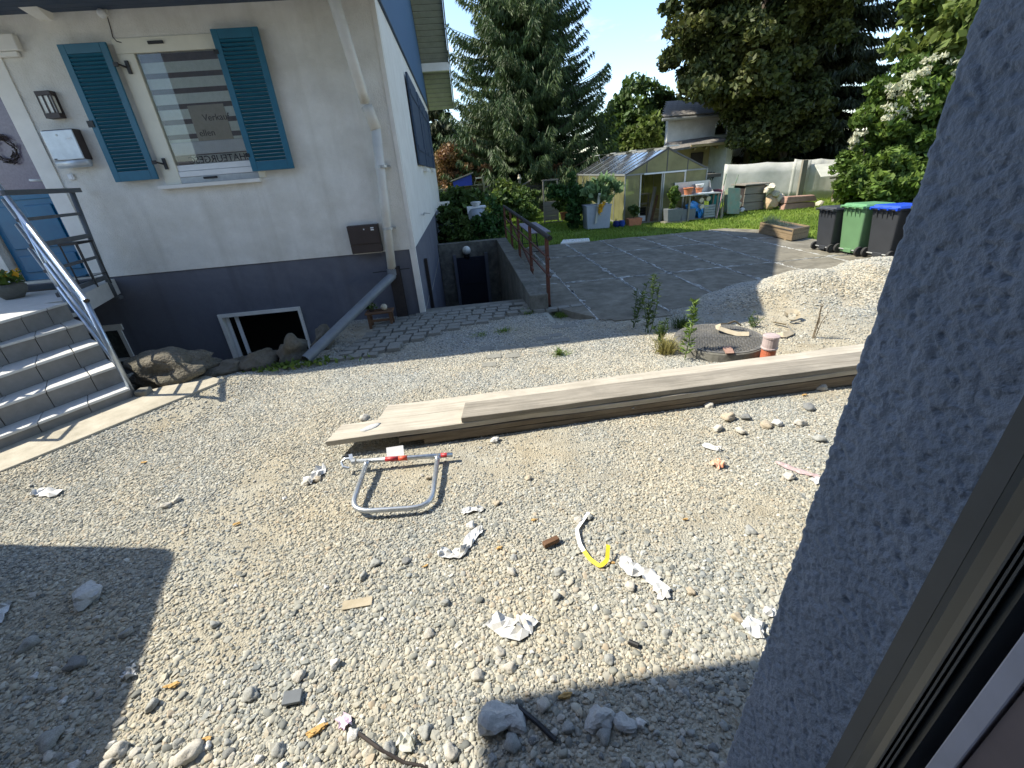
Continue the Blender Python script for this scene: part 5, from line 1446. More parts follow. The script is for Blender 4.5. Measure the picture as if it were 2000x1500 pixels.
tuft('green grass tuft between pavers and parapet', 1030, 612, .10, 160, m_grass, 3, .6)
tuft('grass tuft at the right end of the pavers', 1095, 618, .11, 200, m_grass, 4, .7)
tuft('grass tuft growing between the shaded pavers', 985, 648, .07, 140, m_grass, 5, .9)
tuft('sparse grass tuft at the gravel edge of the pavers', 940, 655, .05, 110, m_grass, 6, .9)
tuft('sparse grass tuft left in the pavers', 850, 610, .06, 80, m_grass, 7, .8)
tuft('tuft of weeds on the sunlit pavers', 1095, 692, .07, 80, m_weed, 8, .9)

# ================================================================ BINS AND PLANTER ON THE SLAB
def wheelie(label, mbody, mlid, base, rotz, sc=1.0, first=None):
    if first is None:
        t = thing('wheelie_bin', label, 'wheelie bin', base, 'wheelie bins in a row', rotz)
        def lb(mb, name, m, par=t, **k): return build(mb, name, m, par, local=True, **k)
        v = [(-.24, -.24, .04), (.24, -.24, .04), (.24, .26, .0), (-.24, .26, .0), (-.285, -.345, .97), (.285, -.345, .97), (.285, .36, .97), (-.285, .36, .97)]
        lb(MB().hexa(v), 'body', mbody, bevel=.03)
        lb(MB().box((-.30, -.355, .955), (.30, .375, .99)), 'rim', mbody, bevel=.01)
        lid = lb(MB().hexa([(-.305, -.38, .992), (.305, -.38, .992), (.305, .40, .992), (-.305, .40, .992), (-.26, -.33, 1.055), (.26, -.33, 1.055), (.24, .34, 1.035), (-.24, .34, 1.035)]), 'lid', mlid, bevel=.015)
        hb = MB().tube([(-.26, -.41, 1.0), (.26, -.41, 1.0)], .018, 10)
        for x in (-.27, -.09, .09, .27): hb.box((x - .018, -.425, .965), (x + .018, -.34, 1.02))
        lb(hb, 'hinge_handle', mlid, smooth=False, bevel=.004)
        rb = MB()
        for x in (-.16, -.05, .05, .16): rb.hexa([(x - .006, -.335, .80), (x + .006, -.335, .80), (x + .006, -.30, .80), (x - .006, -.30, .80), (x - .008, -.375, .95), (x + .008, -.375, .95), (x + .008, -.33, .95), (x - .008, -.33, .95)])
        lb(rb, 'rib', mbody)
        lb(MB().box((-.10, -.275, .045), (.10, -.235, .13)), 'foot_recess', mbody, bevel=.01)
        lb(MB().tube([(-.29, -.25, .10), (.29, -.25, .10)], .014, 8), 'axle', m_alu)
        for s in (-1, 1):
            w = lb(MB().tube([(s * .245, -.25, .10), (s * .30, -.25, .10)], .10, 20), 'wheel', m_tyre, bevel=.01)
            lb(MB().tube([(s * .299, -.25, .10), (s * .306, -.25, .10)], .055, 14), 'hub', m_bind, w)
        t.scale = (sc, sc, sc)
        return t
    t = copy_tree(first)
    t.location = base; t.rotation_euler = (0, 0, rotz); t.scale = (sc, sc, sc); t['label'] = label
    for ch in t.children:
        k = ch.name.split('.')[0]
        m = {'body': mbody, 'rim': mbody, 'rib': mbody, 'foot_recess': mbody, 'lid': mlid, 'hinge_handle': mlid}.get(k)
        if m:
            ch.data = ch.data.copy(); ch.data.materials[0] = m
    return t
RB = -math.pi / 2
bg_ = wheelie('green wheelie bin with a green lid', m_bing, m_bingl, (8.62, 9.09, .02), RB + .03)
wheelie('charcoal wheelie bin with a bright blue lid', m_bind, m_binb, (8.73, 8.47, .02), RB + .10, 1.0, bg_)
wheelie('small charcoal wheelie bin left of the green one', m_bind, m_bind, (8.47, 9.66, .02), RB - .02, .92, bg_)
wheelie('dark wheelie bin with an olive lid partly behind the blue wall', m_bind, m_binol, (8.98, 7.84, .05), RB + .16, 1.0, bg_)

t = thing('planter_box', 'long low wooden planter box at the edge of the concrete slab', 'planter', (8.9, 12.1, 0))
A, B, C_ = np.array(G(1481, 457))[:2], np.array(G(1545, 473))[:2], np.array(G(1577, 466))[:2]
Dp = A + (C_ - B)
for k in range(2):
    z0, z1 = .035 + k * .15, .178 + k * .15
    for p, q in ((A, B), (B, C_), (C_, Dp), (Dp, A)):
        d = (q - p) / np.linalg.norm(q - p); nn = np.array([-d[1], d[0]])
        build(MB().prism([p, q, q + nn * .025, p + nn * .025], z0, z1), 'board', m_boxwood, t, bevel=.004)
build(MB().prism([A, B, C_, Dp], .25, .29), 'soil', m_grout, t)
for q in (A * .85 + B * .15, A * .15 + B * .85): build(MB().box((q[0], q[1], 0), (q[0] + .08, q[1] + .08, .04)), 'foot', m_boxwood, t)
r_ = np.random.default_rng(6); V_, F_ = [], []
for k in range(420):
    u, w = r_.random() ** 1.5 * .75, r_.uniform(.2, .8)
    s = A + (B - A) * u + (Dp - A) * w; h = .22 * r_.uniform(.4, 1.1) * (1 - u * .8)
    p = np.array([s[0], s[1], .29]); e = p + np.array([r_.normal() * .07, r_.normal() * .07, h]); ww = np.array([.006, .004, 0])
    i = len(V_); V_ += [p - ww, p + ww, e + ww * .4, e - ww * .4]; F_.append((i, i + 1, i + 2, i + 3))
build(MB().add(V_, F_), 'lavender', m_lav, t)

# ================================================================ GREENHOUSE
GHX0, GHX1, GHY0, GHY1 = 6.15, 9.30, 17.28, 24.6
EZ, RZ = 1.76, 2.53
gh = thing('greenhouse', 'aluminium greenhouse glazed with yellowed polycarbonate', 'greenhouse', ((GHX0 + GHX1) / 2, 20, 0))
xm = (GHX0 + GHX1) / 2
def gbar(a, b, w=.05, m=m_aluframe, name='frame_bar'): return build(MB().beam(a, b, w, w), name, m, gh)
nb = 6
for x in (GHX0, GHX1):
    gbar((x, GHY0, EZ), (x, GHY1, EZ), .06); gbar((x, GHY0, .04), (x, GHY1, .04), .05)
    for k in range(nb + 1):
        y = GHY0 + (GHY1 - GHY0) * k / nb
        gbar((x, y, 0), (x, y, EZ - .03), .045)
    for k in range(nb):
        y0 = GHY0 + (GHY1 - GHY0) * k / nb + .025; y1 = GHY0 + (GHY1 - GHY0) * (k + 1) / nb - .025
        bx('side_pane', m_poly, (x - .006, y0, .07), (x + .006, y1, EZ - .03), gh)
gbar((xm, GHY0, RZ + .01), (xm, GHY1, RZ + .01), .07)
for s in (0, 1):
    xe = GHX0 if s == 0 else GHX1
    for k in range(2 * nb + 1):
        y = GHY0 + (GHY1 - GHY0) * k / (2 * nb)
        gbar((xe, y, EZ + .02), (xm, y, RZ), .032, m_aludark if k % 2 else m_aluframe)
    for k in range(2 * nb):
        y0 = GHY0 + (GHY1 - GHY0) * k / (2 * nb) + .018; y1 = GHY0 + (GHY1 - GHY0) * (k + 1) / (2 * nb) - .018
        v = [(xe, y0, EZ + .015), (xe, y1, EZ + .015), (xm, y1, RZ - .005), (xm, y0, RZ - .005)]
        build(MB().hexa(v + [(p[0], p[1], p[2] + .008) for p in v]), 'roof_pane', m_polyroof, gh)
sl_ = (RZ - EZ) / (xm - GHX0)
for k in (1, 3, 5):                                      # roof vents propped open
    y0 = GHY0 + (GHY1 - GHY0) * k / nb; y1 = y0 + .75
    v = [(xm - .75, y0, RZ - .02 + .05), (xm - .75, y1, RZ + .03), (xm - .02, y1, RZ + .06), (xm - .02, y0, RZ + .06)]
    vo = build(MB().hexa(v + [(p[0], p[1], p[2] + .014) for p in v]), 'roof_vent', m_polyroof, gh)
    build(MB().beam((xm - .75, y0, RZ + .04), (xm - .75, y1, RZ + .04), .035, .035), 'vent_edge', m_alu, vo)
    build(MB().beam((xm - .70, (y0 + y1) / 2, RZ + .03), (xm - .55, (y0 + y1) / 2, RZ - .55 * sl_), .015, .015), 'stay', m_alu, vo)
build(MB().box((xm - .12, GHY0 - .12, RZ + .05), (xm + .35, GHY0 + .15, RZ + .09)), 'ridge_cap', m_alu, gh)
for y in (GHY0, GHY1):
    gbar((GHX0, y, EZ), (xm, y, RZ), .055, m_aludark); gbar((GHX1, y, EZ), (xm, y, RZ), .055, m_aludark)
    gbar((GHX0, y, EZ - .01), (GHX1, y, EZ - .01), .05)
    for x in (GHX0 + .8, xm, GHX1 - .78):
        gbar((x, y, EZ), (x, y, EZ + (RZ - EZ) * (1 - abs(x - xm) / (xm - GHX0))), .03, m_aludark)
    xs = [GHX0, GHX0 + .8, xm, GHX1 - .78, GHX1]
    for a, b in zip(xs[:-1], xs[1:]):
        ha = EZ + .02 + (RZ - EZ) * (1 - abs(a - xm) / (xm - GHX0)) - .03; hb_ = EZ + .02 + (RZ - EZ) * (1 - abs(b - xm) / (xm - GHX0)) - .03
        v = [(a + .02, EZ + .02), (b - .02, EZ + .02), (b - .02, max(hb_, EZ + .03)), (a + .02, max(ha, EZ + .03))]
        build(MB().add([(p[0], y - .004, p[1]) for p in v] + [(p[0], y + .004, p[1]) for p in v], [(0, 1, 2, 3), (7, 6, 5, 4), (0, 4, 5, 1), (1, 5, 6, 2), (2, 6, 7, 3), (3, 7, 4, 0)]), 'gable_pane', m_poly, gh)
# front wall: pane, doorway, sliding door, pane
y = GHY0
for x in (6.74, 7.57, 8.46): gbar((x, y, 0), (x, y, EZ - .03), .045, m_alu)
bx('front_pane', m_poly, (6.19, y - .005, .05), (6.70, y + .005, EZ - .04), gh)
bx('front_pane', m_poly, (8.50, y - .005, .05), (9.27, y + .005, EZ - .04), gh)
sd = bx('sliding_door', m_poly, (7.62, y - .05, .06), (8.42, y - .042, EZ - .06), gh)
build(MB().box((6.85, y - .07, EZ - .045), (8.46, y - .03, EZ + .005)), 'door_track', m_white, sd)
for x in (7.60, 8.40): build(MB().box((x, y - .06, .04), (x + .04, y - .035, EZ - .05)), 'door_stile', m_alu, sd)
# what stands inside
t = thing('shelf', 'dark shelf with stacked pots seen through the greenhouse door', 'shelf', (7.2, 18.2, 0))
for z in (.62, .98): bx('shelf_board', m_greywood, (6.85, 18.1, z), (7.5, 18.5, z + .03), t)
for x in (6.87, 7.44): bx('shelf_leg', m_greywood, (x, 18.2, 0), (x + .05, 18.26, .98), t)
for k in range(5): build(MB().lathe([(.13, 0), (.15, .07)], (7.18, 18.05, .1 + k * .085), 14), 'nested_pot', m_black, t)
bx('tray', m_white, (7.0, 17.8, .03), (7.22, 18.0, .22), t)
t = thing('leaning_board', 'old boards leaning inside the greenhouse doorway', 'board', (7.5, 17.7, 0))
build(MB().beam((7.28, 17.65, 0), (7.52, 17.75, 1.25), .12, .03), 'board', m_greywoodz, t)
build(MB().beam((7.38, 17.6, 0), (7.62, 17.72, .95), .09, .03), 'board', m_brownwood, t)
bx('greenhouse_floor', m_wallconc, (GHX0 + .05, GHY0 + .05, -.01), (GHX1 - .05, GHY1 - .05, .012), gh)
# ================================================================ GARDEN THINGS
def pot(label, c, r, h, m, name='plant_pot'):
    t = thing(name, label, 'pot', c)
    build(MB().lathe([(r * .72, 0), (r, h * .86), (r * 1.1, h * .87), (r * 1.1, h), (r * .95, h), (r * .9, h * .9)], c, 18), 'pot', m, t)
    return t
t = thing('tall_planter', 'tall pale grey square planter holding a courgette plant', 'planter', (5.0, 17.0, 0))
build(MB().hexa([(4.6, 16.85, .02), (5.45, 16.85, 0), (5.5, 17.5, 0), (4.6, 17.5, 0), (4.55, 16.8, .84), (5.5, 16.8, .84), (5.55, 17.55, .84), (4.55, 17.55, .84)]), 'box', m_greyplant, t, bevel=.02)
build(MB().hexa([(4.545, 16.795, .80), (5.505, 16.795, .80), (5.555, 17.555, .80), (4.545, 17.555, .80), (4.54, 16.79, .85), (5.51, 16.79, .85), (5.56, 17.56, .85), (4.54, 17.56, .85)]), 'rim', m_greyplant, t, bevel=.01)
build(MB().hexa([(4.86, 16.75, .2), (4.93, 16.75, .25), (4.93, 16.79, .25), (4.86, 16.79, .2), (4.98, 16.74, 1.25), (5.06, 16.74, 1.25), (5.06, 16.8, 1.25), (4.98, 16.8, 1.25)]), 'plastic_cover', m_offwhite, t)
t = thing('courgette_plant', 'leafy courgette plant with orange flowers in the tall pale planter', 'plant', (5.1, 17.1, .85))
r_ = np.random.default_rng(14); mb = MB(); P_l, D_l = [], []
for k in range(60):
    az = r_.uniform(0, 6.28); L = r_.uniform(.35, 1.0); el = r_.uniform(.5, 1.35)
    s = np.array([5.1, 17.1, .84]); d = np.array([math.cos(az) * math.cos(el), math.sin(az) * math.cos(el) * .6, math.sin(el)])
    e = s + d * L + np.array([.18 * L, 0, 0]); mb.tube([s, s + d * L * .6, e], [.016, .012, .008], 5)
    for q in range(4): P_l.append(e + r_.normal(size=3) * .05); D_l.append(d + np.array([0, 0, -.2]) + r_.normal(size=3) * .4)
build(mb, 'stems', m_zuc, t)
v, f = leaves(P_l, .22, 15, elong=1.5, dirs=D_l, jit=.3); leaf_obj('leaves', v, f, m_zuc, t)
v, f = leaves(np.array([5.07, 16.72, .72]) + r_.normal(size=(26, 3)) * np.array([.06, .02, .10]), .12, 16); leaf_obj('blossoms', v, f, m_yflower, t)
t = thing('climbing_plant', 'dark green column of climbing leaves beside the tall pale planter', 'climber', (4.2, 17.6, 0))
p = np.concatenate([cloud((4.25, 17.6, .5), (.26, .26, .62), 40, 60, .16, 21, .2), cloud((4.3, 17.65, 1.15), (.3, .3, .4), 24, 60, .18, 22, .2), cloud((3.85, 17.8, 1.35), (.55, .25, .22), 26, 50, .16, 23, .2), cloud((4.2, 17.65, 1.75), (.1, .1, .35), 9, 40, .10, 24, .2), cloud((4.5, 17.6, 1.0), (.1, .2, .3), 8, 40, .12, 25)])
v, f = leaves(p, .085, 26, up=(0, -.3, .3)); leaf_obj('leaves', v, f, m_vine, t)
build(MB().tube([(4.25, 17.6, 0), (4.27, 17.62, 1.0), (4.2, 17.65, 2.0)], .02, 6), 'stem', m_bark, t)
t = thing('bean_plant', 'bright green bushy plant between the climber and the greenhouse', 'plant', (4.75, 18.2, 0))
p = cloud((4.75, 18.3, 1.0), (.4, .3, .5), 34, 50, .18, 27, .2); v, f = leaves(p, .09, 28); leaf_obj('leaves', v, f, m_hedge, t)
build(MB().tube([(4.75, 18.3, 0), (4.75, 18.3, 1.2)], .02, 6), 'stem', m_bark, t)
t = thing('trellis_panel', 'grey wooden framed panel standing on the lawn by the fence', 'panel', (3.9, 20.4, 0))
for x in (3.60, 4.22): bx('upright', m_greywoodz, (x, 20.48, .0), (x + .06, 20.54, 1.70), t)
bx('top_bar', m_greywood, (3.58, 20.47, 1.702), (4.30, 20.55, 1.75), t)
for k in range(4): bx('plank', m_greywood, (3.662, 20.49, .08 + k * .20), (4.218, 20.53, .27 + k * .20), t)
bx('foot', m_greywood, (3.55, 20.2, .0), (4.4, 20.26, .05), t)
pot('orange clay pot with a leafy plant behind the climber', (4.25, 19.3, .18), .16, .30, m_terra)
t = thing('potted_plant', 'fresh green plant in the orange clay pot behind the climber', 'plant', (4.25, 19.3, .45))
p = cloud((4.15, 19.3, .85), (.3, .25, .38), 22, 45, .14, 33, .2); v, f = leaves(p, .09, 34); leaf_obj('leaves', v, f, m_hedge, t)
t = thing('glazed_pot', 'two dark blue glazed pots at the greenhouse corner', 'pot', (5.8, 16.85, 0))
for x, m in ((5.70, m_darkblue), (5.92, mat('blue_glaze', (.02, .06, .30), rough=.2))): build(MB().lathe([(.09, 0), (.13, .12), (.10, .22), (.11, .24)], (x, 16.85, 0), 14), 'pot', m, t, smooth=True)
t = thing('trough', 'terracotta trough at the greenhouse front with a small plant', 'planter', (6.4, 16.9, 0))
build(MB().hexa([(6.2, 16.8, 0), (6.66, 16.8, 0), (6.66, 17.1, 0), (6.2, 17.1, 0), (6.16, 16.77, .27), (6.70, 16.77, .27), (6.70, 17.13, .27), (6.16, 17.13, .27)]), 'box', m_terra, t, bevel=.01)
p = cloud((6.4, 16.95, .52), (.28, .14, .2), 16, 14, .1, 35, .2); v, f = leaves(p, .08, 36); leaf_obj('leaves', v, f, m_shrub, t)
build(MB().tube([(6.4, 16.95, .2), (6.42, 16.95, .6)], .012, 5), 'stem', m_bark, t)
t = thing('square_planter', 'slate grey square planter with a leafy bush by the potting table', 'planter', (7.85, 16.7, 0))
build(MB().hexa([(7.62, 16.62, .06), (8.12, 16.62, .06), (8.12, 17.0, .06), (7.62, 17.0, .06), (7.58, 16.6, .50), (8.16, 16.6, .50), (8.16, 17.02, .50), (7.58, 17.02, .50)]), 'box', m_slate, t, bevel=.012)
bx('base_board', m_greywood, (7.5, 16.58, .0), (8.3, 17.05, .055), t)
p = cloud((7.85, 16.8, .95), (.17, .15, .42), 22, 36, .12, 37, .2); v, f = leaves(p, .10, 38, up=(0, 0, .3)); leaf_obj('leaves', v, f, m_hedge, t)
bx('trough_planter', m_slate, (8.2, 16.75, .06), (8.75, 17.05, .44), t, .01)
# potting table
t = thing('potting_table', 'potting table with a grey splashback beside the greenhouse', 'table', (8.8, 16.9, 0))
bx('table_top', m_alu, (7.95, 16.65, .90), (9.62, 17.12, .935), t, .005)
bx('back_panel', m_alu, (8.02, 17.125, .936), (9.35, 17.14, 1.36), t)
for x in (8.0, 9.36): build(MB().hexa([(x, 16.7, .936), (x + .012, 16.7, .936), (x + .012, 17.12, .936), (x, 17.12, .936), (x, 16.98, 1.10), (x + .012, 16.98, 1.10), (x + .012, 17.12, 1.36), (x, 17.12, 1.36)]), 'side_panel', m_alu, t)
for x in (8.42, 9.52): bx('leg', m_greywoodz, (x, 16.7, 0), (x + .06, 16.76, .90), t)
for x in (8.42, 9.52): bx('leg', m_greywoodz, (x, 17.02, 0), (x + .06, 17.08, .90), t)
bx('lower_shelf', m_greywood, (7.95, 16.72, .04), (9.6, 17.1, .07), t)
pot('wide orange clay pot on the potting table', (8.42, 16.85, .936), .17, .24, m_terra)
pot('clay pot with a white rim on the potting table', (8.88, 16.92, .936), .13, .20, m_terra)
t = thing('bowl', 'white bowl standing in the right clay pot on the potting table', 'bowl', (8.88, 16.92, 1.13))
build(MB().lathe([(.10, 0), (.16, .12), (.15, .125)], (8.88, 16.92, 1.137), 16), 'bowl', m_paper, t)
t = thing('tray', 'white tray lying on the front of the potting table', 'tray', (9.0, 16.75, .936))
build(MB().box((8.66, 16.66, .937), (9.35, 16.84, .965)), 'tray', m_paper, t, bevel=.006)
t = thing('plastic_bag', 'crumpled blue plastic bag under the potting table', 'bag', (8.7, 16.85, .07))
me = rock_mesh('bag', 91, 3, .9, 1.1, m_bluetarp, smooth=False); inst('bag', me, t, (8.75, 16.95, .36), (0, .2, 0), (.34, .20, .30)); inst('bag', me, t, (8.98, 16.85, .22), (0, 1.2, 1), (.24, .14, .18))
t = thing('crate', 'grey slatted crate leaning under the potting table', 'crate', (9.2, 16.75, .07))
for k in range(5): bx('slat', mat('crate_grey', (.22, .25, .26), rough=.6) if k == 0 else bpy.data.materials['crate_grey'], (9.05, 16.66 + k * .012, .09 + k * .09), (9.48, 16.68 + k * .012, .165 + k * .09), t)
for x in (9.05, 9.45): bx('corner_post', bpy.data.materials['crate_grey'], (x, 16.70, .08), (x + .03, 16.98, .53), t)
for i, (x, y, z, lab) in enumerate([(8.98, 16.95, .72, 'left upper sawn log end under the potting table'), (9.25, 16.95, .75, 'right upper sawn log end under the potting table'), (8.95, 16.8, .50, 'lower sawn log end above the blue bag')]):
    t = thing('log', lab, 'log', (x, y, z), 'logs under the potting table')
    build(MB().tube([(x, y - .12, z - .02), (x, y + .3, z)], .085, 14), 'wood', m_palestone, t)
t = thing('rake_handle', 'pale pink handled tool leaning on the potting table', 'tool', (9.6, 16.62, 0))
build(MB().tube([(9.52, 16.60, .02), (9.66, 16.62, 1.15)], .018, 6), 'handle', mat('pink_handle', (.60, .38, .40), rough=.6), t)
t = thing('post', 'short round wooden post at the right end of the potting table', 'post', (9.68, 16.6, 0))
build(MB().tube([(9.70, 16.6, 0), (9.70, 16.6, .40)], .045, 10), 'post', m_greywoodz, t)
t = thing('wheelbarrow', 'green and rusty wheelbarrow tipped upright against the wall', 'wheelbarrow', (10.5, 17.4, 0))
R = np.array(Euler((math.radians(78), .12, .35)).to_matrix()); c = np.array([10.42, 17.45, .52])
def Rw(p): return c + R @ np.array(p)
pan = [(-.25, -.40, .0), (.25, -.40, .0), (.25, .36, .0), (-.25, .36, .0), (-.36, -.52, .24), (.36, -.52, .24), (.36, .44, .24), (-.36, .44, .24)]
build(MB().hexa([Rw(p) for p in pan]), 'pan', m_barrow, t, bevel=.02)
build(MB().hexa([Rw((p[0] * .8, p[1] * .8, -.012 if i < 4 else .02)) for i, p in enumerate(pan)]), 'pan_underside', m_rustpan, t)
for s in (-1, 1):
    build(MB().tube([Rw((s * .12, -.7, -.10)), Rw((s * .26, -.1, -.05)), Rw((s * .30, .5, -.03)), Rw((s * .34, .95, .12))], .02, 8), 'handle', m_barrow, t)
    build(MB().tube([Rw((s * .26, .05, -.04)), Rw((s * .28, .15, -.32)), Rw((s * .28, .40, -.04))], .016, 6), 'leg', m_black, t)
build(MB().tube([Rw((-.05, -.66, -.10)), Rw((.05, -.66, -.10))], .19, 18), 'wheel', m_tyre, t)
t = thing('water_butt', 'turquoise bin with a dark red lid behind the wheelbarrow', 'bin', (10.0, 17.6, 0))
build(MB().lathe([(.20, 0), (.24, .75), (.26, .77), (.25, .8)], (10.0, 17.7, 0), 16), 'tub', mat('turquoise', (.02, .26, .25), rough=.5), t)
build(MB().lathe([(.28, .80), (.27, .92), (.1, .97)], (10.0, 17.7, 0), 16), 'lid', mat('maroon', (.10, .02, .03), rough=.6), t)
t = thing('compost_chest', 'weathered grey wooden chest on the lawn before the white screen', 'chest', (11.9, 18.2, 0))
for k in range(3): bx('board', m_greywood, (11.40, 18.0, .04 + k * .31), (12.28, 18.04, .33 + k * .31), t, .005)
for k in range(3): bx('board', m_greywood, (12.281, 18.0, .04 + k * .31), (12.32, 18.9, .33 + k * .31), t, .005)
bx('lid', m_greywood, (11.32, 17.9, .985), (12.42, 18.95, 1.03), t, .006)
bx('body', m_darksteel, (11.42, 18.05, .03), (12.27, 18.9, .97), t)
for i, (px, py, w, h, m, lab) in enumerate([(1507, 395, 26, 26, m_sandstone, 'large orange sandstone block right of the wooden chest'), (1508, 366, 22, 14, m_palestone, 'topmost stone of the pile by the chest'), (1512, 378, 20, 12, m_palestone, 'middle stone of the pile by the chest'), (1522, 386, 18, 16, m_palestone, 'pale stone at the right of the pile by the chest'), (1499, 372, 16, 12, m_palestone, 'small stone in the pile by the chest'), (1524, 398, 12, 12, m_rock, 'dark stone at the foot of the sandstone block'),
                                            (1443, 386, 12, 10, m_palestone, 'upper pale block left of the chest'), (1443, 399, 14, 12, m_palestone, 'lower pale block left of the chest'), (1448, 410, 16, 8, m_lump, 'grey stone in the grass left of the chest'), (1600, 398, 14, 10, m_palestone, 'pale stone behind the small charcoal bin')]):
    p = FY(px, py, 17.75 if 1490 < px < 1530 else 17.9); dd = np.linalg.norm(p - CAM); rx, rz = w / FPX * dd / 2, h / FPX * dd / 2
    o = inst('stone_block', rock_mesh('stone_block', 800 + i, 2, .3, 1.0, m, smooth=False), None, tuple(p), (0, 0, i), (rx * .95, rx * .8, rz)); tag(o, lab, 'stone')
for i, (z0, z1, dx, lab) in enumerate([(.0, .24, 0, 'lower long reddish stone block on the lawn'), (.25, .50, .05, 'upper long reddish stone block on the lawn')]):
    a, b = FY(1527, 408, 17.4), FY(1592, 408, 17.4)
    o = build(MB().hexa([(a[0] + dx, 17.3, z0), (b[0], 17.35, z0), (b[0], 17.7, z0), (a[0], 17.65, z0), (a[0] + dx + .05, 17.32, z1), (b[0] - .1 - dx, 17.38, z1 - .03), (b[0] - .12, 17.66, z1 - .03), (a[0] + .1, 17.62, z1)]), 'stone_beam', m_redstone, base=(a[0], 17.3, z0), bevel=.03); tag(o, lab, 'stone', 'long stone blocks')
# white screens, posts and the table roof
def screen(label, x0, x1, y0, y1, z0a, z0b, za, zb):
    n = 18; V_, F_ = [], []
    for i in range(n + 1):
        u = i / n
        for k in range(5):
            w = k / 4
            lo, hi = z0a + (z0b - z0a) * u, za + (zb - za) * u - .05 * math.sin(math.pi * (u * 2 % 1))
            V_.append((x0 + (x1 - x0) * u, y0 + (y1 - y0) * u + .035 * math.sin(u * 11) * (.4 + w * .6) + .008 * math.sin(u * 47), lo + (hi - lo) * w))
    for i in range(n):
        for k in range(4): F_.append((5 * i + k, 5 * i + k + 5, 5 * i + k + 6, 5 * i + k + 1))
    o = build(MB().add(V_, F_), 'fabric_screen', m_offwhite, smooth=True, base=(x0, y0, 0)); tag(o, label, 'screen', 'white fabric screens')
    md = o.modifiers.new('thickness', 'SOLIDIFY'); md.thickness = .01
screen('white fabric screen behind the wooden chest', 12.7, 15.8, 22.0, 20.3, .0, 0, 1.74, 1.66)
screen('white fabric screen under the table roof', 15.2, 17.1, 20.6, 19.8, .0, 0, 1.75, 1.62)
t = thing('fence_post', 'leaning grey concrete post between the two white screens', 'post', (15.2, 19.9, 0))
a, b = FY(1560, 388, 19.9), FY(1573, 312, 19.9)
build(MB().beam(a - np.array([0, 0, .2]), b, .24, .12, (0, 1, 0)), 'post', m_greywoodz, t, bevel=.01)
t = thing('lean_to_table', 'table-like shelter with a white sheet roof in front of the white screen', 'shelter', (16.5, 18.8, 0))
v = [(14.9, 18.4, 1.02), (18.2, 18.4, .94), (18.3, 19.8, 1.42), (15.6, 19.8, 1.44)]
build(MB().hexa(v + [(p[0], p[1], p[2] + .035) for p in v]), 'roof_sheet', m_offwhite, t)
v = [(15.9, 18.9, 1.27), (16.7, 18.9, 1.25), (16.8, 19.3, 1.37), (16.0, 19.3, 1.38)]
build(MB().hexa(v + [(p[0], p[1], p[2] + .03) for p in v]), 'loose_sheet', m_paper, t)
bx('edge_beam', m_greywood, (15.4, 18.45, .93), (18.0, 18.53, .985), t)
for x in (15.78, 17.6): build(MB().box((x, 18.5, 0), (x + .32, 18.62, .93)), 'post', m_greywoodz, t, bevel=.01)
bx('back_board', m_brownwood, (16.12, 19.0, .1), (17.6, 19.04, .9), t)

# ================================================================ HOUSE BEHIND THE GREENHOUSE
sh = thing('outbuilding', 'old white rendered house with a dark tiled roof behind the greenhouse', 'house', (15, 28, 0))
build(wall_holes(11.5, 20, 0, 4.15, 26.0, 26.3, [(14.2, 14.9, 3.1, 3.7)]), 'wall', m_ash, sh)
build(MB().prism([(11.5, 26.301), (11.8, 26.301), (15.3, 33), (15.0, 33)], 0, 4.0), 'wall', m_ash, sh)
bx('side_wall', m_ash, (13.98, 24.2, 0), (14.3, 25.998, 2.62), sh)
w3 = bx('window', m_greywood, (14.2, 26.02, 3.1), (14.9, 26.1, 3.16), sh); bx('pane', m_blackglass, (14.22, 26.1, 3.16), (14.9, 26.11, 3.7), w3)
v = [(11.0, 25.5, 4.0), (20.5, 25.5, 4.0), (20.5, 28.2, 4.95), (12.4, 28.2, 4.95)]
rf = build(MB().hexa(v + [(p[0], p[1] - .06, p[2] + .12) for p in v]), 'roof', m_oldroof, sh)
tm = fast_mesh('tile_course', np.array(MB().box((0, 0, 0), (9.5, .42, .035)).v), MB().box((0, 0, 0), (1, 1, 1)).f); tm.materials.append(m_oldroof)
for k in range(7): inst('tile_course', tm, rf, (11.0 + k * .19, 25.42 + k * .37, 4.12 + k * .130), (math.radians(19.4), 0, 0))
build(MB().tube([(10.9, 25.4, 4.0), (20.5, 25.4, 4.0)], .07, 8), 'gutter', m_alu, rf)
v = [(10.3, 24.2, 2.42), (14.2, 24.2, 2.72), (14.0, 25.99, 2.98), (11.5, 25.99, 2.86)]
build(MB().hexa(v + [(p[0], p[1], p[2] + .10) for p in v]), 'lean_to_roof', m_oldroof, sh)
bx('lean_to_edge', m_yellowwood, (12.0, 24.15, 2.60), (14.25, 24.198, 2.72), sh)
for x in (12.3, 12.9, 13.5): build(MB().beam((x, 24.3, 2.5), (x + .3, 25.8, 2.78), .08, .1), 'rafter', m_yellowwood, sh)
bx('back_timber_wall', m_yellowwood, (10.4, 25.9, 0), (11.49, 25.98, 2.75), sh)
bx('lean_to_inner_wall', mat('ochre_wall', (.40, .32, .17), (.50, .42, .25), rough=.9, scale=3), (11.5, 25.93, 1.2), (13.97, 25.985, 2.8), sh)
bx('shutter_board', m_brown, (12.9, 25.85, 1.75), (13.6, 25.92, 2.35), sh)
bx('side_awning', m_fence, (9.35, 18.0, 1.40), (10.3, 20.5, 1.52), sh)

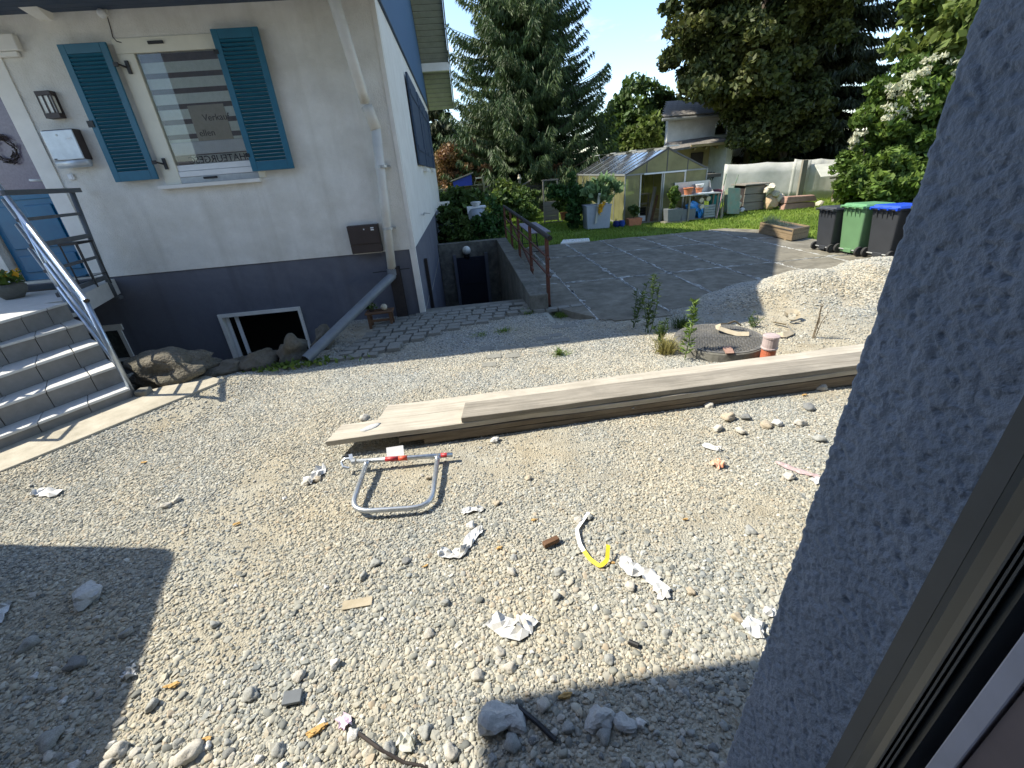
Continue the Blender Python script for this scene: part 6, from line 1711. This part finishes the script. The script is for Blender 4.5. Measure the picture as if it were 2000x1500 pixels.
# ================================================================ FENCE AND FAR GARDEN
FYY = 25.7
def panel(x0, x1, arch, label, zt=1.45):
    t = thing('garden_fence', label, 'fence', (x0, FYY, 0), 'wooden fence panels at the back of the garden')
    n = 9
    for k in range(n):
        z0 = .05 + k * (zt - .05) / n; z1 = z0 + (zt - .05) / n - .025
        bx('slat', m_fence, (x0, FYY + (.015 if k % 2 else 0), z0), (x1, FYY + .03 + (.015 if k % 2 else 0), z1), t)
    if arch:
        pts = [(x0 + (x1 - x0) * u, FYY, zt + .02 + .34 * math.sin(math.pi * u) ** 1.5) for u in np.linspace(0, 1, 15)]
        build(MB().tube(pts, .05, 6), 'arched_rail', m_greywood, t)
        for k in range(3):
            h = .08 + k * .1
            us = [u for u in np.linspace(0, 1, 30) if .34 * math.sin(math.pi * u) ** 1.5 > h]
            bx('slat', m_fence, (x0 + (x1 - x0) * us[0], FYY, zt + h - .08), (x0 + (x1 - x0) * us[-1], FYY + .03, zt + h - .01), t)
    else: bx('top_rail', m_greywood, (x0, FYY - .03, zt + .005), (x1, FYY + .06, zt + .05), t)
panel(-2.8, -.5, False, 'leftmost flat topped fence panel behind the house corner', 1.55); panel(-.45, 1.25, False, 'flat topped fence panel under the blue nest box', 1.6); panel(1.35, 3.15, True, 'first arched fence panel, left of the capped post'); panel(3.42, 5.4, True, 'second arched fence panel, right of the capped post'); panel(5.6, 7.6, True, 'third arched fence panel, mostly behind the greenhouse')
for i, (x, h, cap) in enumerate([(-.52, 1.7, 0), (1.26, 2.1, 0), (3.2, 1.75, 1), (5.45, 1.7, 0)]):
    t = thing('fence_post', ['fence post left of the blue nest box', 'tall fence post at the right of the blue nest box', 'fence post with a pale cap between the arched panels', 'fence post behind the trellis panel'][i], 'post', (x, FYY, 0), 'fence posts')
    bx('post', m_greywoodz, (x, FYY - .06, 0), (x + .13, FYY + .07, h), t)
    if cap: build(MB().lathe([(.13, 0), (.13, .05), (.07, .12), (.07, .2), (.02, .24)], (x + .065, FYY, h), 10), 'cap', m_palestone, t)
t = thing('nest_box', 'blue wooden house with a slanting roof on top of the fence', 'nest box', (.2, 25.4, 1.6))
build(MB().hexa([(-.30, 25.3, 1.66), (.70, 25.3, 1.66), (.70, 25.8, 1.66), (-.30, 25.8, 1.66), (-.30, 25.3, 1.90), (.70, 25.3, 2.18), (.70, 25.8, 2.18), (-.30, 25.8, 1.90)]), 'walls', mat('nest_blue', (.01, .03, .30), rough=.6), t)
build(MB().hexa([(-.42, 25.2, 1.90), (.80, 25.2, 2.23), (.80, 25.9, 2.23), (-.42, 25.9, 1.90), (-.42, 25.2, 1.95), (.80, 25.2, 2.28), (.80, 25.9, 2.28), (-.42, 25.9, 1.95)]), 'roof', m_greywood, t)
bx('perch_frame', m_greywood, (.78, 25.4, 1.65), (1.2, 25.44, 1.70), t); build(MB().beam((.80, 25.4, 1.7), (.95, 25.4, 2.0), .05, .05), 'perch_strut', m_greywood, t); bx('perch_top', m_palestone, (.90, 25.3, 1.95), (1.22, 25.5, 2.02), t)
t = thing('rain_barrel', 'grey barrel covered with a white board among the garden shrubs', 'barrel', (.55, 18, 0))
build(MB().lathe([(.28, 0), (.33, .5), (.32, 1.02)], (.55, 18, 0), 18), 'barrel', m_greyplant, t, smooth=True)
bx('cover_board', m_paper, (.20, 17.75, 1.04), (.92, 18.3, 1.09), t); build(MB().hexa([(.20, 17.74, .86), (.34, 17.74, 1.03), (.34, 17.76, 1.03), (.20, 17.76, .86), (.20, 17.74, 1.04), (.5, 17.74, 1.04), (.5, 17.76, 1.04), (.20, 17.76, 1.04)]), 'cover_corner', m_paper, t)
t = thing('bowl', 'pale bowl standing on the covered grey barrel', 'bowl', (.55, 18, 1.09)); build(MB().lathe([(.10, 0), (.19, .10), (.19, .16), (.16, .17)], (.55, 18, 1.09), 14), 'bowl', m_lump, t, smooth=True)
pot('dark plant tub against the house side wall', (-.55, 15.6, .35), .26, .45, m_slate, 'plant_tub')
def shrub(label, c, r, m, seed, n=40, nl=60, cr=.3, size=.12, cat='shrub', name='garden_shrub', flow=None):
    base = (c[0], c[1], 0)
    t = thing(name, label, cat, base, 'garden shrubs by the house')
    p = cloud(c, r, n, nl, cr, seed, .25); v, f = leaves(p, size, seed + 1, up=(0, -.2, .5)); leaf_obj('leaves', v, f, m, t)
    r__ = np.random.default_rng(seed); mb = MB()
    for k in range(5):
        e = np.array(c) + r__.normal(size=3) * np.array(r) * .4; mb.tube([(c[0] + r__.normal() * .06, c[1], -.05), tuple(e)], [.02, .006], 5)
    build(mb, 'stems', m_bark, t)
    if flow is not None:
        q = np.array(c) + (r__.random((flow, 3)) - .5) * 2 * np.array(r) * np.array([.9, .9, .5]) + np.array([0, -.1, r[2] * .35]); v, f = leaves(q, size * .8, seed + 2); leaf_obj('blossoms', v, f, m_flower, t)
shrub('wide broad-leaved bush under the blue nest box', (-.1, 20.5, 1.0), (1.15, .6, .62), m_shrub, 60, 60, 60, .32, .17)
shrub('dark bush just behind the cellar stairwell', (-.25, 15.4, .55), (.5, .4, .6), m_shrub, 62, 30, 60, .25, .1)
shrub('dark feathery bush before the grey barrel', (.55, 15.6, .45), (.5, .4, .5), m_vine, 64, 34, 60, .22, .08)
shrub('narrow dark conifer left of the rusty railing', (1.15, 16.4, .65), (.32, .3, .75), m_vine, 66, 30, 70, .18, .07)
shrub('tall climbing vine with pale leaves on the fence', (2.3, 24.2, 1.1), (.95, .5, .75), m_bright, 68, 46, 56, .3, .16)
shrub('leafy bush below the arched fence', (2.0, 21.5, .75), (.8, .5, .6), m_shrub, 70, 46, 60, .28, .13)
shrub('round leafy bush left of the trellis panel', (3.2, 22.5, .75), (.65, .5, .6), m_shrub, 72, 44, 60, .26, .12)
shrub('low yellowish bush at the foot of the trellis panel', (3.1, 21.6, .35), (.55, .35, .4), m_weed, 74, 30, 50, .2, .09)
shrub('plant with white flowers at the house corner', (-.6, 16.2, .3), (.35, .3, .3), m_shrub, 76, 20, 50, .18, .09, flow=24)
shrub('sprawling plant in the dark tub by the house', (-.5, 15.6, 1.0), (.3, .3, .3), m_shrub, 78, 20, 40, .16, .09)

# ================================================================ TREES
def spruce(name, label, base, H, R, m, seed, zlow=.8, levels=46, per=7, size=(.09, .42), droop=.35, upt=.45, group=None, dead=0):
    t = thing(name, label, 'tree', base, group)
    r = np.random.default_rng(seed); b = np.array(base, float)
    build(MB().tube([b + np.array([0, 0, -.1]), b + np.array([0, 0, H * .5]), b + np.array([0, 0, H])], [.32, .2, .03], 9), 'trunk', m_bark, t, smooth=True)
    pts, dirs, sz = [], [], []
    tw = MB()
    for i in range(levels):
        u = (i + r.random()) / levels
        z = zlow + (H - zlow) * u ** 1.12
        Lm = R * (1 - (z - zlow) / (H - zlow)) ** .82 + .25
        k0 = r.uniform(0, 6.28)
        for j in range(per):
            az = k0 + 6.283 * j / per + r.normal() * .25; L = Lm * r.uniform(.68, 1.12)
            ca, sa = math.cos(az), math.sin(az)
            rise = r.uniform(-.05, .25) + .5 * u
            ss = np.linspace(.12, 1, max(5, int(L * 7)))
            path = np.stack([ca * L * ss, sa * L * ss, L * (rise * ss - (droop + rise * .55) * ss ** 1.7 + upt * .5 * ss ** 4)], 1) + b + np.array([0, 0, z])
            if L > 1.2 and r.random() < .5: tw.tube([b + np.array([0, 0, z]), path[len(path) // 2], path[-2]], [.035, .025, .008], 4, cap=False)
            for q, s in zip(path, ss):
                wd = .5 * (1 - abs(s - .45)) * min(L, 2.2) * .5
                for w in range(11):
                    off = r.uniform(-1, 1) * wd
                    p = q + np.array([-sa, ca, 0]) * off
                    hang = r.uniform(.4, 1.0)
                    d = np.array([ca * .45 - sa * np.sign(off) * .35, sa * .45 + ca * np.sign(off) * .35, -hang])
                    l = r.uniform(.6, 1.3) * size[1] * (1.25 - .55 * s)
                    pts.append(p + d * l * .4); dirs.append(d); sz.append(size[0] * r.uniform(.7, 1.4))
                d = np.array([ca, sa, .3]); pts.append(q + d * .05); dirs.append(d); sz.append(size[0] * 1.2)
    pts = np.array(pts); dirs = np.array(dirs); sz = np.array(sz)
    v, f = leaves(pts, sz, seed + 1, elong=size[1] / size[0] * 1.05, dirs=dirs / np.linalg.norm(dirs, axis=1)[:, None], jit=.16)
    leaf_obj('crown', v, f, m, t)
    build(tw, 'branches', m_bark, t)
    return t
spruce('spruce_tree', 'large dark spruce with hanging branches behind the fence', (4.3, 29.5, 0), 17.5, 5.7, m_spruce, 101, .8, 64, 11, (.05, .33), upt=.75)
spruce('spruce_tree', 'olive spruce with drooping boughs behind the dark maple', (19.2, 25.5, 0), 16.5, 4.8, m_spruce2, 105, 1.2, 38, 8)
spruce('spruce_tree', 'thin pale conifer between the house and the large spruce', (-1.2, 34, 0), 7.5, 2.6, m_spruce2, 107, .5, 24, 7)
tree('maple_tree', 'large dark maple overhanging the old white house', (15.8, 25.0, 0), 12, (14.7, 24.0, 7.9), (4.3, 3.4, 4.1), m_maple, 110, 230, 460, .72, .155, .3, shell=.45, extra=(((14.35, 23.6, 4.4), (1.35, .9, 1.2), 26), ((12.6, 23.8, 5.6), (1.3, .9, .8), 17)))
build(MB(), 'none', m_bark) if False else None
tree('maple_tree', 'low dark maple boughs hanging over the white screen', (16.6, 23.5, 0), 6, (16.3, 23.0, 3.3), (2.9, 1.6, 1.7), m_maple, 113, 110, 320, .5, .14, .18, shell=.3)
tree('leafy_tree', 'mid green broadleaf tree between the spruce and the old house', (14.0, 38, 0), 9, (14.2, 38, 4.4), (3.3, 2.4, 3.3), m_shrub, 116, 110, 130, .75, .26, .25, shell=.4)
tree('leafy_tree', 'yellow green sapling beside the old house wall', (12.6, 33, 0), 5, (12.9, 33, 3.0), (1.2, 1.0, 1.7), m_bright, 119, 40, 90, .45, .2, .1, shell=.3)
tree('red_maple', 'copper leaved Japanese maple behind the house corner', (.0, 27.2, 0), 4.2, (.0, 27.0, 2.6), (1.45, 1.1, 1.35), m_redleaf, 122, 60, 170, .40, .10, .12, shell=.2)
tree('red_maple', 'small rust coloured shrub behind the arched fence', (5.6, 27.2, 0), 2.6, (5.6, 27, 1.8), (.8, .5, .6), m_redleaf, 125, 24, 70, .3, .12, .06, shell=.3)
tree('leafy_tree', 'small light green bush in front of the large spruce', (4.3, 27.0, 0), 2.5, (4.3, 27, 1.7), (.7, .5, .7), m_weed, 128, 24, 80, .3, .13, .06, shell=.3)
tree('leafy_tree', 'distant dark tree far behind the spruce', (-3, 46, 0), 9, (1, 46, 3.4), (5.0, 2, 3.6), m_shrub, 131, 70, 120, 1.0, .35, .3, shell=.3)
tree('leafy_tree', 'broad dark tree closing the gap behind the maple', (22, 34, 0), 13, (21, 33, 6.0), (5.5, 3, 5.2), m_maple, 134, 110, 130, 1.1, .38, .3, shell=.3)
# tall hedge on the right
hg = thing('hedge', 'tall bright green hedge with creamy blossom behind the bins', 'hedge', (17, 17, 0))
p = np.concatenate([cloud((17.2, 16.8, 1.3), (2.6, 1.3, 1.5), 170, 190, .42, 141, .35), cloud((17.6, 17.2, 3.2), (2.4, 1.3, 1.6), 140, 180, .46, 142, .35), cloud((15.0, 15.6, .9), (1.4, .9, 1.0), 60, 170, .35, 143, .3)])
v, f = leaves(p, .125, 144, elong=2.0, up=(-.3, -.3, .4)); leaf_obj('leaves', v, f, m_hedge, hg)
p = np.concatenate([cloud((15.9, 16.4, 3.6), (.95, .6, .95), 40, 30, .18, 145, .5), cloud((14.9, 17.0, 2.4), (.25, .3, .4), 10, 34, .14, 146), cloud((17.0, 16.2, 4.3), (1.0, .4, .5), 12, 30, .16, 147)])
v, f = leaves(p, .06, 148, elong=2.2, up=(0, 0, 1)); leaf_obj('blossom', v, f, m_flower, hg)
mb = MB(); r_ = np.random.default_rng(3)
for k in range(14): x = r_.uniform(15.5, 19.2); mb.tube([(x, 17, 0), (x + r_.normal() * .3, 17 + r_.normal() * .3, 3.2)], [.05, .015], 5)
build(mb, 'stems', m_bark, hg)
tree('leafy_tree', 'bright yellow green tree rising above the hedge by the blue wall', (19.5, 18, 0), 8, (18.6, 17.6, 6.0), (2.0, 1.4, 2.0), m_bright, 151, 70, 110, .55, .22, .16, shell=.3, up=(0, 0, -.5))
# far wooded backdrop
p = np.concatenate([cloud((x, 66 + 6 * math.sin(x), 1.0), (9, 4, 3.4 + 1.5 * math.sin(x * 1.7)), 60, 60, 1.8, 160 + k, .3) for k, x in enumerate(range(-30, 80, 11))])
v, f = leaves(p, .8, 170); o = leaf_obj('far_wood', v, f, m_shrub, kind='stuff'); tag(o, 'distant belt of dark trees beyond the gardens', 'trees')

# ---- grass on the lawn
r_ = np.random.default_rng(19)
n = 90000
x = r_.uniform(1.2, 17.5, n); y = 13.0 + 12.4 * r_.random(n) ** 1.3
x2 = r_.uniform(8.7, 14, 14000); y2 = r_.uniform(9.8, 14.3, 14000)
x = np.concatenate([x, x2]); y = np.concatenate([y, y2])
ok = ~((x > 1.3) & (x < 9.17) & (y < 14.17 + .05 * np.sin(x * 9))) & ~((x > 6.1) & (x < 9.4) & (y > 17.2)) & ~((y < 14.4) & (x < 1.35))
ok &= fbm(x, y, 1.2, 90) + .25 * r_.random(len(x)) > .42
x, y = x[ok], y[ok]; n = len(x)
h = r_.uniform(.03, .085, n) * (.7 + .7 * fbm(x, y, .9, 91)); az = r_.uniform(0, 6.28, n); w = r_.uniform(.008, .018, n)
dx, dy = np.cos(az) * w, np.sin(az) * w; lx, ly = r_.normal(size=n) * h * .5, r_.normal(size=n) * h * .5
z0 = np.full(n, -.015)
v = np.stack([np.stack([x - dx, y - dy, z0], 1), np.stack([x + dx, y + dy, z0], 1), np.stack([x + lx, y + ly, h], 1)], 1).reshape(-1, 3)
o = leaf_obj('grass', v, np.arange(3 * n).reshape(-1, 3), m_grass, kind='stuff'); tag(o, 'short green lawn grass round the concrete slab and greenhouse', 'grass')

# ================================================================ THE BUILDING THE PICTURE IS TAKEN FROM
vh = thing('building', 'dark blue rough-rendered building whose window reveal fills the right edge', 'building', (.55, .45, 0))
YI, YO, XR, XL = .34, .535, .55, -1.5
LEAN = .03                                               # tilt of reveal and joinery, fitted to the lens-distorted edge in the image
def revealed():
    """the right reveal, a finely gridded rough face, with the facade round the corner"""
    nz, nyy = 1000, 64
    zs = np.linspace(.3, 3.5, nz)[:, None]; us = np.linspace(0, 1, nyy)[None, :]
    yy = YI + (YO - YI) * us + 0 * zs; zz = zs + 0 * us
    g = fbm(zz, yy, 105, 5, 2) - .5; g2 = fbm(zz, yy, 40, 9, 2) - .5
    rough = np.clip(g, -.25, .06) * .0062 + g2 * .0010
    pits = np.clip(.30 - fbm(zz, yy, 120, 13, 2), 0, .3) * .024 * (us < .965)
    xx = XR - rough * np.where(us < .96, 1.7, 1.0) + pits + LEAN * (zz - 1.9) + .007
    yy = yy + np.where(us > .97, rough * 1.1, 0)
    V_ = np.stack([xx, yy, zz], -1)
    back = np.stack([np.full((nz, 1), XR + .8), np.full((nz, 1), YO + .0), zs], -1)
    V_ = np.concatenate([V_, back], 1)
    m = nyy + 1
    i0 = (np.arange(nz - 1)[:, None] * m + np.arange(nyy)[None, :]).ravel()
    return V_.reshape(-1, 3), np.stack([i0, i0 + 1, i0 + m + 1, i0 + m], 1)
v, f = revealed()
o = leaf_obj('window_reveal', v, f, m_rough, vh)
o.data.polygons.foreach_set('use_smooth', np.ones(len(o.data.polygons), bool))
build(wall_holes(-7.5, 9, -.5, 7.5, YI + .002, YO - .012, [(XL, XR + .07, .35, 3.45)]), 'wall', m_rough, vh)
# window profiles
bx('bead', m_strip, (XR - .004, .3165, .3), (XR + .03, YI, 3.5), vh)
build(MB().prism([(XR - .004, .316), (XR - .018, .300), (XR - .022, .285), (XR - .034, .262), (XR - .036, .245), (XR + .03, .245), (XR + .03, .316)], .3, 3.5), 'outer_profile', m_framedark, vh)
for k in range(3): build(MB().prism([(XR - .030 - .003 * k, .272 - .007 * k), (XR - .036 - .003 * k, .270 - .007 * k), (XR - .036 - .003 * k, .2675 - .007 * k), (XR - .030 - .003 * k, .2695 - .007 * k)], .3, 3.5), 'seal', m_strip, vh)
build(MB().prism([(XR - .060, .2195), (XR - .062, .1985), (XR + .03, .1985), (XR + .03, .2195)], .3, 3.5), 'sash_profile', m_framelight, vh, bevel=.002)
build(MB().prism([(XR - .058, .197), (XR - .064, .02), (XR + .05, .02), (XR + .05, .197)], .3, 3.5), 'inner_lining', m_interior, vh)
bx('inner_lining', m_interior, (XR + .031, .198, .3), (XR + .05, .34, 3.5), vh)
bx('sill', m_framedark, (XL, .1, .28), (XR + .01, .58, .345), vh)
bx('floor', m_interior, (-7.29, -6, .1), (8.79, YI, .2), vh)
bx('ceiling', m_interior, (-7.29, -6, 3.46), (8.79, YI, 3.6), vh)
bx('back_wall', m_interior, (-7.5, -6.2, -.5), (9, -6.001, 7.5), vh)
bx('end_wall', m_rough, (-7.5, -6, -.5), (-7.3, YI, 7.5), vh)
bx('end_wall', m_rough, (8.8, -6, -.5), (9, YI, 7.5), vh)
bx('roof', m_tile, (-7.6, -6.4, 7.5), (9.2, .8, 7.7), vh)
for o in vh.children:                                     # the window joinery gets the reveal's fitted tilt
    if o.name.split('.')[0] in ('bead', 'outer_profile', 'seal', 'sash_profile', 'inner_lining'):
        for v in o.data.vertices: v.co.x += LEAN * (v.co.z + ORG[vh.name][2] - 1.9) + .007
# added unseen casters: slab overhead, rod and block at left shape gravel shadows
ZB = 5.0
bx('shadow_slab', m_wallconc, (-.18 - SX * ZB, YO, ZB), (6.5, 1.21 - SY * ZB, ZB + .18), vh)
build(MB().tube([(-2.6, 1.42 - SY * ZB, ZB + .02), (6.4, 1.30 - SY * ZB, ZB + .16)], .045, 8), 'shadow_rod', m_pvc, vh)  # added rod, out of view, for a soft shadow band beside the slab's
ZA = 3.0
c0 = np.array([-2.22 - SX * ZA, 2.55 - SY * ZA]); e1 = np.array([.32, -1.0]); e1 /= np.linalg.norm(e1)
w0 = c0; w1 = c0 + e1 * 2.3; w2 = np.array([-9.5, 1.0]); w3 = np.array([-10.0, c0[1] + .75])
build(MB().prism([w0, w1, w2, w3], -.3, ZA), 'shadow_block', m_rough, vh, bevel=.12)  # added block, out of view, throws the cornered shadow at lower left
